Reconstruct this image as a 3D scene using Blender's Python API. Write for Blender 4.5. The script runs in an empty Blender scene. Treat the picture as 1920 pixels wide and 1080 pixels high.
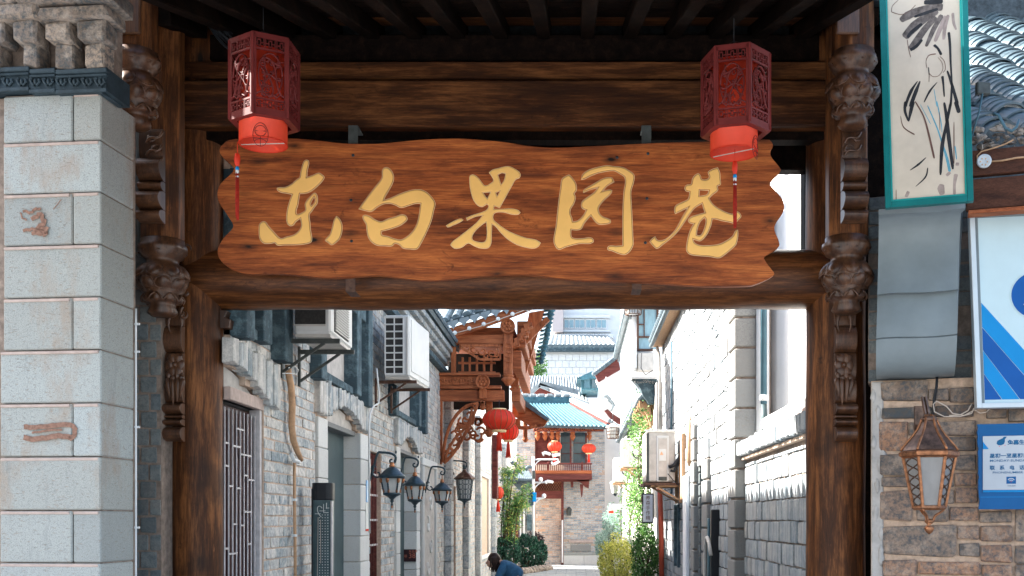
import bpy, math, random
from mathutils import Vector, Matrix, noise
rnd = random.Random(7)
C = bpy.context.scene.collection
SC = bpy.context.scene
# ------------------------------------------------------------------ camera
F, CX, CY, EYE = 2000.0, 1080.0, 975.0, 1.6      # focal length and principal point in photo pixels, eye height
cam_d = bpy.data.cameras.new('camera')
cam = bpy.data.objects.new('camera', cam_d); C.objects.link(cam)
cam.location = (0, 0, EYE); cam.rotation_euler = (math.radians(90), 0, 0)
cam_d.sensor_width = 36.0; cam_d.lens = F / 1920 * 36
cam_d.shift_x = -(CX - 960) / 1920; cam_d.shift_y = (CY - 540) / 1920
cam_d.clip_start = 0.05; cam_d.clip_end = 2000
SC.camera = cam
# ------------------------------------------------------------------ sky and sun
SUN = Vector((-0.78, 0.22, 0.60)).normalized()     # towards the sun
w = bpy.data.worlds.new('World'); SC.world = w; w.use_nodes = True
nt = w.node_tree; nt.nodes.clear()
sky = nt.nodes.new('ShaderNodeTexSky'); sky.sky_type = 'NISHITA'; sky.sun_disc = False
sky.sun_elevation = math.asin(SUN.z); sky.sun_rotation = math.atan2(SUN.x, SUN.y)
sky.air_density = 1.0; sky.dust_density = 3.0; sky.ozone_density = 0.0
bg = nt.nodes.new('ShaderNodeBackground'); bg.inputs[1].default_value = 0.095
wo = nt.nodes.new('ShaderNodeOutputWorld')
nt.links.new(sky.outputs[0], bg.inputs[0]); nt.links.new(bg.outputs[0], wo.inputs[0])
sun_d = bpy.data.lights.new('sun', 'SUN'); sun_d.energy = 5.0; sun_d.angle = math.radians(0.5); sun_d.color = (1.0, 0.955, 0.89)
sun = bpy.data.objects.new('sun', sun_d); C.objects.link(sun); sun.rotation_euler = (-SUN).to_track_quat('-Z', 'Y').to_euler()
vs = SC.view_settings; vs.view_transform = 'Standard'; vs.look = 'None'; vs.gamma = 1.0; vs.use_curve_mapping = False
vs.exposure = 2.62
SC.cycles.max_bounces = 7; SC.cycles.diffuse_bounces = 4; SC.cycles.glossy_bounces = 3; SC.cycles.transmission_bounces = 5
SC.cycles.transparent_max_bounces = 8; SC.cycles.sample_clamp_indirect = 6.0
SC.cycles.use_adaptive_sampling = True

def P(px, py, Y):                                   # photo pixel at depth Y -> a place in the world
    return Vector(((px - CX) / F * Y, Y, EYE - (py - CY) / F * Y))
def XW(px, Y): return (px - CX) / F * Y
def ZW(py, Y): return EYE - (py - CY) / F * Y

# ------------------------------------------------------------------ materials
class NT:
    def __init__(s, name):
        s.m = bpy.data.materials.new(name); s.m.use_nodes = True; s.t = s.m.node_tree
        s.b = s.t.nodes['Principled BSDF']; s.out = s.t.nodes['Material Output']
    def n(s, t, **k):
        x = s.t.nodes.new(t)
        for a, b in k.items(): setattr(x, a, b)
        return x
    def l(s, a, b): s.t.links.new(a, b)
    def pos(s, scale=(1, 1, 1), rot=(0, 0, 0)):
        g = s.n('ShaderNodeNewGeometry'); m = s.n('ShaderNodeMapping')
        m.inputs['Scale'].default_value = scale; m.inputs['Rotation'].default_value = rot
        s.l(g.outputs['Position'], m.inputs['Vector']); return m.outputs[0]
    def noise(s, vec, scale=5, detail=4, rough=0.55, dist=0.0):
        x = s.n('ShaderNodeTexNoise'); x.inputs['Scale'].default_value = scale; x.inputs['Detail'].default_value = detail
        x.inputs['Roughness'].default_value = rough; x.inputs['Distortion'].default_value = dist
        if vec is not None: s.l(vec, x.inputs['Vector'])
        return x.outputs['Fac']
    def ramp(s, fac, stops):
        x = s.n('ShaderNodeValToRGB'); e = x.color_ramp.elements
        while len(e) < len(stops): e.new(0.5)
        for i, (p, c) in enumerate(stops):
            e[i].position = p; e[i].color = (c[0], c[1], c[2], 1) if not isinstance(c, (int, float)) else (c, c, c, 1)
        s.l(fac, x.inputs[0]); return x.outputs[0]
    def mix(s, fac, a, b, mode='MIX'):
        x = s.n('ShaderNodeMix', data_type='RGBA', blend_type=mode)
        for sock, v in ((x.inputs[0], fac), (x.inputs[6], a), (x.inputs[7], b)):
            if hasattr(v, 'links'): s.l(v, sock)
            elif isinstance(v, (int, float)): sock.default_value = v
            else: sock.default_value = (v[0], v[1], v[2], 1)
        return x.outputs[2]
    def math(s, op, a, b=0.0):
        x = s.n('ShaderNodeMath', operation=op)
        for sock, v in ((x.inputs[0], a), (x.inputs[1], b)):
            if hasattr(v, 'links'): s.l(v, sock)
            else: sock.default_value = v
        return x.outputs[0]
    def rnd(s):                                     # one value per object, or per piece in a joined mesh
        o = s.n('ShaderNodeObjectInfo'); a = s.n('ShaderNodeAttribute', attribute_name='rnd')
        return s.math('FRACT', s.math('ADD', s.math('MULTIPLY', o.outputs['Random'], 1.0), a.outputs['Fac']))
    def bump(s, h, dist=0.003, strength=0.6):
        x = s.n('ShaderNodeBump'); x.inputs['Distance'].default_value = dist; x.inputs['Strength'].default_value = strength
        s.l(h, x.inputs['Height']); s.l(x.outputs[0], s.b.inputs['Normal'])
    def col(s, c): s.l(c, s.b.inputs['Base Color'])
    def set(s, **k):
        for a, b in k.items(): s.b.inputs[a.replace('_', ' ')].default_value = b

def m_plain(name, c, rough=0.6, metal=0.0, var=0.15, scale=12, bump=0.0008, spec=None):
    t = NT(name); n = t.noise(t.pos(), scale, 5, 0.6)
    lo = tuple(x * (1 - var) for x in c); hi = tuple(min(1, x * (1 + var)) for x in c)
    t.col(t.ramp(n, [(0.3, lo), (0.7, hi)])); t.set(Roughness=rough, Metallic=metal)
    t.b.inputs['Specular IOR Level'].default_value = spec if spec is not None else (0.5 if metal > .1 else 0.22)
    if bump: t.bump(t.noise(t.pos(), scale * 6, 3), bump, 0.5)
    return t.m

def m_wood(name, dark, mid, light, axis='x', rough=0.5, knots=0.0, fine=1.0, bump=0.0015):
    t = NT(name)
    long, cross = 1.5, 13.0 * fine
    sc = {'x': (long, cross, cross), 'y': (cross, long, cross), 'z': (cross, cross, long)}[axis]
    v = t.pos(sc)
    base = t.noise(v, 1.2, 6, 0.72, 0.25)
    fine_n = t.noise(t.pos(tuple(q * k for q, k in zip(sc, ((2.6, 7, 7) if axis == 'x' else (7, 2.6, 7) if axis == 'y' else (7, 7, 2.6))))), 1.4, 4, 0.65, 0.4)
    hair = t.noise(t.pos(tuple(q * k for q, k in zip(sc, ((5, 17, 17) if axis == 'x' else (17, 5, 17) if axis == 'y' else (17, 17, 5))))), 1.2, 3, 0.6, 0.2)
    patch = t.noise(t.pos((1.4, 1.4, 1.4) if axis == 'z' else tuple(q * .25 for q in sc)), 2.0, 4, 0.6)
    c = t.ramp(base, [(0.30, dark), (0.48, mid), (0.70, light)])
    c = t.mix(t.ramp(fine_n, [(0.38, 0.42), (0.52, 0.0)]), c, tuple(x * 0.38 for x in mid))
    c = t.mix(t.ramp(fine_n, [(0.57, 0.0), (0.70, 0.40)]), c, light)
    c = t.mix(t.ramp(hair, [(0.36, 0.35), (0.49, 0.0)]), c, dark)
    c = t.mix(t.ramp(patch, [(0.34, 0.6), (0.48, 0.0)]), c, dark)
    blot = t.noise(t.pos({'x': (5, 8, 8), 'y': (8, 5, 8), 'z': (8, 8, 5)}[axis]), 1.0, 6, 0.75, 0.6)
    c = t.mix(t.ramp(blot, [(0.60, 0.0), (0.70, 0.7)]), c, tuple(x * .8 for x in dark))
    chip = t.noise(t.pos({'x': (6, 34, 34), 'y': (34, 6, 34), 'z': (34, 34, 6)}[axis]), 1.0, 5, 0.8, 0.2)
    c = t.mix(t.ramp(chip, [(0.67, 0.0), (0.73, 0.5)]), c, tuple(min(1, x * 1.5 + .02) for x in light))
    if knots:
        ks = {'x': (2.6, 5.5, 5.5), 'y': (5.5, 2.6, 5.5), 'z': (5.5, 5.5, 2.6)}[axis]
        vo = t.n('ShaderNodeTexVoronoi'); vo.inputs['Scale'].default_value = knots; vo.inputs['Randomness'].default_value = 1.0
        nn = t.n('ShaderNodeTexNoise'); nn.inputs['Scale'].default_value = 9; t.l(t.pos(), nn.inputs['Vector'])
        mx = t.n('ShaderNodeMix', data_type='VECTOR'); mx.inputs[0].default_value = 0.09
        t.l(t.pos(ks), mx.inputs[4]); t.l(nn.outputs['Color'], mx.inputs[5]); t.l(mx.outputs[1], vo.inputs['Vector'])
        gate = t.ramp(t.n('ShaderNodeSeparateColor').outputs[0], [(0, 0), (1, 1)])
        sp = t.n('ShaderNodeSeparateColor'); t.l(vo.outputs['Color'], sp.inputs[0])
        k = t.math('MULTIPLY', t.ramp(vo.outputs['Distance'], [(0.06, 1.0), (0.10, 0.55), (0.24, 0.0)]), t.ramp(sp.outputs[0], [(0.45, 0.0), (0.55, 1.0)]))
        c = t.mix(k, c, (0.012, 0.007, 0.005))
    t.col(c); t.set(Roughness=min(.75, rough + .15)); t.b.inputs['Specular IOR Level'].default_value = 0.22
    t.bump(t.math('ADD', t.math('MULTIPLY', fine_n, 0.7), base), bump, 0.7)
    return t.m

def m_brick(name, stops, smear=(0.55, 0.50, 0.45), smear_amt=0.5, streak=None, bump=0.004, dirt=0.5, rough=0.92):
    t = NT(name); r = t.rnd()
    c = t.ramp(r, stops)
    t.t.nodes[-1].color_ramp.interpolation = 'LINEAR'
    n1 = t.noise(t.pos(), 9, 6, 0.7)
    if streak: n2 = t.noise(t.pos(streak), 3.0, 6, 0.72)
    else: n2 = t.noise(t.pos((1, 1, 1)), 34, 5, 0.7)
    c = t.mix(t.ramp(n2, [(0.38, dirt), (0.58, 0.0)]), c, (0.060, 0.075, 0.085))
    c = t.mix(t.math('MULTIPLY', t.ramp(n1, [(0.48, 0.0), (0.66, 1.0)]), smear_amt), c, smear)
    n3 = t.noise(t.pos(), 110, 3, 0.6)
    c = t.mix(t.ramp(n3, [(0.3, 0.28), (0.5, 0.0)]), c, (0.05, 0.045, 0.04))
    t.col(c); t.set(Roughness=rough)
    t.bump(t.math('ADD', t.math('MULTIPLY', n2, 1.0), t.math('MULTIPLY', n3, 0.5)), bump, 0.8)
    return t.m

def m_granite(name, c, speck=0.35, stain=(0.30, 0.20, 0.13), stain_amt=0.35, chisel=True):
    t = NT(name); r = t.rnd()
    b = t.ramp(r, [(0.0, tuple(x * 0.80 for x in c)), (0.5, (c[0] * 1.02, c[1] * .97, c[2] * .92)), (1.0, tuple(x * 1.12 for x in c))])
    s = t.noise(t.pos(), 210, 2, 0.5)
    b = t.mix(t.ramp(s, [(0.35, speck), (0.52, 0.0)]), b, tuple(x * 0.45 for x in c))
    st = t.noise(t.pos((1.0, 1.0, 0.45)), 2.6, 6, 0.72)
    b = t.mix(t.ramp(st, [(0.54, 0.0), (0.74, stain_amt)]), b, stain)
    st2 = t.noise(t.pos((2.2, 2.2, 0.5)), 4.6, 6, 0.75)
    b = t.mix(t.ramp(st2, [(0.56, 0.0), (0.75, stain_amt * 0.8)]), b, tuple(x * 0.5 for x in c))
    h = s
    if chisel:
        dash = t.noise(t.pos((14, 14, 60)), 2.2, 2, 0.5)
        d = t.ramp(dash, [(0.63, 0.0), (0.70, 1.0)])
        b = t.mix(t.math('MULTIPLY', d, 0.35), b, stain)
        h = t.math('SUBTRACT', s, t.math('MULTIPLY', d, 1.4))
    t.col(b); t.set(Roughness=0.85); t.bump(h, 0.0022, 0.7)
    return t.m

def m_lacq(name, c, rough=0.35, coat=0.2, var=0.12):
    t = NT(name); n = t.noise(t.pos(), 7, 5, 0.6)
    t.col(t.ramp(n, [(0.3, tuple(x * (1 - var) for x in c)), (0.7, tuple(x * (1 + var) for x in c))]))
    t.set(Roughness=rough); t.b.inputs['Coat Weight'].default_value = coat * .2; t.b.inputs['Specular IOR Level'].default_value = 0.18
    t.bump(t.noise(t.pos(), 60, 2), 0.0006, 0.4); return t.m

def m_leaf(name, c1, c2, c3, trans=0.35):
    t = NT(name); r = t.rnd(); n = t.noise(t.pos(), 3.5, 3, 0.6)
    c = t.ramp(r, [(0.0, c1), (0.5, c2), (1.0, c3)])
    c = t.mix(t.ramp(n, [(0.35, 0.4), (0.6, 0.0)]), c, c1)
    t.col(c); t.set(Roughness=0.5)
    tr = t.n('ShaderNodeBsdfTranslucent'); t.l(c, tr.inputs[0])
    ms = t.n('ShaderNodeMixShader'); ms.inputs[0].default_value = trans
    t.l(t.b.outputs[0], ms.inputs[1]); t.l(tr.outputs[0], ms.inputs[2]); t.l(ms.outputs[0], t.out.inputs[0]); return t.m

def m_paper(name, c, trans=0.55, rough=0.5):
    t = NT(name); n = t.noise(t.pos(), 20, 4)
    cc = t.ramp(n, [(0.3, tuple(x * 0.92 for x in c)), (0.7, c)])
    t.col(cc); t.set(Roughness=rough)
    tr = t.n('ShaderNodeBsdfTranslucent'); t.l(cc, tr.inputs[0])
    ms = t.n('ShaderNodeMixShader'); ms.inputs[0].default_value = trans
    t.l(t.b.outputs[0], ms.inputs[1]); t.l(tr.outputs[0], ms.inputs[2]); t.l(ms.outputs[0], t.out.inputs[0]); return t.m

def m_glass(name, c=(0.6, 0.65, 0.66), rough=0.25, alpha=0.75):
    t = NT(name); n = t.noise(t.pos((1, 1, 0.4)), 14, 4, 0.6)
    t.col(t.ramp(n, [(0.3, tuple(x * 0.75 for x in c)), (0.7, c)])); t.set(Roughness=rough, Alpha=alpha)
    t.b.inputs['Specular IOR Level'].default_value = 0.8; t.bump(n, 0.002, 0.4); return t.m

M = {}
M['signwood'] = m_wood('sign_wood', (0.075, 0.018, 0.007), (0.33, 0.080, 0.020), (0.62, 0.185, 0.045), 'x', 0.42, knots=1.25, fine=1.1)
M['gold'] = m_lacq('gold_paint', (0.93, 0.53, 0.16), 0.38, 0.3, 0.05)
M['goldrim'] = m_lacq('pale_gold_paint', (0.95, 0.68, 0.36), 0.45, 0.1)
M['edge_shade'] = m_lacq('shaded_gold_edge', (0.26, 0.075, 0.012), 0.6, 0.0)  # dark brown for the shading along the carved gold edges
M['beam'] = m_wood('beam_wood', (0.016, 0.006, 0.003), (0.070, 0.023, 0.007), (0.25, 0.095, 0.030), 'x', 0.38, knots=0.9)
M['logwood'] = m_wood('log_wood', (0.020, 0.007, 0.004), (0.100, 0.034, 0.010), (0.28, 0.10, 0.030), 'x', 0.22)
M['post'] = m_wood('post_wood', (0.022, 0.009, 0.005), (0.082, 0.027, 0.008), (0.31, 0.115, 0.035), 'z', 0.42, knots=0.9)
M['carve'] = m_wood('carved_wood', (0.018, 0.008, 0.005), (0.085, 0.034, 0.015), (0.17, 0.075, 0.034), 'z', 0.2)
M['carve'].node_tree.nodes['Principled BSDF'].inputs['Specular IOR Level'].default_value = 0.55; M['carve'].node_tree.nodes['Principled BSDF'].inputs['Roughness'].default_value = 0.42
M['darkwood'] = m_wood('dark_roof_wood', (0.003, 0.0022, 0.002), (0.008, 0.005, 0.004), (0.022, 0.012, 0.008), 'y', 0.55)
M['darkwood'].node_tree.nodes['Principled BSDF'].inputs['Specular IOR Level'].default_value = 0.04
M['redwood'] = m_wood('red_brown_wood', (0.14, 0.034, 0.012), (0.40, 0.115, 0.042), (0.56, 0.20, 0.085), 'z', 0.5)
M['redwoodx'] = m_wood('red_brown_wood_long', (0.14, 0.034, 0.012), (0.37, 0.105, 0.038), (0.52, 0.18, 0.075), 'x', 0.5)
M['fascia'] = m_wood('fascia_wood', (0.030, 0.012, 0.008), (0.085, 0.032, 0.018), (0.13, 0.052, 0.030), 'x', 0.55)
M['brownrail'] = m_wood('old_redwood', (0.06, 0.016, 0.014), (0.15, 0.040, 0.034), (0.22, 0.07, 0.055), 'x', 0.6)
M['lacq'] = m_lacq('lantern_lacquer', (0.155, 0.026, 0.024), 0.45, 0.10, 0.25)
M['paper'] = m_paper('lantern_paper', (0.93, 0.085, 0.035), 0.28)
M['silk'] = m_paper('lantern_silk', (0.90, 0.060, 0.022), 0.40)
M['tassel'] = m_plain('tassel_thread', (0.36, 0.022, 0.012), 0.7, var=0.3, scale=60)
M['granite'] = m_granite('pale_granite', (0.35, 0.375, 0.365), 0.6, stain_amt=0.75)
M['granite2'] = m_granite('white_granite', (0.62, 0.63, 0.62), 0.3, stain_amt=0.15)
M['granitedk'] = m_granite('grey_granite', (0.25, 0.255, 0.25), 0.75, stain_amt=0.15)
M['mortar'] = m_plain('lime_mortar', (0.50, 0.375, 0.29), 0.95, var=0.22, scale=26, bump=0.005)
M['mortarwarm'] = m_plain('warm_sandy_mortar', (0.52, 0.37, 0.27), 0.95, var=0.25, scale=26, bump=0.006)
M['mortardk'] = m_plain('old_mortar', (0.24, 0.185, 0.15), 0.95, var=0.35, scale=22, bump=0.005)
M['brickA'] = m_brick('blue_grey_brick', [(0.0, (0.26, 0.31, 0.33)), (0.4, (0.50, 0.51, 0.50)), (0.75, (0.62, 0.59, 0.55)), (1.0, (0.33, 0.38, 0.41))], (0.78, 0.72, 0.65), 0.75)
M['brickB'] = m_brick('streaked_grey_brick', [(0.0, (0.20, 0.25, 0.285)), (0.35, (0.33, 0.36, 0.375)), (0.7, (0.37, 0.375, 0.37)), (1.0, (0.27, 0.32, 0.35))], (0.50, 0.485, 0.46), 0.5, streak=(7.5, 7.5, 0.7), bump=0.006)
M['brickV'] = m_brick('pale_arch_brick', [(0.0, (0.28, 0.33, 0.35)), (0.5, (0.48, 0.50, 0.50)), (1.0, (0.58, 0.55, 0.51))], (0.76, 0.71, 0.65), 0.65, streak=(7.5, 7.5, 0.7), bump=0.006)
M['brickC'] = m_brick('brown_grey_brick', [(0.0, (0.17, 0.115, 0.083)), (0.3, (0.28, 0.20, 0.15)), (0.6, (0.42, 0.215, 0.12)), (0.8, (0.085, 0.078, 0.070)), (1.0, (0.42, 0.29, 0.21))], (0.62, 0.46, 0.34), 0.45, dirt=0.85)
M['brickD'] = m_brick('dark_blue_brick', [(0.0, (0.10, 0.12, 0.125)), (0.5, (0.19, 0.21, 0.205)), (1.0, (0.14, 0.165, 0.175))], (0.30, 0.26, 0.22), 0.35)  # darker blue-grey brick colour
M['brickE'] = m_brick('far_grey_brick', [(0.0, (0.24, 0.30, 0.34)), (0.5, (0.46, 0.49, 0.50)), (0.8, (0.60, 0.57, 0.53)), (1.0, (0.30, 0.34, 0.36))], (0.74, 0.70, 0.65), 0.5)
M['corbel'] = m_brick('weathered_corbel_brick', [(0.0, (0.16, 0.125, 0.10)), (0.5, (0.30, 0.23, 0.18)), (1.0, (0.40, 0.31, 0.24))], (0.50, 0.42, 0.35), 0.75, dirt=0.9, bump=0.010)
M['carvedtile'] = m_plain('dark_carved_tile', (0.030, 0.048, 0.060), 0.6, var=0.35, scale=14, bump=0.003)
M['bluetrim'] = m_brick('blue_grey_trim', [(0.0, (0.028, 0.060, 0.078)), (1.0, (0.045, 0.085, 0.105))], (0.22, 0.33, 0.37), 0.45, streak=(5, 5, 26), bump=0.006)
M['plaster'] = m_plain('white_plaster', (0.80, 0.81, 0.82), 0.9, var=0.05, scale=3, bump=0.001)
M['plasterold'] = m_plain('old_plaster', (0.46, 0.43, 0.40), 0.95, var=0.22, scale=10, bump=0.004)
M['cream'] = m_plain('cream_wall_paint', (0.66, 0.64, 0.60), 0.9, var=0.06, scale=2, bump=0.001)
M['tile'] = m_plain('grey_roof_tile', (0.10, 0.135, 0.155), 0.55, var=0.35, scale=9, bump=0.002)
M['tilenear'] = m_plain('shade_toned_tile', (0.062, 0.098, 0.118), 0.45, var=0.45, scale=8, bump=0.002, spec=.5)  # the shade over these tiles is put into the darker colour
M['tilelt'] = m_plain('pale_roof_tile', (0.21, 0.245, 0.26), 0.7, var=0.25, scale=5, bump=0.002)
M['tileblue'] = m_plain('blue_green_roof_tile', (0.045, 0.125, 0.16), 0.5, var=0.4, scale=6, bump=0.002)
M['tiledk'] = m_plain('dark_roof_grey', (0.055, 0.07, 0.08), 0.7, var=0.5, scale=22, bump=0.004)  # dark grey for backing sheets and roof decks
M['iron'] = m_plain('black_iron', (0.030, 0.045, 0.055), 0.38, 0.6, var=0.4, scale=30)
M['lampiron'] = m_plain('lamp_paint_teal_black', (0.035, 0.060, 0.075), 0.30, 0.5, var=0.35, scale=30)
M['copper'] = m_plain('worn_copper', (0.33, 0.14, 0.065), 0.38, 0.65, var=0.5, scale=34)
M['bronze'] = m_plain('dark_bronze', (0.13, 0.075, 0.052), 0.38, 0.55, var=0.6, scale=26)
M['lampglass'] = m_glass('ribbed_lamp_glass', (0.56, 0.58, 0.57), 0.3, 0.86)
M['ac'] = m_plain('outdoor_unit_enamel', (0.62, 0.62, 0.60), 0.45, var=0.06, scale=4, bump=0)
M['acold'] = m_plain('aged_unit_enamel', (0.50, 0.47, 0.43), 0.5, var=0.18, scale=7, bump=0)
M['coil'] = m_plain('dark_condenser_coil', (0.035, 0.032, 0.030), 0.6, 0.3, var=0.4, scale=60)
M['rust'] = m_plain('rusty_steel', (0.095, 0.048, 0.032), 0.75, 0.2, var=0.5, scale=30)
M['greensteel'] = m_plain('dark_painted_steel', (0.055, 0.062, 0.058), 0.6, 0.2, var=0.35, scale=20)
M['foam'] = m_plain('tan_pipe_wrap', (0.47, 0.285, 0.165), 0.75, var=0.2, scale=30, bump=0.002)
M['pvc'] = m_plain('white_pvc', (0.66, 0.67, 0.67), 0.45, var=0.08, scale=10)
M['cablew'] = m_plain('white_cable_sheath', (0.62, 0.52, 0.44), 0.5, var=0.1, scale=40, bump=0)
M['cableb'] = m_plain('black_cable_sheath', (0.018, 0.020, 0.024), 0.45, var=0.2, scale=40, bump=0)
M['redpipe'] = m_plain('red_oxide_pipe_paint', (0.34, 0.060, 0.030), 0.5, var=0.12, scale=10)
M['bluepipe'] = m_plain('blue_grey_pipe_paint', (0.060, 0.125, 0.16), 0.45, var=0.15, scale=8)
M['redbar'] = m_plain('maroon_door_paint', (0.045, 0.014, 0.016), 0.5, var=0.3, scale=16)
M['steel'] = m_plain('bare_steel_strip', (0.50, 0.47, 0.47), 0.45, 0.05, var=0.2, scale=20)
M['stone_lintel'] = m_plain('pink_grey_lintel', (0.46, 0.36, 0.315), 0.9, var=0.15, scale=16, bump=0.003)
M['tealdoor'] = m_plain('teal_grey_door_paint', (0.055, 0.085, 0.092), 0.55, var=0.2, scale=3)
M['tealframe'] = m_lacq('teal_frame_paint', (0.008, 0.155, 0.155), 0.4, 0.2, 0.15)
M['teallip'] = m_lacq('bright_teal_lip_paint', (0.020, 0.30, 0.28), 0.4, 0.2, 0.1)
M['canvas'] = m_plain('painted_cream_panel', (0.60, 0.52, 0.42), 0.8, var=0.10, scale=5, bump=0.0006)
M['ink'] = m_plain('black_ink', (0.030, 0.032, 0.036), 0.85, var=0.3, scale=30, bump=0)
M['inkwash'] = m_plain('grey_ink_wash', (0.135, 0.115, 0.105), 0.85, var=0.6, scale=28, bump=0)
M['inkpale'] = m_plain('pale_ink_wash', (0.34, 0.27, 0.24), 0.85, var=0.25, scale=22, bump=0)
M['bluewash'] = m_plain('pale_blue_wash', (0.12, 0.33, 0.42), 0.85, var=0.2, scale=22, bump=0)
M['brownink'] = m_plain('brown_ink', (0.14, 0.075, 0.062), 0.85, var=0.2, scale=22, bump=0)
M['stucco'] = m_plain('smooth_grey_stucco', (0.20, 0.235, 0.25), 0.42, var=0.12, scale=3.5, bump=0.001)
M['signwhite'] = m_lacq('sign_white_acrylic', (0.52, 0.66, 0.70), 0.25, 0.3, 0.03)
M['signframe'] = m_plain('sign_aluminium_frame', (0.56, 0.62, 0.66), 0.4, 0.2, var=0.05, scale=6, bump=0)
M['blue'] = m_lacq('sign_blue', (0.002, 0.085, 0.33), 0.28, 0.3, 0.05)
M['bluelt'] = m_lacq('sign_light_blue', (0.002, 0.235, 0.56), 0.28, 0.3, 0.05)
M['boardblue'] = m_lacq('board_blue', (0.006, 0.105, 0.29), 0.35, 0.2, 0.08)
M['boardwhite'] = m_lacq('board_white', (0.52, 0.55, 0.58), 0.4, 0.1, 0.04)
M['textblue'] = m_lacq('printed_blue', (0.010, 0.12, 0.26), 0.5, 0.0, 0.05)
M['pink'] = m_lacq('printed_pink', (0.70, 0.15, 0.20), 0.5, 0.0, 0.05)
M['redmark'] = m_plain('brown_sprayed_paint', (0.24, 0.135, 0.098), 0.9, var=0.4, scale=60, bump=0)
M['led'] = m_plain('led_face', (0.62, 0.66, 0.68), 0.3, var=0.05, scale=30, bump=0)
M['leddot'] = m_plain('amber_led_dot', (0.70, 0.42, 0.24), 0.4, var=0.1, scale=30, bump=0)
M['black'] = m_plain('black_plastic', (0.016, 0.018, 0.022), 0.35, var=0.2, scale=20, bump=0)
M['tealpanel'] = m_plain('teal_grey_sign_face', (0.060, 0.095, 0.105), 0.35, var=0.3, scale=6, bump=0)
M['whitedot'] = m_plain('white_print', (0.66, 0.68, 0.66), 0.5, var=0.05, scale=20, bump=0)
M['plate'] = m_plain('maroon_number_plate', (0.040, 0.017, 0.020), 0.4, var=0.2, scale=20, bump=0)
M['platetext'] = m_plain('red_plate_lettering', (0.50, 0.16, 0.11), 0.5, var=0.05, scale=20, bump=0)
M['leafdk'] = m_leaf('shrub_leaf', (0.008, 0.040, 0.028), (0.020, 0.095, 0.060), (0.045, 0.16, 0.09))
M['leafmid'] = m_leaf('vine_leaf', (0.030, 0.085, 0.022), (0.085, 0.23, 0.045), (0.20, 0.38, 0.09))
M['leafyel'] = m_leaf('yellow_green_leaf', (0.22, 0.26, 0.05), (0.46, 0.48, 0.10), (0.66, 0.60, 0.16))
M['leafpur'] = m_leaf('purple_leaf', (0.020, 0.012, 0.018), (0.050, 0.025, 0.035), (0.09, 0.045, 0.05))
M['leafblue'] = m_leaf('blue_green_leaf', (0.14, 0.24, 0.21), (0.25, 0.38, 0.33), (0.38, 0.48, 0.40))
M['stem'] = m_plain('plant_stem', (0.075, 0.055, 0.030), 0.8, var=0.3, scale=20)
M['pavers'] = m_brick('grey_paving_stone', [(0, (0.27, 0.29, 0.30)), (1, (0.38, 0.39, 0.38))], (0.44, 0.43, 0.41), 0.3)
M['ground'] = m_plain('ground_stone_dust', (0.22, 0.23, 0.24), 0.9, var=0.25, scale=4, bump=0.003)
M['skin'] = m_plain('skin', (0.50, 0.29, 0.21), 0.55, var=0.06, scale=20, bump=0)
M['hair'] = m_plain('dark_brown_hair', (0.030, 0.016, 0.013), 0.42, var=0.4, scale=60, bump=0.002)
M['denim'] = m_plain('denim_blue_cloth', (0.032, 0.105, 0.20), 0.85, var=0.25, scale=14, bump=0.002)
M['palecloth'] = m_plain('pale_grey_cloth', (0.38, 0.43, 0.45), 0.85, var=0.1, scale=14, bump=0.001)
M['wallampglass'] = m_glass('smoky_ribbed_glass', (0.27, 0.26, 0.25), 0.3, 0.92)
M['windowglass'] = m_glass('dark_window_glass', (0.06, 0.10, 0.12), 0.12, 1.0)
M['glasspale'] = m_glass('pale_blue_window_glass', (0.26, 0.42, 0.48), 0.15, 1.0)
M['farwhite'] = m_plain('far_white_tiles', (0.66, 0.68, 0.68), 0.7, var=0.06, scale=1.5, bump=0)
M['farpink'] = m_plain('far_pink_render', (0.52, 0.46, 0.45), 0.9, var=0.05, scale=1.5, bump=0)
M['dark_inside'] = m_plain('dark_interior', (0.020, 0.016, 0.014), 0.9, var=0.3, scale=5, bump=0)  # near-black colour stands in for shade inside the pavilion

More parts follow.
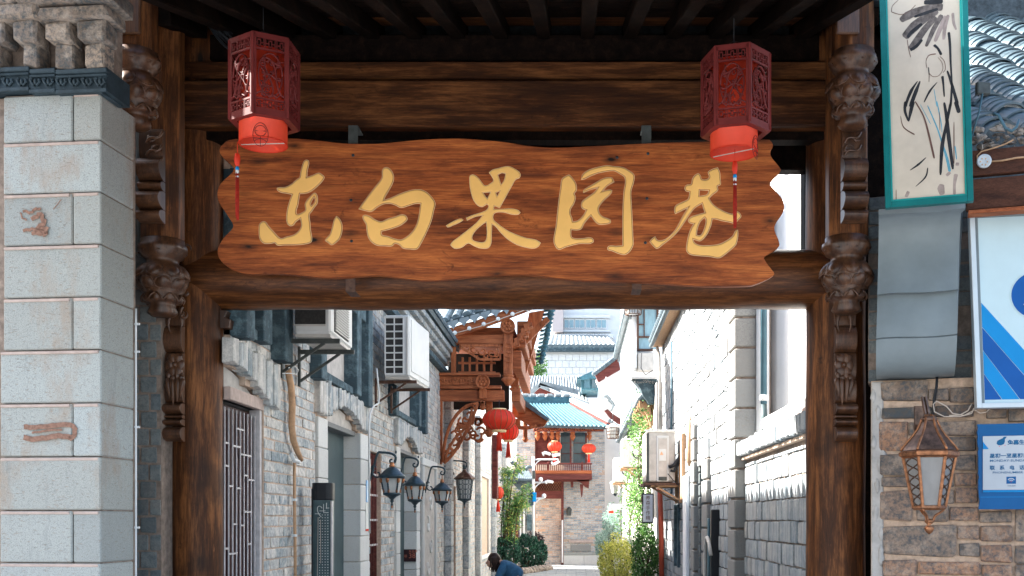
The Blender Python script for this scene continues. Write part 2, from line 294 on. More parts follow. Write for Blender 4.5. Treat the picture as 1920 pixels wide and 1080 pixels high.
# ------------------------------------------------------------------ mesh building
class MB:
    def __init__(s, Mx=None): s.v = []; s.f = []; s.sm = []; s.r = []; s.M = Mx
    def add(s, vs, fs, smooth=False, Mx=None, r=0.0):
        o = len(s.v)
        T = None
        if Mx is not None and s.M is not None: T = s.M @ Mx
        elif Mx is not None: T = Mx
        elif s.M is not None: T = s.M
        if T is not None: vs = [T @ Vector(p) for p in vs]
        s.v.extend([tuple(p) for p in vs]); s.f.extend([tuple(i + o for i in f) for f in fs])
        s.sm.extend([smooth] * len(fs)); s.r.extend([r] * len(fs)); return s
    def box(s, c, d, rot=None, ch=0.0, r=0.0):           # centre, full size, optional Matrix, chamfer
        hx, hy, hz = d[0] / 2, d[1] / 2, d[2] / 2
        T = Matrix.Translation(Vector(c))
        if rot is not None: T = T @ rot.to_4x4()
        if ch <= 0 or ch >= min(hx, hy, hz):
            vs = [(x * hx, y * hy, z * hz) for x in (-1, 1) for y in (-1, 1) for z in (-1, 1)]
            fs = [(0, 1, 3, 2), (4, 6, 7, 5), (0, 4, 5, 1), (2, 3, 7, 6), (0, 2, 6, 4), (1, 5, 7, 3)]
            return s.add(vs, fs, False, T, r)
        vs, fs = chamfer_box(hx, hy, hz, ch, ch, ch); return s.add(vs, fs, False, T, r)
    def span(s, a, b, ch=0.0, r=0.0):                    # box between two corners
        a, b = Vector(a), Vector(b)
        return s.box((a + b) / 2, [abs(q) for q in (b - a)], None, ch, r)
    def bar(s, a, b, wd, dp=None, up=(0, 0, 1), ch=0.0): # square bar from a to b
        a, b = Vector(a), Vector(b); d = b - a; L = d.length
        if L < 1e-6: return s
        z = d / L; u = Vector(up)
        if abs(z.dot(u)) > 0.98: u = Vector((0, 1, 0)) if abs(z.y) < 0.9 else Vector((1, 0, 0))
        x = u.cross(z).normalized(); y = z.cross(x)
        R = Matrix((x, y, z)).transposed()
        return s.box((a + b) / 2, (wd, dp or wd, L), R, ch)
    def tube(s, path, rad, seg=8, caps=True, smooth=True, flat=1.0):
        path = [Vector(p) for p in path]; n = len(path)
        rads = rad if isinstance(rad, (list, tuple)) else [rad] * n
        vs = []; fs = []; prev = None
        for i, p in enumerate(path):
            t = (path[min(i + 1, n - 1)] - path[max(i - 1, 0)])
            t = t.normalized() if t.length > 1e-9 else Vector((0, 0, 1))
            if prev is None:
                u = Vector((0, 0, 1)) if abs(t.z) < 0.9 else Vector((1, 0, 0)); x = u.cross(t).normalized()
            else: x = (prev - t * prev.dot(t)); x = x.normalized() if x.length > 1e-6 else prev
            prev = x; y = t.cross(x)
            for k in range(seg):
                a = 2 * math.pi * k / seg; vs.append(p + x * (math.cos(a) * rads[i]) + y * (math.sin(a) * rads[i] * flat))
        for i in range(n - 1):
            for k in range(seg):
                k2 = (k + 1) % seg; fs.append((i * seg + k, i * seg + k2, (i + 1) * seg + k2, (i + 1) * seg + k))
        if caps: fs.append(tuple(reversed(range(seg)))); fs.append(tuple(range((n - 1) * seg, n * seg)))
        return s.add(vs, fs, smooth)
    def lathe(s, prof, c=(0, 0, 0), seg=20, caps=True, smooth=True, lobes=None, a0=0.0, axis=None):
        vs = []; fs = []                                   # prof: (radius, z); lobes: f(angle, i) -> factor
        for i, (r, z) in enumerate(prof):
            for k in range(seg):
                a = a0 + 2 * math.pi * k / seg; q = r * (lobes(a, i) if lobes else 1.0)
                vs.append((q * math.cos(a), q * math.sin(a), z))
        n = len(prof)
        for i in range(n - 1):
            for k in range(seg):
                k2 = (k + 1) % seg; fs.append((i * seg + k, i * seg + k2, (i + 1) * seg + k2, (i + 1) * seg + k))
        if caps: fs.append(tuple(reversed(range(seg)))); fs.append(tuple(range((n - 1) * seg, n * seg)))
        T = Matrix.Translation(Vector(c))
        if axis is not None: T = T @ Vector((0, 0, 1)).rotation_difference(Vector(axis)).to_matrix().to_4x4()
        return s.add(vs, fs, smooth, T)
    def prism(s, pts, o, u, v, depth):                     # 2D outline in plane (u, v) at o, extruded by vector depth
        o, u, v, depth = Vector(o), Vector(u), Vector(v), Vector(depth); n = len(pts)
        vs = [o + u * a + v * b for a, b in pts]; vs += [p + depth for p in vs]
        fs = [tuple(range(n)), tuple(reversed(range(n, 2 * n)))]
        fs += [(i, i + n, (i + 1) % n + n, (i + 1) % n) for i in range(n)]
        return s.add(vs, fs)
    def blob(s, c, r, seg=10, rings=6, jit=0.0, sd=0.0, smooth=True):
        r = r if isinstance(r, (tuple, list)) else (r, r, r); vs = [(0, 0, -1)]; fs = []
        for i in range(1, rings):
            ph = math.pi * i / rings
            for k in range(seg):
                a = 2 * math.pi * k / seg; vs.append((math.sin(ph) * math.cos(a), math.sin(ph) * math.sin(a), -math.cos(ph)))
        vs.append((0, 0, 1))
        vs = [Vector(p) * (1 + jit * noise.noise(Vector(p) * 1.7 + Vector((sd, sd, 0)))) for p in vs]
        vs = [(p[0] * r[0] + c[0], p[1] * r[1] + c[1], p[2] * r[2] + c[2]) for p in vs]
        for k in range(seg): fs.append((0, 1 + (k + 1) % seg, 1 + k))
        for i in range(rings - 2):
            for k in range(seg):
                k2 = (k + 1) % seg; a = 1 + i * seg; b = a + seg; fs.append((a + k, a + k2, b + k2, b + k))
        t = len(vs) - 1; a = 1 + (rings - 2) * seg
        for k in range(seg): fs.append((a + k, a + (k + 1) % seg, t))
        return s.add(vs, fs, smooth)
    def mesh(s, name, off=Vector((0, 0, 0))):
        me = bpy.data.meshes.new(name)
        me.from_pydata([(p[0] - off.x, p[1] - off.y, p[2] - off.z) for p in s.v], [], s.f)
        if any(s.sm): me.polygons.foreach_set('use_smooth', s.sm)
        if any(s.r):
            at = me.attributes.new('rnd', 'FLOAT', 'FACE'); at.data.foreach_set('value', s.r)
        return me
    def build(s, name, mat, parent=None, bevel=0.0, kind=None, label=None):
        mat = M[mat] if isinstance(mat, str) else mat
        if parent is not None: off = world_loc(parent)
        else:
            xs = [p[0] for p in s.v]; ys = [p[1] for p in s.v]; zs = [p[2] for p in s.v]
            off = Vector(((min(xs) + max(xs)) / 2, (min(ys) + max(ys)) / 2, min(zs)))
        me = s.mesh(name, off); me.materials.append(mat)
        o = bpy.data.objects.new(name, me); C.objects.link(o)
        if parent is not None: o.parent = parent
        else: o.location = off
        if bevel:
            b = o.modifiers.new('bevel', 'BEVEL'); b.width = bevel; b.segments = 2; b.limit_method = 'ANGLE'; b.angle_limit = math.radians(40)
        if kind: o['kind'] = kind
        if label: o['label'] = label
        return o

def world_loc(o):
    l = Vector(o.location)
    while o.parent is not None: o = o.parent; l = l + Vector(o.location)
    return l

def chamfer_box(hx, hy, hz, cx, cy, cz):
    vs = []; idx = {}
    for sx in (-1, 1):
        for sy in (-1, 1):
            for sz in (-1, 1):
                for ax in range(3):
                    p = [sx * (hx - cx), sy * (hy - cy), sz * (hz - cz)]
                    p[ax] = (sx * hx, sy * hy, sz * hz)[ax]
                    idx[(sx, sy, sz, ax)] = len(vs); vs.append(tuple(p))
    fs = []
    for ax in range(3):                                     # six faces
        for s_ in (-1, 1):
            b, c = [q for q in range(3) if q != ax]; loop = []
            for (p, q) in ((-1, -1), (1, -1), (1, 1), (-1, 1)):
                k = [0, 0, 0]; k[ax] = s_; k[b] = p; k[c] = q; loop.append(idx[(k[0], k[1], k[2], ax)])
            if (s_ > 0) != (ax != 1): loop.reverse()
            fs.append(tuple(loop))
    for ax in range(3):                                     # twelve edges
        b, c = [q for q in range(3) if q != ax]
        for p in (-1, 1):
            for q in (-1, 1):
                k0 = [0, 0, 0]; k0[ax] = -1; k0[b] = p; k0[c] = q; k1 = list(k0); k1[ax] = 1
                fs.append((idx[(*k0, b)], idx[(*k1, b)], idx[(*k1, c)], idx[(*k0, c)]))
    for sx in (-1, 1):
        for sy in (-1, 1):
            for sz in (-1, 1): fs.append(tuple(idx[(sx, sy, sz, a)] for a in range(3)))
    return vs, fs

def thing(name, label, cat, loc, group=None):
    o = bpy.data.objects.new(name, None); C.objects.link(o); o.location = loc; o.empty_display_size = 0.1
    o['label'] = label; o['category'] = cat
    if group: o['group'] = group
    return o
def tag(o, label, cat, group=None):
    o['label'] = label; o['category'] = cat
    if group: o['group'] = group
    return o
def empty_part(name, parent, loc=None):
    o = bpy.data.objects.new(name, None); C.objects.link(o); o.parent = parent; o.empty_display_size = 0.1
    if loc is not None: o.location = Vector(loc) - world_loc(parent)
    return o
def copy_thing(root, loc, rotz=None, label=None, scale=None):
    r = root.copy(); C.objects.link(r); r.location = loc
    if rotz is not None: r.rotation_euler[2] = rotz
    if scale is not None: r.scale = (scale, scale, scale)
    if label: r['label'] = label
    for ch in list(root.children):
        c = ch.copy(); C.objects.link(c); c.parent = r
        for g in list(ch.children):
            d = g.copy(); C.objects.link(d); d.parent = c
    return r

# brick pieces: unit meshes shared by every brick of a material
_unit = {}
def unit_brick(mat, var, cham=(0.035, 0.05, 0.10), rough=0.02):
    k = (mat, var, cham)
    if k not in _unit:
        vs, fs = chamfer_box(0.5, 0.5, 0.5, *cham); q = random.Random(var * 31 + 5)
        vs = [(x + q.uniform(-rough, rough) * .5, y, z + q.uniform(-rough, rough) * 2.0) for x, y, z in vs]
        me = bpy.data.meshes.new('brick'); me.from_pydata(vs, [], fs); me.materials.append(M[mat]); _unit[k] = (me, vs, fs)
    return _unit[k]
def frame_mat(U, N):
    y = -Vector(N).normalized(); Z = Vector((0, 0, 1))
    return Matrix((y.cross(Z), y, Z)).transposed()          # local x along the wall, local -y outward
def piece(name, mat, parent, c, size, R, var=None, cham=(0.035, 0.05, 0.10), rough=0.02):
    var = rnd.randrange(6) if var is None else var
    o = bpy.data.objects.new(name, unit_brick(mat, var, cham, rough)[0]); C.objects.link(o); o.parent = parent
    o.location = Vector(c) - world_loc(parent); o.scale = size; o.rotation_euler = R.to_euler(); return o
def add_unit(mb, mat, c, size, R, cham=(0.035, 0.05, 0.10)):
    _, vs, fs = unit_brick(mat, rnd.randrange(6), cham)
    T = Matrix.Translation(Vector(c)) @ R.to_4x4() @ Matrix.Diagonal((size[0], size[1], size[2], 1))
    mb.add(vs, fs, False, T, rnd.uniform(0.01, 1.0))

def sub_iv(ivs, a, b):
    out = []
    for p, q in ivs:
        if b <= p or a >= q: out.append((p, q)); continue
        if a > p: out.append((p, a))
        if b < q: out.append((b, q))
    return out
def brick_wall(parent, O, U, N, L, z0, z1, bl, bh, mat='brickA', mortar='mortar', gap=0.010, thick=0.24, holes=(), near=None,
               skip=(), recess=0.007, depth=0.05, jit=0.003, wallname='wall', zoff=0.0):
    """holes: f(z) -> list of (a, b) openings right through; skip: the same, but only the bricks are left out"""
    O = Vector(O); U = Vector(U).normalized(); N = Vector(N).normalized(); R = frame_mat(U, N)
    pitch = bh + gap; k = 0; z = z0 + zoff; wall = MB(); far = MB(); cnt = 0
    while z < z1 - 0.01:
        ze = min(z + pitch, z1); zc = (z + ze) / 2
        ivs = [(0.0, L)]
        for h in holes:
            for a, b in h(zc): ivs = sub_iv(ivs, a, b)
        for a, b in ivs:
            if b - a > 0.005:
                wall.box(O + U * ((a + b) / 2) - N * (recess + thick / 2) + Vector((0, 0, zc - O.z)), (b - a, thick, ze - z), R)
        biv = ivs
        for h in skip:
            for a, b in h(zc): biv = sub_iv(biv, a, b)
        off = (k % 2) * bl * 0.5 + rnd.uniform(-.03, .03) * bl
        for a, b in biv:
            i = math.floor((a - off) / (bl + gap)); 
            while True:
                p = off + i * (bl + gap); q = p + bl; i += 1
                if p >= b: break
                p2, q2 = max(p, a + gap * .3), min(q, b - gap * .3)
                if q2 - p2 < 0.03: continue
                c = O + U * ((p2 + q2) / 2) + Vector((0, 0, zc - O.z)) - N * (depth / 2 - rnd.uniform(-jit, jit))
                size = (q2 - p2 - rnd.uniform(0, .003), depth, (ze - z) - gap)
                if size[2] < 0.012: continue
                if near and near((p2 + q2) / 2, zc) and cnt < 290: piece('brick', mat, parent, c, size, R); cnt += 1
                else: add_unit(far, mat, c, size, R)
        z = ze; k += 1
    wall.build(wallname, mortar, parent)
    if far.v: far.build('brick_courses', mat, parent, kind='stuff')
def rect(a, b, za, zb): return lambda z: [(a, b)] if za < z < zb else []
def arch(a, b, zs, rise):                                   # segment arch opening above zs
    w_ = (b - a) / 2; rr = (w_ * w_ + rise * rise) / (2 * rise); cz = zs + rise - rr; m = (a + b) / 2
    def f(z):
        if z < zs or z > zs + rise: return []
        h = math.sqrt(max(0, rr * rr - (z - cz) ** 2)); return [(m - h, m + h)]
    return f

def curve_shape(name, loops, o, u, v, mat, parent, depth=0.004, bevel=0.002, offset=0.0, smooth=True):
    """a filled outline with holes as a raised shape; loops in (a, b) metres"""
    cd = bpy.data.curves.new(name, 'CURVE'); cd.dimensions = '2D'; cd.fill_mode = 'BOTH'
    cd.extrude = depth / 2; cd.bevel_depth = bevel; cd.bevel_resolution = 2; cd.offset = offset; cd.resolution_u = 4
    for L in loops:
        sp = cd.splines.new('BEZIER' if smooth else 'POLY')
        if smooth:
            sp.bezier_points.add(len(L) - 1)
            n = len(L)
            for i, (a, b) in enumerate(L):
                bp = sp.bezier_points[i]; bp.co = (a, b, 0)
                p0 = Vector(L[i - 1]); p1 = Vector((a, b)); p2 = Vector(L[(i + 1) % n])
                d1 = (p1 - p0); d2 = (p2 - p1)
                sharp = d1.length > 0 and d2.length > 0 and d1.normalized().dot(d2.normalized()) < 0.25
                bp.handle_left_type = bp.handle_right_type = 'FREE'
                if sharp: t = None
                else: t = (d1.normalized() + d2.normalized()).normalized()
                k = 0.30
                bp.handle_left = (a, b, 0) if t is None else (a - t.x * d1.length * k, b - t.y * d1.length * k, 0)
                bp.handle_right = (a, b, 0) if t is None else (a + t.x * d2.length * k, b + t.y * d2.length * k, 0)
            sp.use_cyclic_u = True
        else:
            sp.points.add(len(L) - 1)
            for i, (a, b) in enumerate(L): sp.points[i].co = (a, b, 0, 1)
            sp.use_cyclic_u = True
    tmp = bpy.data.objects.new(name, cd); me = bpy.data.meshes.new_from_object(tmp); bpy.data.objects.remove(tmp)
    u, v = Vector(u).normalized(), Vector(v).normalized(); n_ = u.cross(v)
    T = Matrix((u, v, n_)).transposed().to_4x4(); T.translation = Vector(o) - (world_loc(parent) if parent else Vector())
    me.transform(T); me.name = name; me.materials.clear(); me.materials.append(M[mat] if isinstance(mat, str) else mat)
    ob = bpy.data.objects.new(name, me); C.objects.link(ob)
    if parent: ob.parent = parent
    return ob

def text_mesh(name, s, size, o, u, v, mat, parent, depth=0.001, align='LEFT', spacing=1.0, xs=1.0, bold=0.0):
    cd = bpy.data.curves.new(name, 'FONT'); cd.body = s; cd.size = size; cd.extrude = depth / 2; cd.align_x = align
    cd.space_character = spacing; cd.offset = bold; cd.resolution_u = 2
    tmp = bpy.data.objects.new(name, cd); me = bpy.data.meshes.new_from_object(tmp); bpy.data.objects.remove(tmp)
    u, v = Vector(u).normalized(), Vector(v).normalized(); n_ = u.cross(v)
    T = Matrix((u, v, n_)).transposed().to_4x4() @ Matrix.Diagonal((xs, 1, 1, 1)); T.translation = Vector(o) - (world_loc(parent) if parent else Vector())
    T2 = Matrix((u, v, n_)).transposed().to_4x4(); T2 = T2 @ Matrix.Diagonal((xs, 1, 1, 1)); T2.translation = Vector(o) - (world_loc(parent) if parent else Vector())
    me.transform(T2); me.materials.clear(); me.materials.append(M[mat]); me.name = name
    ob = bpy.data.objects.new(name, me); C.objects.link(ob)
    if parent: ob.parent = parent
    return ob

def spiral(c, r0, r1, a0, a1, u=(1, 0, 0), v=(0, 0, 1), n=14):
    c, u, v = Vector(c), Vector(u), Vector(v)
    return [c + (u * math.cos(a0 + (a1 - a0) * i / n) + v * math.sin(a0 + (a1 - a0) * i / n)) * (r0 + (r1 - r0) * i / n) for i in range(n + 1)]
def bez(p0, p1, p2, p3, n=10):
    p0, p1, p2, p3 = map(Vector, (p0, p1, p2, p3)); out = []
    for i in range(n + 1):
        t = i / n; out.append(p0 * (1 - t) ** 3 + p1 * 3 * t * (1 - t) ** 2 + p2 * 3 * t * t * (1 - t) + p3 * t ** 3)
    return out
def leaves(mb, pts, size, up=0.3, q=rnd):
    for p in pts:
        d = Vector((q.gauss(0, 1), q.gauss(0, 1), q.gauss(0, 1) + up)).normalized(); e = d.orthogonal().normalized()
        e = Matrix.Rotation(q.uniform(0, 6.28), 3, d) @ e; f = d.cross(e); s_ = size * q.uniform(0.6, 1.3)
        p = Vector(p)
        mb.add([p - e * s_, p + f * s_ * .45 + d * s_ * .12, p + e * s_, p - f * s_ * .45 + d * s_ * .12], [(0, 1, 2, 3)], False, None, q.uniform(0.01, 1))
# ================================================================== SETTING
g = MB(); g.box((0, 300, -0.15), (1200, 700, 0.3)); g.build('ground', 'ground', kind='structure')
# ================================================================== THE WOODEN GATE
GY = 7.2
gate = thing('wooden_gate', 'dark timber street gate with carved brackets and lotus pendants framing the alley', 'gate', (0, GY, 0))
def post(px, wpx, Y, ztop, name='post', mat='post'):
    x = XW(px, Y); r = wpx / 2 / F * Y; mb = MB(); prof = []; n = 26
    for i in range(n + 1):
        z = ztop * i / n; prof.append((r * (1 + 0.012 * math.sin(z * 5 + px)), z))
    mb.lathe(prof, (x, Y + r, 0), 40, lobes=lambda a, i: 1 + 0.006 * math.sin(a * 9 + i * .3) + 0.004 * math.sin(a * 17))
    return mb.build(name, mat, gate)
post(352, 96, GY, 4.95); post(1580, 112, GY, 4.95)
b = MB()                                              # inner squared post carrying the bracket behind the right post
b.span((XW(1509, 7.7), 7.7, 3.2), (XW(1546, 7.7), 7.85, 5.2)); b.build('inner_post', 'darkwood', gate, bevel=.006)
b = MB(); x0, x1 = XW(348, 7.3), XW(1578, 7.3)        # round lower log
prof = []
r0 = 0.205; n = 60
for i in range(n + 1): prof.append((r0 * (1 + 0.015 * math.sin(i * 0.45) + 0.01 * math.sin(i * 1.3)), (x1 - x0) * i / n))
b.lathe(prof, (x0, GY + 0.20, ZW(512, GY + .0)), 36, axis=(1, 0, 0), lobes=lambda a, i: 1 + 0.010 * math.sin(a * 5 + i * .1)); b.build('lower_log', 'logwood', gate)
b = MB(); b.span((XW(338, 7.15), 7.14, ZW(236, 7.14)), (XW(1556, 7.15), 7.38, ZW(149, 7.14)), ch=.012); b.build('main_beam', 'beam', gate)
b = MB(); b.span((XW(338, 7.15), 7.20, ZW(147.5, 7.2)), (XW(1556, 7.15), 7.36, ZW(115, 7.2)), ch=.006); b.build('upper_board', 'beam', gate)
b = MB(); b.span((XW(338, 7.15), 7.24, ZW(262, 7.24)), (XW(1556, 7.15), 7.36, ZW(239, 7.24)), ch=.004); b.build('dark_underside_strip', 'darkwood', gate)  # near-black strip stands in for the shaded underside of the main beam
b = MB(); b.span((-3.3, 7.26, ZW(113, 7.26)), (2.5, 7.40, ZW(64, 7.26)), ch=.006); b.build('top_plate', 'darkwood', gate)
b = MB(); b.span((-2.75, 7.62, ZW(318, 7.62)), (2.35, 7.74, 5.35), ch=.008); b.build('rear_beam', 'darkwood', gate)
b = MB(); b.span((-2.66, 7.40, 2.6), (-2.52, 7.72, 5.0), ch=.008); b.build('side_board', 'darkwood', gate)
# roof: rafters under boards, sloping down to a front eave above the picture
A0, A1 = Vector((0, 6.0, 4.52)), Vector((0, 7.45, 4.99))
sl = (A1 - A0).normalized(); up = Vector((0, -sl.z, sl.y))
for i in range(22):                                   # rafters, shorter towards both gate ends
    x = XW(296 + i * 80.5, 7.25)
    if x > 2.15: break
    segs = [(-2.2, 1.55)] if -2.55 < x < 1.62 else [(-2.2, -.45), (.62, 1.55)]
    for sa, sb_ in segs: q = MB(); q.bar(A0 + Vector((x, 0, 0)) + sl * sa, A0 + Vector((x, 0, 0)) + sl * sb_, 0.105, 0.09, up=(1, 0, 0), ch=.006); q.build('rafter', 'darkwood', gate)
R = Matrix((Vector((1, 0, 0)), sl, up)).transposed()
for i in range(-10, 7):                               # roof boards running across the rafters
    p = A0 + sl * (i * 0.215 + .1) + up * 0.062; wd = 4.15 if 0 <= i <= 3 else 5.1
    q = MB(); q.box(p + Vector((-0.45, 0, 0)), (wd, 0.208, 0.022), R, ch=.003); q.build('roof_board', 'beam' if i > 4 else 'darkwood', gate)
q = MB(); q.box(A0 - sl * 1.30 + up * .16 + Vector((-.45, 0, 0)), (5.3, 1.86, .14), R); q.box(A0 + sl * .12 + up * .155 + Vector((-.45, 0, 0)), (4.15, 1.0, .13), R); q.box(A0 + sl * 1.13 + up * .16 + Vector((-.45, 0, 0)), (5.1, 1.0, .14), R)
sl2 = Vector((0, 1.0, -0.16)).normalized(); up2 = Vector((0, -sl2.z, sl2.y)); R2 = Matrix((Vector((1, 0, 0)), sl2, up2)).transposed()
q.box(A1 + up * .16 + sl2 * .68 + Vector((-.45, 0, .01)), (5.1, 1.38, 0.13), R2); q.build('roof', 'tiledk', gate)  # rear slope, out of view, lengthened to keep sun off the right post
for (xa, xb) in ((-3.1, -2.72), (XW(1596, 7.58), 2.5)):  # dark boards added to fill the dark gaps beside the posts
    q = MB(); q.span((xa, 7.36 if xa < 0 else 7.58, 0.0 if xa > 0 else 2.9), (xb, 7.42 if xa < 0 else 7.64, 5.05)); q.build('gap_fill_board', 'darkwood', gate)

LOT = [(40, 0), (40, 8), (43, 12), (44, 20), (38, 28), (39, 32), (31, 36), (29, 44), (37, 50), (43, 60), (45, 72), (43, 84), (37, 96), (39, 99), (32, 103), (36, 114), (33, 118), (25, 120), (24, 126), (26, 138), (21, 144), (6, 145)]
def pendant(px, py0, Y, label=None):
    """hanging post with lotus carving; py0 = photo row where the collar starts"""
    s_ = Y / F; c = P(px, py0, Y + 40 * s_); e = empty_part('hanging_post', gate, c)
    b = MB(); b.lathe([(40 * s_, 0.0), (40 * s_, 5.2 - c.z)], (c.x, c.y, c.z), 8, a0=math.pi / 8, smooth=False); b.build('shaft', 'post', e, bevel=.008)
    def lob(a, i):
        if i in (2, 3, 4): return 1 + 0.07 * abs(math.cos(a * 4))
        if 8 <= i <= 12: return 1 + 0.075 * abs(math.cos(a * 4 + (.0 if i < 10 else math.pi / 2)))
        if 15 <= i <= 16: return 1 + 0.12 * math.cos(a * 8)
        if i == 19: return 1 + 0.12 * abs(math.cos(a * 4))
        return 1.0
    b = MB(); b.lathe([(r * s_, -y * s_) for r, y in reversed(LOT)], c, 64, lobes=lambda a, i: lob(a, len(LOT) - 1 - i))
    for k in range(8):                                 # petals laid on the bulb, upper and lower ranks, with ribs
        for rank in (0, 1):
            a = (k + rank * .5) * math.pi / 4; dirv = Vector((math.cos(a), math.sin(a), 0)); tan = Vector((-math.sin(a), math.cos(a), 0))
            if dirv.y > 0.3: continue
            rows = [(36, 50, 7), (42, 54, 13), (48, 62, 16), (51, 70, 12), (50, 76, 2)] if rank == 0 else [(48, 76, 3), (49.5, 80, 13), (47, 88, 16), (41, 94, 14), (37.5, 98, 10)]
            vs = []; fs = []
            for j, (rr, yy, hw) in enumerate(rows):
                for m in range(7):
                    t = (m - 3) / 3; vs.append(c + dirv * ((rr + 1.8 * (1 - t * t) + (0.5 if m % 2 else 0)) * s_) + tan * (hw * t * s_) + Vector((0, 0, -yy * s_)) - dirv * (t * t * hw * .45 * s_))
            for j in range(4):
                for m in range(6): fs.append((j * 7 + m, j * 7 + m + 1, (j + 1) * 7 + m + 1, (j + 1) * 7 + m))
            b.add(vs, fs, True)
            b.tube([vs[0], vs[7], vs[14], vs[21], vs[31], vs[27], vs[20], vs[13], vs[6]], 1.9 * s_, 5)
        a = k * math.pi / 4; dirv = Vector((math.cos(a), math.sin(a), 0)); tan = Vector((-math.sin(a), math.cos(a), 0))
        if dirv.y < .4:                               # scrolls of the collar and the curled skirt leaves
            for sgn in (-1, 1):
                cc = c + dirv * 42 * s_ + tan * sgn * 8 * s_ + Vector((0, 0, -19 * s_))
                b.tube(spiral(cc, 1 * s_, 6.5 * s_, 0, sgn * 5.2, tan, (0, 0, 1), 12), 1.6 * s_, 5)
                b.tube(bez(c + dirv * 31 * s_ + Vector((0, 0, -104 * s_)), c + dirv * 38 * s_ + tan * sgn * 6 * s_ + Vector((0, 0, -106 * s_)), c + dirv * 40 * s_ + tan * sgn * 12 * s_ + Vector((0, 0, -114 * s_)), c + dirv * 33 * s_ + tan * sgn * 14 * s_ + Vector((0, 0, -119 * s_)), 8), 2.0 * s_, 5)
    b.build('lotus_carving', 'carve', e)
    return e
pendant(255, 100, 6.39); pendant(305, 452, 6.79); pendant(1599, 100, 6.5); pendant(1587, 447, 6.82)
b = MB()                                                # recessed panel on the first hanging posts
for px, Y in ((240, 6.37), (1590, 6.48)): b = MB(); b.span(P(px - 22, -20, Y), P(px + 22, 62, Y) + Vector((0, .03, 0)), ch=.008); b.build('raised_panel', 'carve', gate)

def carved_bracket(px0, px1, segs, Y, out, name='carved_bracket'):
    """side profile bulging forward (towards the street) extruded across its width; segs: (py0, py1, bulge)"""
    mb = MB(); x0, x1 = XW(px0, Y), XW(px1, Y)
    for (a, b_, bul) in segs:
        za, zb = ZW(a, Y), ZW(b_, Y); n = 10; prof = [(0.0, za)]
        for i in range(n + 1):
            t = i / n; prof.append((-out * (0.35 + bul * math.sin(math.pi * t) ** 0.6 * (1 if bul > 0 else 1)), za + (zb - za) * t))
        prof.append((0.0, zb))
        mb.prism(prof, (x0, Y, 0), (0, 1, 0), (0, 0, 1), (x1 - x0, 0, 0))
    return mb
def leafy(mb, px, py, Y, s_, seed):
    q = random.Random(seed)
    for k in range(3):
        sg = -1 if k % 2 else 1
        mb.tube(spiral(P(px + q.uniform(-8, 8), py + k * 24, Y), 2 * s_, (11 - k) * s_, q.uniform(0, 3), sg * 6.0, n=16), [2.6 * s_] * 12 + [2 * s_, 1.6 * s_, 1.2 * s_, .8 * s_, .5 * s_], 6)
        mb.tube(bez(P(px - 14, py + k * 24 + 12, Y), P(px - 6, py + k * 24 - 12, Y - .02), P(px + 8, py + k * 24 + 16, Y - .02), P(px + 16, py + k * 24 - 8, Y), 8), 2.4 * s_, 6)
for (ox, Yb, nm) in ((0, 6.72, 1), (1309, 6.75, 2)):
    c0 = 288 if nm == 1 else 1598
    lo, hi = c0 - 22, c0 + 22
    mb = carved_bracket(lo, hi, [(246, 300, .15), (300, 342, .75), (344, 361, .45), (362, 396, .9), (397, 420, .7)], Yb, .10)
    leafy(mb, c0, 256, Yb - .06, Yb / F, nm); mb.build('carved_bracket', 'carve', gate, bevel=.004)
for (c0, Yb, nm) in ((328, 7.16, 3), (1583, 7.16, 4)):
    s_ = Yb / F; lo, hi = c0 - 20, c0 + 19
    mb = carved_bracket(lo, hi, [(585, 612, .1), (613, 662, .6), (663, 712, .3), (712, 756, .35), (757, 778, .85), (779, 786, .4), (787, 799, .75), (801, 828, .8)], Yb, .085)
    Yf = Yb - .085
    for sg in (-1, 1): mb.tube(bez(P(c0 + sg * 14, 575, Yf), P(c0 + sg * 2, 585, Yf - .02), P(c0 + sg * 20, 600, Yf - .01), P(c0 + sg * 9, 622, Yf), 9), [3.6 * s_] * 6 + [3 * s_, 2.4 * s_, 1.8 * s_, 1 * s_], 6)
    for k in range(6):                                  # flower
        a = k * math.pi / 3; mb.blob(P(c0 + 10 * math.cos(a), 684 + 13 * math.sin(a), Yf), (9 * s_, 5 * s_, 10 * s_), 10, 6, .25, k)
    mb.blob(P(c0, 684, Yf - .012), (5 * s_, 5 * s_, 5 * s_), 8, 5)
    for k in range(4): mb.blob(P(c0 - 12 + 8 * k, 704 + (k % 2) * 5, Yf), (6 * s_, 5 * s_, 7 * s_), 8, 5, .2, k + 9)
    for k, (dx, l) in enumerate(((-13, 40), (-5, 52), (5, 46), (13, 36))):
        mb.tube(bez(P(c0 + dx, 708, Yf), P(c0 + dx * 1.3, 720, Yf - .02), P(c0 + dx * .6, 708 + l * .7, Yf - .015), P(c0 + dx * .8, 708 + l, Yf), 8), [2 * s_, 5 * s_, 5.5 * s_, 5 * s_, 4.5 * s_, 4 * s_, 3 * s_, 2 * s_, 1 * s_], 7)
    mb.build('carved_bracket', 'carve', gate, bevel=.003)
b = MB(); b.prism([(0, 0), (.10, 0), (.11, .06), (.07, .075), (.09, .12), (.02, .13), (0, .2)], P(402, 615, 7.34), (1, 0, 0), (0, 0, 1), (0, .10, 0)); b.build('corner_bracket', 'carve', gate, bevel=.005)
# carved scroll work beside the left hanging post
for k in range(9):
    yy = 240 + k * 42; b = MB()
    b.tube(spiral(P(318 + 26 * (k > 4) + (k % 2) * 6, yy + 15, 6.98), .004, .03, k, k + 5.5 * (-1) ** k), [.009] * 10 + [.007, .006, .005, .004, .003], 6); b.build('scroll_carving', 'carve', gate)

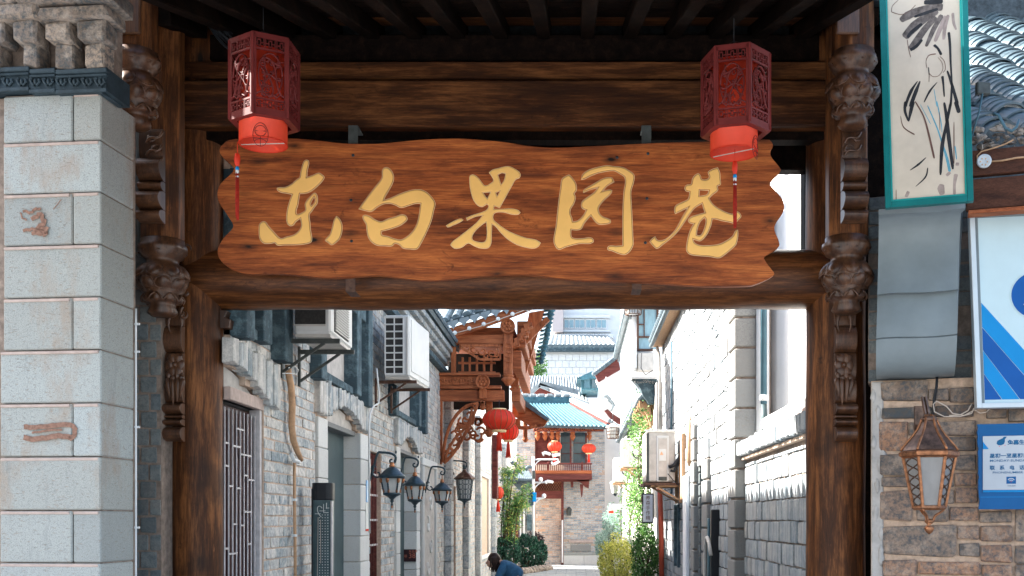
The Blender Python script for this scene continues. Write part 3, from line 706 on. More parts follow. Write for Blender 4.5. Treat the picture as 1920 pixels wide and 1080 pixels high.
# ================================================================== SIGNBOARD
SY = 6.92
board = thing('signboard', 'wide wavy edged wooden street name board with five carved golden characters', 'sign', P(940, 530, SY))
OUT = [(442,261),(419,270),(412,282),(419,296),(434,309),(439,317),(432,327),(415,343),(408,360),(411,379),(426,402),(436,418),(436,429),(419,447),(408,470),(415,489),(436,505),(465,513),
 (507,512),(546,514),(594,519),(627,520),(675,517),(708,515),(750,520),(800,525),(850,522),(905,516),(960,514),(1000,515),(1050,521),(1110,526),(1200,528),(1246,531),(1292,534),(1337,536),(1399,535),(1420,531),(1450,516),(1446,505),(1435,490),(1434,480),(1458,464),(1460,453),(1452,432),(1454,419),(1466,401),(1470,389),(1467,374),(1454,358),(1444,346),(1450,334),(1462,322),(1462,315),(1447,296),(1444,285),(1449,273),(1444,264),(1432,262),
 (1350,265),(1240,268),(1200,270),(1100,275),(1050,277),(1000,275),(940,266),(880,261),(840,260),(780,263),(720,269),(680,270),(640,269),(590,263),(540,260)]
def crom(pts, k=4):
    out = []; n = len(pts)
    for i in range(n):
        p0, p1, p2, p3 = [Vector(pts[(i + j) % n]) for j in (-1, 0, 1, 2)]
        for m in range(k):
            t = m / k; out.append(0.5 * ((2 * p1) + (p2 - p0) * t + (2 * p0 - 5 * p1 + 4 * p2 - p3) * t * t + (3 * p1 - p0 - 3 * p2 + p3) * t ** 3))
    return out
def clip_y(pts, lo, hi):
    for (lim, sgn) in ((lo, 1), (hi, -1)):
        out = []; n = len(pts)
        for i in range(n):
            a, b_ = pts[i], pts[(i + 1) % n]; ia = (a[1] - lim) * sgn >= 0; ib = (b_[1] - lim) * sgn >= 0
            if ia: out.append(a)
            if ia != ib: t = (lim - a[1]) / (b_[1] - a[1]); out.append(Vector((a[0] + (b_[0] - a[0]) * t, lim)))
        pts = out
    return pts
so = crom(OUT)
def to_sign(p): q = P(p[0], p[1], SY); return (q.x, q.z)
for k, (lo, hi) in enumerate(((200, 326.8), (327.4, 424.8), (425.4, 600))):
    pts = [to_sign(p) for p in clip_y(so, lo, hi)]
    curve_shape('plank', [pts], (0, SY + .025 + (k % 2) * .0012, 0), (1, 0, 0), (0, 0, 1), 'signwood', board, depth=.044, bevel=.0035, smooth=False, offset=-.0015)
_jq = random.Random(77)
def Z(ox, oy, s_, pts): return [to_sign((ox + x / s_ + _jq.uniform(-.12, .12), oy + y / s_ + _jq.uniform(-.12, .12))) for x, y in pts]
CH = []
z1 = lambda p: Z(480, 290, 6.0, p); z2 = lambda p: Z(660, 280, 4.908, p); z4 = lambda p: Z(1000, 280, 4.908, p); z5 = lambda p: Z(1210, 300, 5.684, p)
CH.append([z1([(560,60),(590,65),(598,95),(580,180),(575,255),(640,230),(710,205),(745,225),(770,250),(755,290),(720,330),(660,385),(600,425),(540,440),(495,440),(490,470),(475,560),(455,660),(470,670),(520,650),(555,625),(550,560),(575,510),(620,460),(660,430),(685,450),(695,500),(690,550),(660,590),(620,650),(603,670),(610,760),(618,850),(630,960),(620,985),(540,1010),(440,1018),(320,1018),(235,1018),(215,995),(170,1000),(90,1000),(55,970),(35,920),(32,850),(38,785),(75,750),(105,755),(150,810),(200,865),(280,940),(340,925),(430,900),(480,860),(510,800),(505,745),(500,720),(450,755),(420,795),(385,803),(355,780),(342,730),(345,660),(360,580),(385,500),(405,450),(340,435),(280,425),(240,400),(235,375),(260,368),(330,365),(400,330),(450,285),(490,255),(500,200),(515,140),(540,75)]),
 z1([(655,480),(640,500),(615,560),(625,575),(650,550),(665,510)]),
 z1([(905,690),(940,720),(970,790),(968,870),(940,950),(900,990),(850,1018),(810,990),(778,970),(785,950),(830,900),(855,830),(880,730)])])
CH.append([z2([(60,550),(110,480),(200,360),(275,260),(280,190),(300,168),(335,170),(370,205),(385,250),(380,300),(345,370),(300,450),(295,468),(350,450),(450,405),(570,370),(640,372),(690,395),(735,440),(768,495),(755,560),(730,660),(690,760),(640,860),(600,918),(530,920),(470,912),(435,880),(395,868),(370,890),(300,890),(230,885),(180,855),(150,810),(135,740),(130,690),(105,650),(98,615),(120,604),(165,615),(210,645),(265,665),(330,640),(400,620),(460,600),(495,610),(510,640),(490,670),(440,705),(370,730),(300,750),(275,755),(275,785),(330,800),(400,825),(450,832),(510,800),(560,750),(595,690),(615,610),(630,500),(590,500),(520,520),(450,538),(400,515),(350,500),(290,505),(240,530),(175,575),(120,565)])])
CH.append([z2([(1260,215),(1290,190),(1340,175),(1440,155),(1490,175),(1550,225),(1540,265),(1510,275),(1470,340),(1420,430),(1360,540),(1310,520),(1305,550),(1380,550),(1470,545),(1530,560),(1550,580),(1530,600),(1470,600),(1390,580),(1310,592),(1300,640),(1350,690),(1420,740),(1500,780),(1600,815),(1700,835),(1735,860),(1720,890),(1680,912),(1600,905),(1520,880),(1440,835),(1370,770),(1320,710),(1290,690),(1285,780),(1280,870),(1255,908),(1180,912),(1120,890),(1070,865),(1010,905),(940,912),(905,880),(920,855),(990,800),(1080,730),(1150,670),(1200,610),(1140,620),(1060,655),(1050,630),(1110,605),(1190,580),(1240,555),(1255,520),(1240,505),(1200,530),(1160,520),(1120,470),(1090,380),(1080,300),(1085,245),(1110,232),(1160,260),(1200,310),(1225,335),(1280,310),(1300,290),(1285,250)]),
 z2([(1345,235),(1365,300),(1372,325),(1400,280),(1412,225),(1380,218)]), z2([(1205,400),(1245,455),(1275,395)]), z2([(1325,400),(1335,432),(1362,385)]),
 z2([(1235,670),(1190,700),(1110,790),(1110,830),(1150,850),(1220,850),(1240,800)]), z2([(865,700),(900,680),(960,650),(1010,638),(1025,650),(1000,668),(930,700),(880,718)])])
CH.append([z4([(330,232),(265,270),(250,350),(225,540),(205,720),(188,860),(230,922),(300,900),(420,870),(550,858),(555,835),(530,812),(450,820),(365,815),(350,800),(350,740),(400,745),(440,735),(470,680),(530,610),(560,655),(600,690),(650,692),(710,675),(712,655),(680,635),(640,620),(610,590),(600,545),(640,480),(720,400),(725,378),(700,372),(640,385),(680,340),(745,300),(725,262),(700,258),(640,270),(570,310),(500,350),(460,380),(462,400),(510,378),(590,355),(560,395),(500,440),(450,480),(440,520),(455,548),(485,560),(450,620),(400,660),(365,665),(355,625),(340,590),(345,550),(375,500),(390,430),(378,410),(398,380),(395,320),(370,275)]),
 z4([(440,280),(450,235),(500,195),(590,165),(680,148),(740,155),(820,165),(880,195),(930,240),(925,300),(900,390),(905,500),(912,640),(918,800),(920,880),(880,950),(840,972),(780,960),(720,935),(685,925),(685,900),(700,888),(760,890),(820,885),(820,760),(822,560),(830,400),(840,260),(800,230),(740,200),(680,205),(600,220),(520,250),(470,275)])])
CH.append([z5([(770,80),(795,130),(800,200),(800,265),(770,280),(775,320),(720,370),(680,410),(720,470),(790,520),(870,560),(940,575),(975,550),(1000,560),(1022,600),(990,640),(955,675),(900,665),(820,650),(740,630),(715,630),(700,700),(660,790),(610,850),(580,865),(540,855),(512,845),(520,875),(570,905),(680,910),(790,895),(880,850),(930,810),(960,755),(985,745),(990,780),(980,860),(965,905),(920,950),(860,1000),(790,1045),(680,1030),(560,1022),(470,1005),(438,970),(440,900),(460,800),(490,720),(515,680),(470,670),(455,640),(480,610),(550,585),(620,565),(635,560),(620,520),(605,465),(530,510),(480,570),(420,660),(350,760),(280,830),(190,900),(120,945),(85,920),(45,870),(70,840),(105,815),(125,850),(160,860),(220,840),(290,780),(340,710),(380,630),(420,560),(450,510),(390,540),(320,575),(308,540),(320,490),(400,445),(455,415),(470,340),(430,330),(420,290),(440,265),(485,260),(500,200),(530,160),(565,145),(590,170),(600,205),(660,205),(680,180),(668,130),(710,100)]),
 z5([(580,320),(575,385),(660,365),(675,325)]), z5([(630,615),(585,660),(555,740),(548,800),(580,805),(600,790),(630,720),(645,640)])])
for loops in CH:
    rim = curve_shape('character', loops, (0, SY + .001, 0), (1, 0, 0), (0, 0, 1), 'goldrim', board, depth=.004, bevel=0.0, offset=0.0004)
    curve_shape('edge_shade', loops, (0, SY - .001, 0), (1, 0, 0), (0, 0, 1), 'edge_shade', rim, depth=.0040, bevel=0.0, offset=-.0028)  # flat dark band paints the shade of the carved edge
    curve_shape('gold_face', loops, (0, SY - .001, 0), (1, 0, 0), (0, 0, 1), 'gold', rim, depth=.0035, bevel=.0060 if loops is not CH[2] else .0055, offset=-.0118 if loops is not CH[2] else -.0088)
for px, py in ((662, 291), (1215, 288), (658, 375), (659, 452), (1213, 372), (1210, 455), (1157, 295)): b = MB(); b.lathe([(.010, 0), (.009, .003), (.003, .004)], P(px, py, SY - .001), 12, axis=(0, -1, 0)); b.build('bolt_head', 'iron', board)
for px, y0, y1 in ((662, 236, 274), (1212, 236, 272), (657, 512, 546), (1194, 512, 542)):
    q = MB(); w_ = 9 / F * SY; p0, p1 = P(px, y0, SY + .05), P(px, y1, SY + .05)
    q.span((p0.x - w_, SY + .048, p1.z), (p0.x + w_, SY + .054, p0.z)); q.span((p0.x - w_, SY + .048, (p0.z if y0 < 400 else p1.z) - .003), (p0.x + w_, SY + .22, (p0.z if y0 < 400 else p1.z) + .003))
    q.build('iron_hanger', 'rust' if y0 > 400 else 'greensteel', board, bevel=.001)

# ================================================================== HEXAGONAL LANTERNS
def fret_panel(mb, W, Hh, T, flip):
    """pierced panel: frame, meander bands top and bottom, figure of curling scroll work in the middle; local x right, z up"""
    t = .016
    def bx(x0, x1, z0, z1, d=T): mb.add(*boxv(x0, x1, -d / 2, d / 2, z0, z1), False, mb.cur)
    def boxv(x0, x1, y0, y1, z0, z1):
        vs = [(x, y, z) for x in (x0, x1) for y in (y0, y1) for z in (z0, z1)]
        return vs, [(0, 1, 3, 2), (4, 6, 7, 5), (0, 4, 5, 1), (2, 3, 7, 6), (0, 2, 6, 4), (1, 5, 7, 3)]
    h = W / 2
    bx(-h, -h + t * 1.3, 0, Hh); bx(h - t * 1.3, h, 0, Hh); bx(-h, h, 0, .035); bx(-h, h, Hh - .022, Hh)
    for z in (.082, Hh - .088): bx(-h + t, h - t, z, z + .010)
    for z0, z1 in ((.035, .082), (Hh - .078, Hh - .022)):
        n = 5; ww = (W - 2.6 * t) / n; q = .0042
        for i in range(n):
            a = -h + 1.3 * t + i * ww; m = (z0 + z1) / 2
            if i % 2 == 0:
                bx(a + ww * .18, a + ww * .82, z0 + .008, z0 + .008 + q); bx(a + ww * .18, a + ww * .82, z1 - .008 - q, z1 - .008)
                bx(a + ww * .18, a + ww * .18 + q, z0 + .008, z1 - .008); bx(a + ww * .82 - q, a + ww * .82, z0 + .008, z1 - .008); bx(a - .001, a + ww * .18, m - q / 2, m + q / 2); bx(a + ww * .82, a + ww, m - q / 2, m + q / 2)
            else:
                bx(a + ww * .3, a + ww * .3 + q, z0, z1); bx(a + ww * .6, a + ww * .6 + q, z0, z1); bx(a, a + ww * .3, m - q / 2, m + q / 2); bx(a + ww * .6, a + ww, m - q / 2, m + q / 2); bx(a + ww * .3, a + ww * .6, m - q, m)
    z0, z1 = .092, Hh - .088; mz = (z0 + z1) / 2; hw = h - 1.3 * t; hh = (z1 - z0) / 2; fx = -1 if flip else 1
    def tb(path, r): 
        mb.add_tube_local(path, r)
    q = random.Random(11)
    ring = [(fx * math.cos(a) * hw * .86, 0, mz + math.sin(a) * hh * .90) for a in [i * math.pi / 9 for i in range(19)]]
    tb(ring, .0075)
    S = [((-.6, -.9), (-.9, -.2), (.9, .1), (.5, .85)), ((-.1, -.95), (.9, -.5), (-.8, .1), (-.35, .75)), ((.75, -.8), (.2, -.2), (.6, .35), (.0, .62)), ((-.8, -.5), (-.3, -.5), (-.1, .0), (-.75, .3)), ((-.6, .6), (-.1, .9), (.3, .3), (.75, .5)), ((-.5, -.1), (.0, .3), (.4, -.4), (.8, -.1))]
    for a, b_, c_, d_ in S:
        pa = [(p[0] * hw * fx, 0, mz + p[1] * hh) for p in (a, b_, c_, d_)]; tb(bez(*pa, 10), q.uniform(.006, .011))
    for k in range(24):
        cx_, cz_ = q.uniform(-.65, .65) * hw, mz + q.uniform(-.75, .7) * hh; tb(spiral((cx_, 0, cz_), .004, q.uniform(.014, .026), q.uniform(0, 6), q.uniform(4, 10), n=10), q.uniform(.0045, .0065))
    for sx, sz in ((-1, -1), (1, -1)): tb([(sx * hw, 0, z0 + .02), (sx * hw * .7, 0, z0 + .035), (sx * hw * .45, 0, z0 + .012), (sx * hw * .1, 0, z0 + .03)], .009)
class LMB(MB):
    cur = None
    def add_tube_local(s, path, r):
        t = MB(); t.tube(path, r, 5, flat=.6); 
        s.add(t.v, t.f, True, s.cur)
def hex_lantern(px, pyt, pyb, Y, rot, label, cyl_off, tass_px, seed):
    """pyt/pyb: rows of the top and bottom of the front panels"""
    R = 0.200 * Y / 6.3; Hh = (pyb - pyt) / F * (Y - R * .9); base = P(px, pyb, Y - R * .9); base.y = Y
    L = thing('hexagonal_lantern', label, 'lantern', base, 'pierced hexagonal lanterns hanging in front of the name board')
    side = R
    for k in range(6):
        a0 = rot + k * math.pi / 3; p0 = Vector((R * math.cos(a0), R * math.sin(a0), 0)); a1 = a0 + math.pi / 3; p1 = Vector((R * math.cos(a1), R * math.sin(a1), 0))
        d = (p1 - p0).normalized(); nrm = Vector((d.y, -d.x, 0)); m = (p0 + p1) / 2 * .985
        T = Matrix((d, -nrm, Vector((0, 0, 1)))).transposed().to_4x4(); T.translation = base + m
        mb = LMB(); mb.cur = T; fret_panel(mb, side, Hh, .010, k % 2); mb.build('fret_panel', 'lacq', L)
        q = MB(); q.bar(base + p0 * 1.0, base + p0 * 1.0 + Vector((0, 0, Hh)), .014, .014, up=(1, 0, 0)); q.build('corner_bar', 'lacq', L)
    for nm, zz in (('top_frame', Hh + .004), ('bottom_frame', -.004)):
        q = MB(); vo = []; vi = []
        for k in range(6):
            a = rot + k * math.pi / 3; vo.append((R * 1.015 * math.cos(a), R * 1.015 * math.sin(a))); vi.append((R * .80 * math.cos(a), R * .80 * math.sin(a)))
        vs = []
        for z in (zz - .004, zz + .004): vs += [(base.x + x, base.y + y, base.z + z) for x, y in vo] + [(base.x + x, base.y + y, base.z + z) for x, y in vi]
        fs = []
        for k in range(6):
            k2 = (k + 1) % 6; fs += [(k, 6 + k, 6 + k2, k2), (12 + k, 12 + k2, 18 + k2, 18 + k), (k, k2, 12 + k2, 12 + k), (6 + k, 18 + k, 18 + k2, 6 + k2)]
        q.add(vs, fs); q.build(nm, 'lacq', L)
    # inner paper cylinder that sticks out below
    rc = 0.139; zb = -.118; zt = Hh - .05; cx_, cy_ = base.x + cyl_off, base.y
    q = MB(); n = 48; vs = []; fs = []
    for j, (r, z) in enumerate([(rc, zb), (rc, zt), (rc - .002, zt), (rc - .002, zb)]):
        for k in range(n): a = 2 * math.pi * k / n; vs.append((cx_ + r * math.cos(a), cy_ + r * math.sin(a), base.z + z))
    for j in range(4):
        j2 = (j + 1) % 4
        for k in range(n): k2 = (k + 1) % n; fs.append((j * n + k, j * n + k2, j2 * n + k2, j2 * n + k))
    q.add(vs, fs, True); cyl = q.build('paper_cylinder', 'paper', L)
    for z in (zb, zt): q = MB(); q.tube([(cx_ + rc * math.cos(2 * math.pi * k / 40), cy_ + rc * math.sin(2 * math.pi * k / 40), base.z + z) for k in range(41)], .0035, 5, caps=False); q.build('hoop', 'silk', cyl)
    # round fruit emblem printed on the paper (stroke rings wrapped on the cylinder)
    q = MB(); a_m = -math.pi / 2 + (0.17 if seed == 1 else 1.02); r_ = rc + .0015
    def on(u_, v_): a = a_m + u_ / rc; return Vector((cx_ + r_ * math.cos(a), cy_ + r_ * math.sin(a), base.z - .108 + v_))
    def st(pts): q.tube([on(*p) for p in pts], .0016, 4)
    st([(.043 * math.cos(t * math.pi / 12), .068 * math.sin(t * math.pi / 12)) for t in range(25)])
    st([(.032 * math.cos(t * math.pi / 12), .022 + .030 * math.sin(t * math.pi / 12)) for t in range(25)])
    st([(-.03, .022), (.03, .022)]); st([(-.038, -.020), (.038, -.020)]); st([(0, -.008), (0, -.066)])
    st([(-.036, -.040), (-.02, -.028), (0, -.024)]); st([(.036, -.040), (.02, -.028), (0, -.024)])
    q.build('printed_emblem', 'lacq', cyl)
    q = MB(); ang = 0.12 if seed == 1 else 0.62
    q.bar((cx_ - rc * math.cos(ang), cy_ - rc * math.sin(ang) * (-1), base.z + zb + .006), (cx_ + rc * math.cos(ang), cy_ + rc * math.sin(ang) * (-1), base.z + zb + .002), .008, .003); q.build('wooden_crossbar', 'cablew', L)
    # tassel
    tp = P(tass_px, 0, Y); tx = tp.x; ty = base.y - (.02 if seed == 1 else .04); tz = base.z + zb
    T_ = empty_part('tassel', L, (tx, ty, tz))
    q = MB(); q.tube([(tx, ty, tz + .01), (tx, ty, tz - .055)], .0022, 5); q.build('cord', 'silk', T_)
    q = MB(); q.blob((tx, ty, tz - .095), (.017, .013, .042), 12, 8, .3, 2); 
    for k in range(5): q.tube(spiral((tx + .008, ty, tz - .075 - k * .011), .002, .012, 0, 5, n=8), .003, 5)
    q.build('knot', 'silk', T_)
    q = MB(); q.lathe([(.008, -.014), (.012, 0), (.008, .014)], (tx, ty, tz - .150), 10); q.build('bead', 'bluelt', T_)
    q = MB(); q.lathe([(.0095, -.012), (.0105, 0), (.0095, .012)], (tx, ty, tz - .166), 10); q.lathe([(.0095, -.005), (.0105, 0), (.0095, .005)], (tx, ty, tz - .196), 10); q.build('white_band', 'whitedot', T_)
    q = MB(); 
    for k in range(16):
        a = k * 2.39; rr = .008 * math.sqrt(k / 16); q.tube([(tx + rr * math.cos(a), ty + rr * math.sin(a), tz - .17), (tx + rr * 1.3 * math.cos(a), ty + rr * 1.3 * math.sin(a), tz - .33), (tx + rr * 1.1 * math.cos(a), ty + rr * math.sin(a), tz - .43 - .01 * (k % 3))], .0035, 4)
    q.build('fringe', 'tassel', T_)
    q = MB(); top = Vector((cx_, base.y, base.z + Hh)); q.tube([top, (cx_, base.y, 5.0)], .0025, 5)
    for k in range(3): a = rot + k * 2 * math.pi / 3; q.tube([top + Vector((0, 0, .10)), base + Vector((R * .9 * math.cos(a), R * .9 * math.sin(a), Hh))], .0018, 4)
    q.build('hanging_cord', 'cableb', L)
    return L
hex_lantern(479, 63, 212, 6.3, math.radians(-93), 'pierced maroon hexagonal lantern with red paper cylinder at the left end of the name board', -.008, 447, 1)
hex_lantern(1388, 83, 229, 6.3, math.radians(-75), 'pierced maroon hexagonal lantern with red paper cylinder at the right end of the name board', -.01, 1376, 2)
# loose cables tied under the gate roof at the left
q = MB(); r9 = random.Random(3)
for k in range(9):
    x = 352 + r9.uniform(0, 30)
    q.tube(bez(P(x - 20, -20, 6.9), P(x + 30, 20 + k * 6, 6.85), P(x + 46, 30 + k * 8, 6.8), P(x + 70 + r9.uniform(-8, 10), 60 + k * 5, 6.9), 10), .006, 5)
q.tube([P(352, -20, 6.86), P(425, 66, 6.86)], .007, 6); q.tube([P(398, 45, 6.84), P(432, 78, 6.84)], .006, 6)
tag(q.build('cable_bundle', 'cableb'), 'tangle of dark cables under the gate roof above the left lantern', 'cables')
class Plane:
    """a facade plane: O a point on it, yaw in degrees (positive: its right end comes nearer); hit() finds where a sight line meets it"""
    def __init__(s, px, Y, yaw, lean=0.0):
        a = math.radians(yaw); s.O = Vector((XW(px, Y), Y, 0)); s.u = Vector((math.cos(a), -math.sin(a), 0)); s.n = Vector((-math.sin(a), -math.cos(a), 0))
        s.v = Vector((lean, 0, 1)); s.R = frame_mat(s.u, s.n)
    def hit(s, px, py, out=0.0):
        d = Vector(((px - CX) / F, 1, -(py - CY) / F)); e = Vector((0, 0, EYE)); o = s.O + s.n * out
        t = (o - e).dot(s.n) / d.dot(s.n); return e + d * t
    def uz(s, px, py, out=0.0):
        p = s.hit(px, py, out); q = p - s.O; return q.dot(s.u), p.z
    def at(s, t, z, out=0.0): p = s.O + s.u * t + s.n * out; return Vector((p.x, p.y, z))
    def slab(s, mb, px0, py0, px1, py1, out0, out1, ch=0.0, r=0.0):
        """box whose front face (at out1) covers the photo rectangle"""
        t0, z0 = s.uz(px0, py1, out1); t1, z1 = s.uz(px1, py0, out1); z0b = s.uz(px1, py1, out1)[1]; z0 = (z0 + z0b) / 2; z1 = (z1 + s.uz(px0, py0, out1)[1]) / 2
        c = s.at((t0 + t1) / 2, (z0 + z1) / 2, (out0 + out1) / 2); mb.box(c, (abs(t1 - t0), abs(out1 - out0), abs(z1 - z0)), s.R, ch, r); return mb
    def brickpiece(s, name, mat, parent, px0, py0, px1, py1, out0, out1, cham=(.03, .1, .05), rough=.03):
        t0, z0 = s.uz(px0, py1, out1); t1, z1 = s.uz(px1, py0, out1)
        return piece(name, mat, parent, s.at((t0 + t1) / 2, (z0 + z1) / 2, (out0 + out1) / 2), (t1 - t0, abs(out1 - out0), z1 - z0), s.R, None, cham, rough)
# ================================================================== LEFT STONE PIER
LP = Plane(189, 6.0, 6.0)
pier = thing('stone_pier', 'pale granite block pier with dark carved cornice and brick corbels, left of the gate', 'pier', LP.at(-.3, 0))
JY = [172, 262, 359, 457, 556, 655, 755, 856, 957, 1056]
JZ = [LP.uz(189, y)[1] for y in JY]
while JZ[-1] > 0.05: JZ.append(max(0.0, JZ[-1] - .298))
DEP = 0.36
mb = MB(); mb.box(LP.at(-.62, JZ[0] / 2, -.215), (1.22, .36, JZ[0]), LP.R); mb.build('core', 'mortardk', pier)
for k in range(len(JZ) - 1):
    z1, z0 = JZ[k], JZ[k + 1]; full = k % 2 == 1
    tj = LP.uz(136, 500)[0]; te = LP.uz(6, 500)[0] - (.02 if k > 4 else 0.0); g_ = .0035
    lay = [(te, 0.0)] if full else [(te, tj - g_), (tj + g_, 0.0)]
    for a, b_ in lay:
        d = DEP if b_ == 0.0 else .22; oj = rnd.uniform(-.004, .004)
        q = MB(); q.box(LP.at((a + b_) / 2, (z0 + z1) / 2, -d / 2 + oj), (b_ - a, d, z1 - z0 - .007), LP.R, .007)
        q.build('granite_block', 'granite', pier)
    q = MB(); a, b_ = te + .01, -.012; q.box(LP.at((a + b_) / 2, z1 - .012, -DEP / 2 - .008), (b_ - a, DEP, .022), LP.R); q.build('bed_joint', 'mortardk', pier)
    for a, b_ in lay:
        if k > 3 or rnd.random() < .5: q = MB(); q.box(LP.at((a + b_) / 2 - .004, z1 - .014, -.05 + .0065), (b_ - a - .02, .1, .016), LP.R, .003); q.build('worn_edge', 'stone_lintel', pier)
    q = MB(); q.box(LP.at(te - .20, (z0 + z1) / 2, -.16), (.38, .2, z1 - z0 - .008), LP.R, .008); q.build('return_block', 'corbel', pier)
for k, (a, b_) in enumerate(((-130, 54), (54, 103), (103, 200))):     # carved cornice tiles
    q = MB(); LP.slab(q, a + .5, 128, b_ - .5, 172, -.2, .05)
    LP.slab(q, a + .5, 128, b_ - .5, 136, .05, .085, .004); LP.slab(q, a + .5, 138.5, b_ - .5, 143, .05, .072, .003); LP.slab(q, a + .5, 166, b_ - .5, 173, .05, .066, .003)
    n_ = max(1, round((b_ - a) / 26))
    for j in range(n_):
        px = a + (j + .5) * (b_ - a) / n_; s_ = 5.9 / F
        c = LP.hit(px, 154, .055); n3 = LP.n
        for sg in (-1, 1):
            q.tube([LP.hit(px + sg * (2 + 6 * math.sin(t)), 160 - 5 * t, .058) for t in [i * .45 for i in range(7)]], [2.6 * s_] * 5 + [1.8 * s_, 1 * s_], 6)
            q.tube(spiral(LP.hit(px + sg * 8, 150, .060), .001, .0125, 0, sg * 5.5, LP.u, (0, 0, 1), 10), 1.6 * s_, 5)
        q.blob(LP.hit(px, 153, .060), (.010, .010, .018), 8, 6)
    q.build('carved_tile', 'carvedtile', pier)
q = MB(); q.box(LP.at(.024, LP.uz(200, 150, .06)[1], -.055), (.03, .22, .135), LP.R, .004); q.build('cornice_return', 'carvedtile', pier)
CB = [(-38, 6, -34, 2), (22, 66, 42, 74), (82, 128, 102, 140), (143, 197, 158, 196)]
for (a, b_, c_, d_) in CB:                                            # stepped corbels
    LP.brickpiece('corbel_block', 'corbel', pier, a, 36, b_, 77, -.02, .13, (.09, .10, .12), .06)
    LP.brickpiece('corbel_foot', 'corbel', pier, c_, 76, d_ - 3, 127, -.05, .08, (.08, .10, .09), .06)
for (a, b_) in ((-60, 66), (68, 198)): LP.brickpiece('ledge_slab', 'corbel', pier, a, 4, b_, 35, -.05, .17, (.03, .10, .12), .05)
for (a, b_) in ((-60, 20), (22, 130), (132, 205)): LP.brickpiece('ledge_slab', 'corbel', pier, a, -34, b_, 2, -.05, .21, (.03, .10, .12), .05)
q = MB(); LP.slab(q, -90, -200, 186, 128, -.30, -.05); q.build('corbel_backing', 'mortardk', pier)
# sprayed mark on a block, and the worn one above
def smooth_open(pts, wd, k=6):
    n = len(pts); ws = list(wd) if isinstance(wd, (list, tuple)) else [wd] * n
    while len(ws) < n: ws.append(ws[-1])
    e = [pts[0]] + list(pts) + [pts[-1]]; o, ow = [], []
    for i in range(n - 1):
        p0, p1, p2, p3 = [Vector((a[0], a[1])) for a in e[i:i + 4]]
        for m in range(k):
            t = m / k; o.append(tuple(0.5 * ((2 * p1) + (p2 - p0) * t + (2 * p0 - 5 * p1 + 4 * p2 - p3) * t * t + (3 * p1 - p0 - 3 * p2 + p3) * t ** 3))); ow.append(ws[i] + (ws[i + 1] - ws[i]) * t)
    o.append(pts[-1]); ow.append(ws[n - 1]); ow[0] *= .6; ow[-1] *= .6; return o, ow
def strokes(plane, out, segs, mat, parent, name, th=.0012):
    q = MB()
    for seg in segs:
        pts = seg[0]; wd = seg[1]; L = []; Rr = []
        if len(pts) < 9: pts, wd = smooth_open(pts, wd)
        n = len(pts)
        P3 = [plane.hit(p[0], p[1], out) for p in pts]; ws = wd if isinstance(wd, (list, tuple)) else [wd] * n
        for i in range(n):
            t = (P3[min(i + 1, n - 1)] - P3[max(i - 1, 0)]).normalized(); s_ = t.cross(plane.n).normalized(); w_ = ws[min(i, len(ws) - 1)] / 2 / F * P3[i].y
            L.append(P3[i] + s_ * w_); Rr.append(P3[i] - s_ * w_)
        vs = L + Rr; vs += [p - plane.n * th for p in vs]; fs = []
        for i in range(n - 1): fs += [(i, i + 1, n + i + 1, n + i), (2 * n + i, 3 * n + i, 3 * n + i + 1, 2 * n + i + 1), (i, 2 * n + i, 2 * n + i + 1, i + 1), (n + i, n + i + 1, 3 * n + i + 1, 3 * n + i)]
        fs += [(0, n, 3 * n, 2 * n), (n - 1, 3 * n - 1, 4 * n - 1, 2 * n - 1)]
        q.add(vs, fs)
    return q.build(name, mat, parent)
def rough_line(pts, k=5, j=1.0, sd=1):
    q = random.Random(sd); o = []
    for i in range(len(pts) - 1):
        for m in range(k): t = m / k; o.append((pts[i][0] + (pts[i + 1][0] - pts[i][0]) * t + q.uniform(-j, j), pts[i][1] + (pts[i + 1][1] - pts[i][1]) * t + q.uniform(-j, j)))
    o.append(pts[-1]); return o
strokes(LP, .006, [(rough_line([(45, 800), (60, 802), (90, 799), (120, 796), (134, 797)], 4, .7), [9, 10, 9, 10, 9]), (rough_line([(134, 797), (141, 804), (139, 817), (130, 823)], 3, .8), 9), (rough_line([(133, 820), (110, 817), (85, 821), (60, 824), (44, 820)], 4, .8), 10), (rough_line([(60, 811), (80, 809), (95, 806), (116, 806)], 4, .6), 4)], 'redmark', pier, 'sprayed_mark')
strokes(LP, .005, [(rough_line([(38, 398), (42, 410), (50, 412)], 4, 1.2), 3), (rough_line([(44, 395), (58, 400), (64, 392), (76, 392)], 4, 2), 5), (rough_line([(60, 410), (76, 402), (84, 418), (70, 428), (90, 430)], 5, 2), 8), (rough_line([(44, 432), (60, 430), (90, 436), (80, 442)], 4, 1.5), 6), (rough_line([(100, 392), (115, 374)], 5, .5), 1.5), (rough_line([(60, 437), (80, 438)], 4, 1.5), 7)], 'redmark', pier, 'worn_mark')
# white cable clipped down the back edge of the pier
q = MB(); pts = [LP.at(-.002 + .012, LP.uz(189, y)[1], -.365) + Vector((0, 0, 0)) for y in range(555, 1300, 40)]
q.tube(pts, .006, 6)
cbl = q.build('white_cable', 'pvc'); tag(cbl, 'thin white cable clipped down the back edge of the granite pier', 'cable')
for y in (585, 640, 790, 990): q = MB(); p = LP.at(.012, LP.uz(189, y)[1], -.375); q.box(p, (.03, .015, .012)); q.build('clip', 'pvc', cbl)
q = MB(); q.tube([P(190, -60, 6.1), P(193, 0, 6.1), P(205, 24, 6.15), P(214, 50, 6.3), P(218, 120, 6.5), P(262, 250, 7.0), P(264, 480, 7.0)], .022, 10)
tag(q.build('grey_conduit', 'stucco'), 'grey flexible conduit bending down between the brick corbels and the gate', 'pipe')
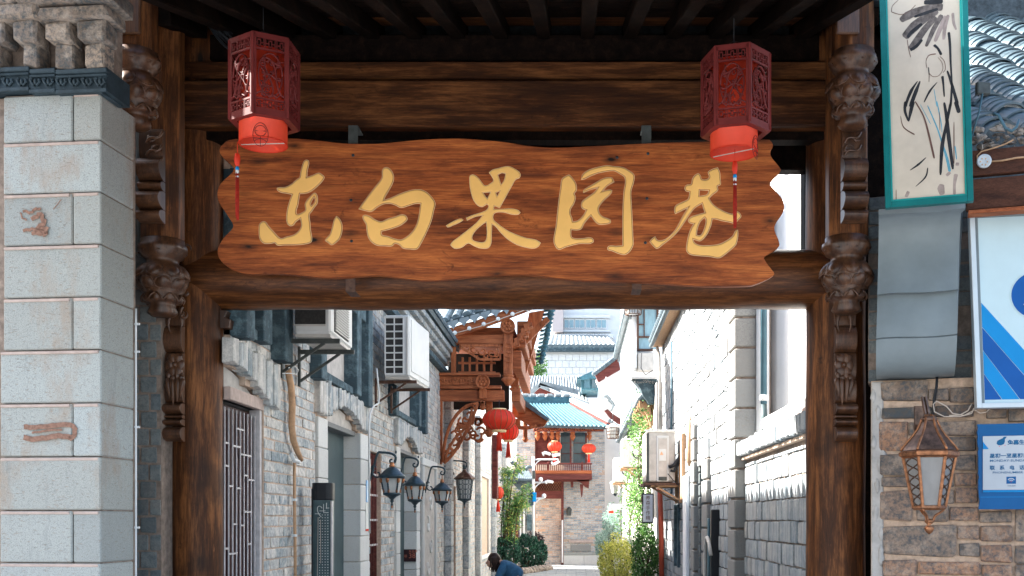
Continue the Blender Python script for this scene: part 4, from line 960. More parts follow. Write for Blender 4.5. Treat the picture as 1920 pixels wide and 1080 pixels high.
# bricks between the pier and the gate, and big house body behind the pier
side = thing('side_wall', 'narrow strip of dark blue-grey brick wall between the granite pier and the left gate post', 'wall', (XW(270, 7.05), 7.05, 0))
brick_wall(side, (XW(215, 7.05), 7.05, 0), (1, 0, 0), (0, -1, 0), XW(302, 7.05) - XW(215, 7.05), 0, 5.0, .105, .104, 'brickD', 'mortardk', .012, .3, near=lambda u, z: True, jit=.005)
q = MB(); q.span((-9, 6.75, 0), (-3.3, 7.3, 5.0)); q.span((-9, 6.40, 0), (-4.0, 6.75, 5.0)); hb = q.build('corner_building', 'cream'); tag(hb, 'plain building mass behind the granite pier at the left edge', 'building')

# ================================================================== RIGHT FACADE
RP = Plane(1633, 7.0, 17.0)
fac = thing('brick_pillar', 'rough brown brick wall front with a pale plaster edge, right of the gate post', 'wall', RP.at(.45, 0))
zt = RP.uz(1700, 712)[1]
q = MB(); q.box(RP.at(.8, zt / 2, -.168), (1.60, .32, zt), RP.R); q.build('mortar', 'mortarwarm', fac)
q = MB(); q.box(RP.at(.041, zt / 2, .004 - .03), (.076, .06, zt - .01), RP.R, .008)
for k in range(16): q.blob(RP.at(rnd.uniform(.01, .085), rnd.uniform(.2, zt), .0), (.02, .012, .05), 8, 5, .4, k)
q.build('plaster_edge', 'plasterold', fac)
BK = []
for (a, b_, c_, d_) in [(765, 545, 1076, 690), (1084, 604, 1222, 690), (1230, 592, 1388, 700), (770, 725, 1108, 810), (1130, 712, 1388, 800), (752, 826, 945, 1035), (1150, 822, 1403, 925), (1150, 936, 1405, 1030), (955, 826, 1140, 925), (955, 936, 1140, 1035), (1475, 742, 1612, 808), (1622, 742, 1760, 830)]:
    BK.append((1440 + a / 3.6, 560 + b_ / 3.6, 1440 + c_ / 3.6, 560 + d_ / 3.6))
for (a, b_, c_, d_) in [(757, 252, 950, 398), (765, 408, 950, 480), (755, 500, 972, 710), (960, 252, 1255, 372), (960, 385, 1255, 480), (1263, 260, 1405, 370), (1263, 385, 1410, 475), (1000, 495, 1255, 590), (1265, 490, 1415, 588), (1003, 604, 1218, 710), (1228, 612, 1420, 705), (780, 738, 1268, 940), (1280, 738, 1425, 830), (1290, 858, 1430, 950), (1428, 642, 1645, 720), (1435, 738, 1650, 845), (1435, 870, 1650, 990), (1668, 642, 1900, 850), (1668, 870, 1900, 1000), (778, 972, 1000, 1090), (1015, 985, 1435, 1068), (1448, 1004, 1650, 1085), (1668, 1012, 1900, 1085), (1430, 60, 1660, 160), (1430, 175, 1660, 270), (1430, 290, 1660, 400), (1430, 415, 1660, 520), (1430, 535, 1660, 630)]:
    BK.append((1440 + a / 3.6, 780 + b_ / 3.6, 1440 + c_ / 3.6, 780 + d_ / 3.6))
for b4 in BK: RP.brickpiece('brick', 'brickC', fac, *b4, -.06, rnd.uniform(.012, .026), (.035, .12, .09), .035)
yy = 1088
while yy < 1440:
    xx = 1658
    while xx < 1930: wx = rnd.uniform(45, 75); RP.brickpiece('brick', 'brickC', fac, xx, yy, xx + wx - 3, yy + 28, -.06, rnd.uniform(.010, .024), (.035, .12, .09), .035); xx += wx
    yy += 32
upw = thing('upper_brick_wall', 'dark brick wall behind the curved grey moulding and the light box', 'wall', RP.at(.6, zt, -.1))
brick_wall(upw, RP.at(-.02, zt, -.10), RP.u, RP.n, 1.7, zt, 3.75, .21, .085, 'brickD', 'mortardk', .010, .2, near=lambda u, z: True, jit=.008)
# curved grey moulding
prof = [(393, .10), (393, .37), (404, .375), (407, .335), (413, .30), (425, .255), (440, .23), (465, .215), (500, .225), (530, .255), (548, .285), (552, .292), (553.5, .235), (570, .258), (600, .286), (622, .298), (634, .300), (635, .288), (637, .300), (655, .290), (675, .262), (690, .215), (700, .16), (704, .08), (704, -.05)]
t0 = RP.uz(1648, 500, .28)[0]; pp = []
q = MB(); cols = 9; vs = []; fs = []
for j in range(cols):
    f_ = j / (cols - 1); t = t0 + (0.487) * f_
    for (y, o_) in prof:
        z = RP.uz(1650, y, max(o_, .2))[1]; t_ = t + (.02 if y < 410 and j == cols - 1 else 0) + (-.02 * (y - 400) / 300 if j in (0,) else -.03 * (y - 400) / 300)
        vs.append(RP.at(t_, z + .004 * math.sin(j * .9) - .0, o_ + .004 * math.sin(j * 1.7 + y * .02)))
n = len(prof)
for j in range(cols - 1):
    for i in range(n - 1): fs.append((j * n + i, j * n + i + 1, (j + 1) * n + i + 1, (j + 1) * n + i))
fs.append(tuple(range(n))); fs.append(tuple(reversed(range((cols - 1) * n, cols * n))))
q.add(vs, fs, True); mo = q.build('curved_moulding', 'stucco'); tag(mo, 'smooth grey curved stucco moulding under the framed ink painting', 'moulding')
es = mo.modifiers.new('edges', 'EDGE_SPLIT'); es.split_angle = math.radians(38)
# framed ink painting
PP = Plane(1650, 6.45, 17.0, -.027)
pt = thing('ink_painting', 'tall cream panel painted with ink lotus in a teal frame, right of the gate', 'painting', PP.hit(1735, 385, -.03))
def sk(t, z, out): return PP.at(t - .027 * (z - pz0), z, out)
pz0 = PP.uz(1660, 391)[1]; W_ = .50; Hh = 1.55; pt0 = PP.uz(1660, 391)[0]
def psl(mb, a, b_, z0, z1, o0, o1):
    vs = [sk(pt0 + x, pz0 + z, o) for x in (a, b_) for o in (o0, o1) for z in (z0, z1)]
    mb.add(vs, [(0, 1, 3, 2), (4, 6, 7, 5), (0, 4, 5, 1), (2, 3, 7, 6), (0, 2, 6, 4), (1, 5, 7, 3)])
q = MB(); psl(q, .03, W_ - .03, .03, Hh, -.03, -.008); q.build('panel', 'canvas', pt)
for (a, b_, z0, z1) in ((0, .034, 0, Hh), (W_ - .034, W_, 0, Hh), (.0345, W_ - .0345, 0, .036)):
    q = MB(); psl(q, a, b_, z0, z1, -.035, .014); q.build('frame_bar', 'tealframe', pt, bevel=.002)
for (a, b_, z0, z1) in ((.0348, .046, .0365, Hh), (W_ - .046, W_ - .0348, .0365, Hh), (.0465, W_ - .0465, .0365, .049)):
    q = MB(); psl(q, a, b_, z0, z1, -.02, .004); q.build('inner_lip', 'teallip', pt, bevel=.001)
z3 = lambda L: [(1640 + x / 5.4, y / 5.4) for x, y in L]; z4_ = lambda L: [(1640 + x / 5.144, 190 + y / 5.144) for x, y in L]
def S(mat, nm, segs, o=-.0065): strokes(PP, o, segs, mat, pt, nm)
S('inkwash', 'ink_leaf', [(z3([(690, 70), (560, 80), (420, 120), (330, 160), (262, 210)]), [14, 13, 15, 16, 9]), (z3([(640, 110), (500, 190), (400, 270), (300, 380)]), [10, 16, 19, 14]), (z3([(620, 170), (520, 280), (440, 390), (365, 500)]), [10, 12, 13, 13]), (z3([(680, 150), (600, 290), (560, 380), (520, 470)]), [9, 9, 8, 5])])
S('ink', 'ink_leaf_core', [(z3([(690, 10), (600, 18), (500, 22)]), [8, 10, 8]), (z3([(640, 90), (520, 130), (400, 170)]), [5, 6, 4]), (z3([(480, 240), (380, 320), (330, 380)]), [6, 7, 5]), (z3([(480, 400), (420, 470), (360, 505)]), [5, 6, 6])], -.006)
S('inkpale', 'pale_leaf', [(z3([(720, 160), (660, 300), (610, 420)]), [8, 8, 6]), (z3([(745, 150), (710, 280), (700, 400)]), [6, 7, 5]), (z3([(790, 130), (800, 230), (825, 300)]), [5, 5, 3]), (z3([(560, 90), (440, 120), (340, 150)]), [4, 5, 4])], -.0069)
S('ink', 'ink_stem', [(z3([(750, 325), (762, 450), (770, 650), (780, 820), (775, 1000), (765, 1080)]), [5, 4.5, 3.5, 3, 4, 5]), (z3([(735, 715), (780, 850), (840, 1060)]), [3, 5, 6]), (z3([(685, 770), (695, 850), (705, 980)]), [5, 3.5, 2.5]), (z3([(600, 455), (640, 490), (675, 555)]), [5, 4, 5]),
  (z3([(435, 820), (370, 920), (325, 1030), (312, 1080)]), [1, 6, 5, 6]), (z3([(460, 820), (420, 920), (375, 1040), (365, 1080)]), [2, 7, 7, 6]), (z4_([(300, 0), (292, 90), (325, 190)]), [6, 5, 3]), (z4_([(370, 0), (345, 110), (328, 195)]), [8, 6, 2]), (z4_([(670, 10), (695, 160), (715, 350), (755, 655)]), [4, 6, 7, 5]), (z4_([(735, 10), (690, 230), (650, 440), (635, 710)]), [5, 5, 7, 4]), (z4_([(780, 0), (815, 110)]), [7, 7]), (z4_([(497, 540), (420, 610), (340, 665)]), [1, 4, 1]), (z4_([(512, 640), (490, 730), (395, 822)]), [2, 3, .8]), (z3([(635, 830), (560, 920), (500, 1035)]), [.7, 4, 2]), (z3([(545, 680), (552, 760)]), [1.5, 1.8])])
S('brownink', 'brown_line', [(z4_([(390, 0), (470, 140), (520, 310), (575, 550)]), [2.2, 2.5, 3.5, 3.5]), (z4_([(250, 140), (280, 250), (385, 320)]), [.7, 1.6, 2.4]), (z3([(330, 400), (345, 500), (365, 580)]), [.9, 1.2, .9]), (z3([(170, 120), (180, 60), (240, 0)]), [1, .8, .8]), (z3([(170, 120), (260, 145), (340, 120), (415, 50)]), [1, .9, .8, .8]), (z3([(552, 760), (550, 830)]), [1.4, .8]),
  (z3([(530, 690), (520, 620), (550, 560), (620, 545)]), [1, .8, 1.4, 2]), (z3([(660, 570), (705, 620), (715, 700), (690, 735)]), [.7, 1, 1, .8]), (z3([(550, 740), (590, 775), (650, 765), (690, 700), (680, 630), (640, 580)]), [1, .8, .8, .8, .7, .5]), (z4_([(625, 100), (630, 280)]), [1, 1]), (z4_([(765, 200), (765, 600)]), [1.4, 2]), (z4_([(207, 850), (207, 965)]), [1, 1.4])], -.0062)
S('bluewash', 'blue_line', [(z4_([(600, 0), (640, 200), (650, 300)]), [2, 2, 1]), (z4_([(510, 40), (600, 250), (650, 400), (700, 560), (725, 680)]), [2, 2.5, 3, 5, 5]), (z3([(600, 900), (630, 1080)]), [1.2, 1.5]), (z4_([(440, 30), (540, 220)]), [1, 1.4]), (z4_([(775, 430), (790, 560)]), [2.4, 2])], -.0072)
S('inkpale', 'faded_blot', [(z4_([(650, 800), (640, 840), (655, 900)]), [8, 13, 8]), (z4_([(700, 690), (720, 710)]), [9, 9]), (z4_([(785, 700), (770, 800), (770, 900)]), [8, 5, 5]), (z4_([(800, 590), (795, 620)]), [6, 6]), (z4_([(300, 890), (330, 900)]), [12, 10])], -.0071)
# ---------------------------------------------------------------- tiled roof behind the painting
rf = thing('tiled_roof', 'grey arched roof tiles stacked in rows, upper right corner behind the painting', 'roof', P(1860, 290, 6.9))
d = Vector((.35, -.75, -.62)).normalized(); ee = Vector((.78, .32, .24)); ee = (ee - d * ee.dot(d)).normalized(); nn = d.cross(ee); nn = nn if nn.z > 0 else -nn
def tile_mesh():
    vs = []; fs = []; n = 12; L = .15; r = .143; th = .020
    for e in (0, 1):
        for rr in (r, r - th):
            for i in range(n + 1): a = math.radians(8 + 164 * i / n); vs.append((e * L, -math.cos(a) * rr, math.sin(a) * rr * .62 - r * .1))
    m = n + 1
    for i in range(n): fs += [(i, i + 1, 2 * m + i + 1, 2 * m + i), (m + i, 3 * m + i, 3 * m + i + 1, m + i + 1), (i, m + i, m + i + 1, i + 1), (2 * m + i, 2 * m + i + 1, 3 * m + i + 1, 3 * m + i)]
    fs += [(0, 2 * m, 3 * m, m), (n, m + n, 3 * m + n, 2 * m + n)]
    me = bpy.data.meshes.new('tile'); me.from_pydata(vs, [], fs); me.materials.append(M['tilenear']); return me
tm = tile_mesh(); Rt = Matrix((d, ee, d.cross(ee))).transposed(); sgn = 1 if d.cross(ee).z > 0 else -1
start = P(1850, 130, 8.0); cnt = 0
for cc in range(-7, 9):
    for k in range(-50, 51):
        p = start + ee * (cc * .28) + d * (k * .053 + (cc % 2) * .015) + nn * rnd.uniform(-.004, .004)
        sx, sy = CX + p.x / p.y * F, CY - (p.z - EYE) / p.y * F
        if not (1796 < sx < 1938 and -30 < sy < 250) or cnt > 298: continue
        if rnd.random() < .05: continue
        o = bpy.data.objects.new('tile', tm); C.objects.link(o); o.parent = rf; o.location = p - world_loc(rf)
        R = Matrix.Rotation(rnd.uniform(-.07, .07), 3, d) @ Matrix.Rotation(rnd.uniform(-.05, .05) - .22 * sgn, 3, ee) @ (Rt if sgn > 0 else Matrix((d, -ee, nn)).transposed()); o.rotation_euler = R.to_euler(); cnt += 1
q = MB(); q.span((XW(1790, 8.9), 8.90, 3.9), (XW(2120, 8.9), 8.98, 7.2)); q.build('roof_backing', 'tiledk', rf)  # upright dark sheet added behind the tiles to close bright gaps
q = MB(); r5 = random.Random(4)
for k in range(46): q.blob(P(r5.uniform(1812, 1935), r5.uniform(238, 282), r5.uniform(6.50, 6.62)), (r5.uniform(.012, .05), r5.uniform(.01, .03), r5.uniform(.008, .022)), 6, 4, .7, k, smooth=False)
deb = q.build('roof_debris', 'corbel', kind='stuff'); tag(deb, 'crumbled mortar and broken tile along the lower roof edge', 'debris')
# spot lamp on a rod
sp = thing('floodlight', 'small square floodlight on a blue rod standing up from the tiled roof edge', 'lamp', P(1822, 262, 6.45))
q = MB(); c = P(1843, 166, 6.42); q.box(c, (.088, .03, .075), Matrix.Rotation(.2, 3, 'Z'), .006)
for k in range(5): q.box(c + Vector((-.032 + .016 * k, .02, 0)), (.004, .03, .07))
q.build('lamp_head', 'greensteel', sp); q = MB(); q.tube([P(1843, 170, 6.41), P(1836, 210, 6.42), P(1820, 262, 6.45)], .006, 6); q.build('rod', 'bluepipe', sp)
q = MB(); q.tube([P(1862, 212, 6.4), P(1872, 216, 6.38), P(1885, 240, 6.38), P(1897, 246, 6.38), P(1906, 238, 6.38), P(1910, 225, 6.4)], .009, 8); tag(q.build('bent_pipe', 'bluepipe'), 'short blue-grey bent pipe end poking out under the roof tiles', 'pipe')
# wooden fascia with the small round lamp
FP = Plane(1815, 6.55, 17.0)
fs_ = thing('wooden_fascia', 'dark red-brown boards under the tiled roof edge above the blue light box', 'fascia', FP.hit(1870, 393))
for (a, b_, o_) in ((268, 322, .004), (323, 387, .0)): q = MB(); FP.slab(q, 1812, a, 2150, b_ - 6, -.05, o_ , .004); q.build('board', 'fascia', fs_)
q = MB(); FP.slab(q, 1816, 381, 2150, 388, -.05, .05, .003); q.build('ledge', 'redwoodx', fs_)
lm = thing('round_led_lamp', 'small round lamp with a ring of amber dots on the wooden fascia', 'lamp', FP.hit(1845, 315, .02))
q = MB(); q.lathe([(.042, 0), (.043, .012), (.037, .016), (.030, .013), (.001, .013)], FP.hit(1845, 303, .005), 24, axis=FP.n); q.build('housing', 'led', lm)
for k in range(6):
    a = k * math.pi / 3; q = MB(); q.blob(FP.hit(1845 + 6.4 * math.cos(a), 303 + 6.4 * math.sin(a), .020), (.0045,) * 3, 8, 5); q.build('led_dot', 'leddot', lm)
q = MB(); q.tube([FP.hit(*p, .012) for p in ((1833, 305), (1832, 292), (1840, 284), (1862, 278), (1885, 270), (1900, 262))], .005, 6); q.tube([FP.hit(*p, .012) for p in ((1857, 303), (1880, 301), (1905, 296), (1940, 293))], .006, 6); q.build('lamp_cable', 'foam', lm)
# ---------------------------------------------------------------- light box
LB = Plane(1818, 6.62, 10.0, .03)
lb = thing('light_box_sign', 'large pale blue shop light box with blue diagonal stripes and a round blue emblem', 'sign', LB.hit(1900, 765, -.05))
lz0 = LB.uz(1830, 765)[1]; lt0 = LB.uz(1832, 765)[0]; LW, LH = .98, 1.232
def lsk(t, z, o): return LB.at(lt0 + t - .036 * z, lz0 + z, o)
def lslab(mb, a, b_, z0, z1, o0, o1):
    vs = [lsk(x, z, o) for x in (a, b_) for o in (o0, o1) for z in (z0, z1)]; mb.add(vs, [(0, 1, 3, 2), (4, 6, 7, 5), (0, 4, 5, 1), (2, 3, 7, 6), (0, 2, 6, 4), (1, 5, 7, 3)])
for (a, b_, z0, z1) in ((0, .030, 0, LH), (LW - .03, LW, 0, LH), (.0305, LW - .0305, 0, .03), (.0305, LW - .0305, LH - .03, LH)):
    q = MB(); lslab(q, a, b_, z0, z1, -.08, .0); q.build('frame_bar', 'signframe', lb, bevel=.003)
q = MB(); lslab(q, .031, LW - .031, .031, LH - .031, -.07, -.022); q.build('face', 'signwhite', lb)
def lpoly(name, pts, mat, o, th=.003):
    q = MB(); n = len(pts); vs = [lsk(a, b_, o) for a, b_ in pts] + [lsk(a, b_, o - th) for a, b_ in pts]
    q.add(vs, [tuple(range(n)), tuple(reversed(range(n, 2 * n)))] + [(i, i + n, (i + 1) % n + n, (i + 1) % n) for i in range(n)]); q.build(name, mat, lb)
lpoly('grey_edge_strip', [(.031, .031), (.05, .031), (.05, LH - .05), (LW - .031, LH - .05), (LW - .031, LH - .031), (.031, LH - .031)], 'stucco', -.0215, .002)  # grey strip inside the left and top frame edges
lpoly('stripe', [(.052, .655), (.052, .505), (.405, .052), (.535, .052)], 'bluelt', -.019)
lpoly('stripe', [(.052, .500), (.052, .360), (.260, .052), (.400, .052)], 'blue', -.019)
lpoly('stripe', [(.052, .355), (.052, .215), (.155, .052), (.255, .052)], 'bluelt', -.019)
lpoly('stripe', [(.052, .210), (.052, .052), (.150, .052)], 'blue', -.019)
cx_, cz_ = .385, .690
lpoly('emblem_ring', [(cx_ + .162 * math.cos(k * math.pi / 24), cz_ + .152 * math.sin(k * math.pi / 24)) for k in range(48)], 'signwhite', -.018)
lpoly('emblem', [(cx_ + .155 * math.cos(k * math.pi / 24), cz_ + .145 * math.sin(k * math.pi / 24)) for k in range(48)], 'blue', -.0155)
q = MB(); q.tube([lsk(.300 + .03 * t, .638 - .03 * math.sin(t * 1.1) - .02 * t, -.0145) for t in [i * .3 for i in range(12)]], [.011] * 12, 8, flat=.3); q.build('emblem_swoosh', 'signwhite', lb)
# ---------------------------------------------------------------- notice board
NB = Plane(1834, 6.72, 14.0)
nb = thing('notice_board', 'blue notice board with a white opening hours panel on the brown brick wall', 'sign', NB.hit(1900, 957))
nt0, nz1 = NB.uz(1832, 796); nz0 = NB.uz(1836, 955)[1]
q = MB(); qq = random.Random(8); ed = []
for k in range(22): t = k / 21; ed.append((nt0 + .012 * t + qq.uniform(-.004, .004), nz1 + (nz0 - nz1) * t))
pts = ed + [(nt0 + .75, nz0), (nt0 + .75, nz1)]
vs = [NB.at(a, b_, .02) for a, b_ in pts] + [NB.at(a, b_, -.02) for a, b_ in pts]; n = len(pts)
q.add(vs, [tuple(range(n)), tuple(reversed(range(n, 2 * n)))] + [(i, i + n, (i + 1) % n + n, (i + 1) % n) for i in range(n)]); q.build('board', 'boardblue', nb)
q = MB(); NB.slab(q, 1843, 816, 2060, 918, .02, .028); q.build('white_panel', 'boardwhite', nb)
q = MB(); NB.slab(q, 1843, 918.6, 2060, 922.5, .02, .0275); q.build('panel_rim', 'bluelt', nb)
q = MB(); NB.slab(q, 1838, 931, 2060, 932, .02, .0215); q.build('scored_line', 'bluelt', nb)
def ntri(pts, mat, nm, o=.0292):
    q = MB(); p3 = [NB.hit(a, b_, o) for a, b_ in pts]; n = len(p3); q.add(p3 + [p - NB.n * .001 for p in p3], [tuple(range(n)), tuple(reversed(range(n, 2 * n)))] + [(i, i + n, (i + 1) % n + n, (i + 1) % n) for i in range(n)]); return q.build(nm, mat, nb)
ntri([(1843, 828), (1854, 842), (1843, 842)], 'bluelt', 'corner_triangle')
def ntext(s, px, py, h, mat='textblue', sp=1.0, xs=1.0, bold=0.0): return text_mesh('lettering', s, h / F * 6.7 * 1.08, NB.hit(px, py, .0290), NB.u, (0, 0, 1), mat, nb, .0012, spacing=sp, xs=xs, bold=bold)
ntext('兔喜生活', 1889, 833, 8.6, bold=.0010, xs=1.08)
ntext('星期一至星期日', 1855.5, 858, 8.0, bold=.0008, xs=1.12)
ntext('MONDAY-SUNDAY', 1855.5, 866, 5.6, xs=1.28, bold=.0002)
ntext('联 系 电 话', 1855.5, 880.5, 8.2, bold=.0007, xs=1.06, sp=1.55)
ntext('PHONENUMBER', 1861, 888, 5.2, xs=1.30, bold=.0001)
ntri([(1887, 894), (1905, 893.4), (1905, 907), (1887, 907)], 'boardblue', 'wifi_square')
strokes(NB, .0305, [([(1890, 900), (1893, 897.6), (1896, 896.8), (1899, 897.6), (1902, 900)], 1.2), ([(1892.5, 902), (1896, 899.8), (1899.5, 902)], 1.1)], 'whitedot', nb, 'wifi_waves')
ntri([(1895, 902.4), (1897, 902.4), (1896, 904.4)], 'pink', 'wifi_dot', .0306)
ntext('WiFi 热点', 1889, 912, 2.6, xs=1.2)
q = MB()                                                   # printed mascot-free emblem: round blob with two long leaf shapes
ntri([(1868.5, 832), (1870, 826.5), (1875, 824), (1880, 821.5), (1882, 819), (1887.5, 818.5), (1886.5, 821), (1884, 823.8), (1884.3, 828), (1882.5, 832.5), (1877, 835), (1871.5, 834.5)], 'textblue', 'printed_emblem')
for a, b_ in ((1874, 837), (1884.5, 835)): ntri([(a - 1.3, b_), (a, b_ - 1), (a + 1.3, b_), (a, b_ + 1)], 'pink', 'printed_dot')
# ---------------------------------------------------------------- bronze wall lantern
WP = Plane(1740, 6.62, 17.0)
wl = thing('bronze_wall_lantern', 'worn bronze wall lantern with curved roof and tapering glass sides on the brown brick wall', 'wall lamp', WP.hit(1745, 1000, 0))
def hexring(mb, rows, seg=6, a0=.30, c=None, smooth=False): mb.lathe(rows, c, seg, smooth=smooth, a0=a0)
s_ = 6.62 / F; cen = WP.hit(1741, 900, 0); 
def zz(py): return (900 - py) * s_
A0_ = -2.30
q = MB(); rows = [(4, 782), (8, 786), (13, 790), (15, 797), (20, 808), (28, 820), (38, 832), (46, 842), (49, 848)]
hexring(q, [(r * s_ * 1.0, zz(y)) for r, y in reversed(rows)], c=cen, a0=A0_); q.build('lamp_roof', 'bronze', wl)
q = MB()
for k in range(6):
    a = A0_ + k * math.pi / 3; q.tube([cen + Vector((math.cos(a) * r * s_ * 1.02, math.sin(a) * r * s_ * 1.02, zz(y))) for r, y in rows], 2.4 * s_, 6)
q.build('roof_ribs', 'copper', wl)
q = MB(); hexring(q, [(46 * s_, zz(862)), (53 * s_, zz(858)), (54 * s_, zz(852)), (50 * s_, zz(849))], c=cen, a0=A0_); q.build('lamp_collar', 'copper', wl)
q = MB(); hexring(q, [(26 * s_, zz(957)), (31 * s_, zz(953)), (30 * s_, zz(949)), (26 * s_, zz(948))], c=cen, a0=A0_); q.build('bottom_ring', 'copper', wl)
q = MB(); hexring(q, [(26 * s_, zz(950)), (43 * s_, zz(862))], c=cen, a0=A0_); q.build('glass_body', 'wallampglass', wl)
for k in range(6):
    a = A0_ + k * math.pi / 3; a2 = a + math.pi / 3; f1 = lambda r, y, aa: cen + Vector((math.cos(aa) * r * s_, math.sin(aa) * r * s_, zz(y)))
    q = MB(); q.bar(f1(28, 951, a), f1(46, 860, a), 5 * s_, 5 * s_, ch=.002); q.build('side_rib', 'copper', wl)
    if k != 0:
        q = MB()
        for j in range(5):                                 # oval tracery on the side panes
            t0_, t1_ = j / 5, (j + 1) / 5
            for sg in (0, 1):
                pa = []
                for m in range(7):
                    t = t0_ + (t1_ - t0_) * m / 6; rr = 27.5 + 16.5 * t; y = 950 - 88 * t; w0 = .5 + (.42 * math.sin(math.pi * m / 6)) * (1 if sg else -1)
                    pa.append(f1(rr, y, a) * (1 - w0) + f1(rr, y, a2) * w0)
                q.tube(pa, 1.3 * s_, 4)
        q.build('pane_tracery', 'bronze', wl)
    if k % 2 == 0: q = MB(); q.tube(bez(f1(26, 955, a), f1(20, 965, a), f1(8, 962, a), f1(7, 978, a), 8), 2.4 * s_, 6); q.build('scroll_arm', 'copper', wl)
q = MB(); q.lathe([(1 * s_, zz(1001)), (6 * s_, zz(997)), (9 * s_, zz(991)), (8 * s_, zz(987)), (3 * s_, zz(984)), (8 * s_, zz(979)), (9 * s_, zz(976)), (4 * s_, zz(973))], cen, 14); q.build('finial', 'copper', wl)
q = MB(); q.lathe([(13 * s_, zz(795)), (15 * s_, zz(790)), (12 * s_, zz(786))], cen, 14)
for dx in (-5, 1): q.bar(cen + Vector((dx * s_, .01, zz(786))), cen + Vector(((dx - 4) * s_, .04, zz(748))), 4 * s_, 4 * s_)
q.bar(cen + Vector((0, .1, zz(800))), cen + Vector((0, .25, zz(800))), 10 * s_, 10 * s_); q.bar(cen + Vector((.0, .20, zz(760))), cen + Vector((0, .20, zz(850))), 16 * s_, 6 * s_); q.build('mount', 'bronze', wl)
for o_ in list(wl.children): o_.location = o_.location + WP.n * .16
# white cable loops and a black cable on the bricks
q = MB()
for pts in ([(1826, 765), (1822, 775), (1800, 781), (1770, 781), (1752, 772), (1750, 758), (1756, 752)], [(1756, 752), (1775, 762), (1786, 775), (1808, 779), (1828, 768)], [(1822, 757), (1815, 770), (1800, 778), (1780, 779)], [(1828, 768), (1838, 775), (1850, 772), (1856, 766)]):
    q.tube(crom3([RP.hit(*p, .05) for p in pts]) if 'crom3' in globals() else [RP.hit(*p, .05) for p in pts], .0042, 6)
tag(q.build('white_cable_loop', 'cablew'), 'loose loops of thin white cable above the bronze wall lantern', 'cable')
q = MB(); q.tube([RP.hit(*p, .04) for p in ((1757, 706), (1756, 725), (1752, 745), (1750, 770), (1748, 800))], .009, 6); tag(q.build('black_cable', 'cableb'), 'short thick black cable running down the bricks to the bronze wall lantern', 'cable')
# ================================================================== LEFT SIDE OF THE ALLEY
XL = -2.4
def YL(px): return 2000 * XL / (px - CX)
UY, NX = (0, 1, 0), (1, 0, 0)
hl = thing('brick_house', 'blue-grey brick house with granite doorways and blue trimmed windows along the left side', 'house', (XL, 13.0, 0))
Y0, Y1 = 7.42, 19.4
W1 = (6.4, 8.22); D2 = (10.2, 11.76); W3 = (12.42, 13.15); D3 = (14.4, 15.9)
o_ = lambda a, b, za, zb: rect(a - Y0, b - Y0, za, zb)
holes = [o_(W1[0], W1[1], 0.0, 2.47), arch(W1[0] - Y0, W1[1] - Y0, 2.47, .20), o_(D2[0], D2[1], 0, 2.58), arch(D2[0] - Y0, D2[1] - Y0, 2.58, .16), o_(W3[0], W3[1], .9, 2.40), o_(D3[0], D3[1], 0, 2.60), arch(D3[0] - Y0, D3[1] - Y0, 2.60, .16),
         o_(6.0, 8.45, 2.98, 4.0), o_(9.75, 11.95, 2.98, 4.0), o_(13.6, 16.3, 3.05, 4.0)]
skip = [o_(6.2, 8.5, 2.46, 2.86), o_(D2[0] - .42, D2[1] + .42, 2.55, 2.92), o_(D3[0] - .35, D3[1] + .4, 2.58, 2.95), o_(D2[0] - .38, D2[0], 0, 2.56), o_(D2[1], D2[1] + .5, 0, 2.56), o_(D3[0] - .3, D3[0], 0, 2.58), o_(D3[1], D3[1] + .35, 0, 2.58)]
brick_wall(hl, (XL, Y0, 0), UY, NX, Y1 - Y0, 0, 4.22, .235, .076, 'brickA', 'mortar', .010, .26, holes, near=lambda u, z: u < 2.9 and z > 1.05, skip=skip, jit=.006)
def voussoirs(ya, yb, f_lo, f_hi, wd=.105, mat='brickA'):
    y = ya; R = frame_mat(UY, NX)
    while y < yb - .03:
        w_ = wd * rnd.uniform(.8, 1.25); yc = y + w_ / 2; lo, hi = f_lo(yc), f_hi(yc) + rnd.uniform(-.02, .015)
        piece('brick', 'brickV', hl, (XL + .012 + rnd.uniform(-.006, .008), yc, (lo + hi) / 2), (w_ - .012, .09, hi - lo), R, None, (.10, .08, .03), .03); y += w_
def arc_f(a, b, zs, rise):
    w_ = (b - a) / 2; rr = (w_ * w_ + rise * rise) / (2 * rise); cz = zs + rise - rr; m = (a + b) / 2
    return lambda y: cz + math.sqrt(max(0, rr * rr - (y - m) ** 2)) if a < y < b else zs - .0
voussoirs(7.3, 8.5, lambda y: arc_f(*W1, 2.47, .20)(y) + .012, lambda y: 2.87 - .05 * (y - 7.3))
voussoirs(D2[0] - .40, D2[1] + .42, lambda y: arc_f(*D2, 2.58, .16)(y) + .01, lambda y: 2.91)
voussoirs(D3[0] - .34, D3[1] + .38, lambda y: arc_f(*D3, 2.60, .16)(y) + .01, lambda y: 2.94)
for (a, b, zs, rise) in ((7.42, W1[1], 2.47, .20), (D2[0], D2[1], 2.58, .16), (D3[0], D3[1], 2.60, .16)):   # plastered arch fields
    f = arc_f(a if a > 7 else W1[0], b, zs, rise); 
    if b == W1[1]: f = arc_f(*W1, 2.47, .20)
    pts = [(a, zs - .03)] + [(a + (b - a) * i / 16, f(min(a + (b - a) * i / 16, b - .001))) for i in range(17)] + [(b, zs - .03)]
    q = MB(); q.prism(pts, (XL - .05, 0, 0), (0, 1, 0), (0, 0, 1), (-.12, 0, 0)); q.build('arch_field', 'plasterold', hl)
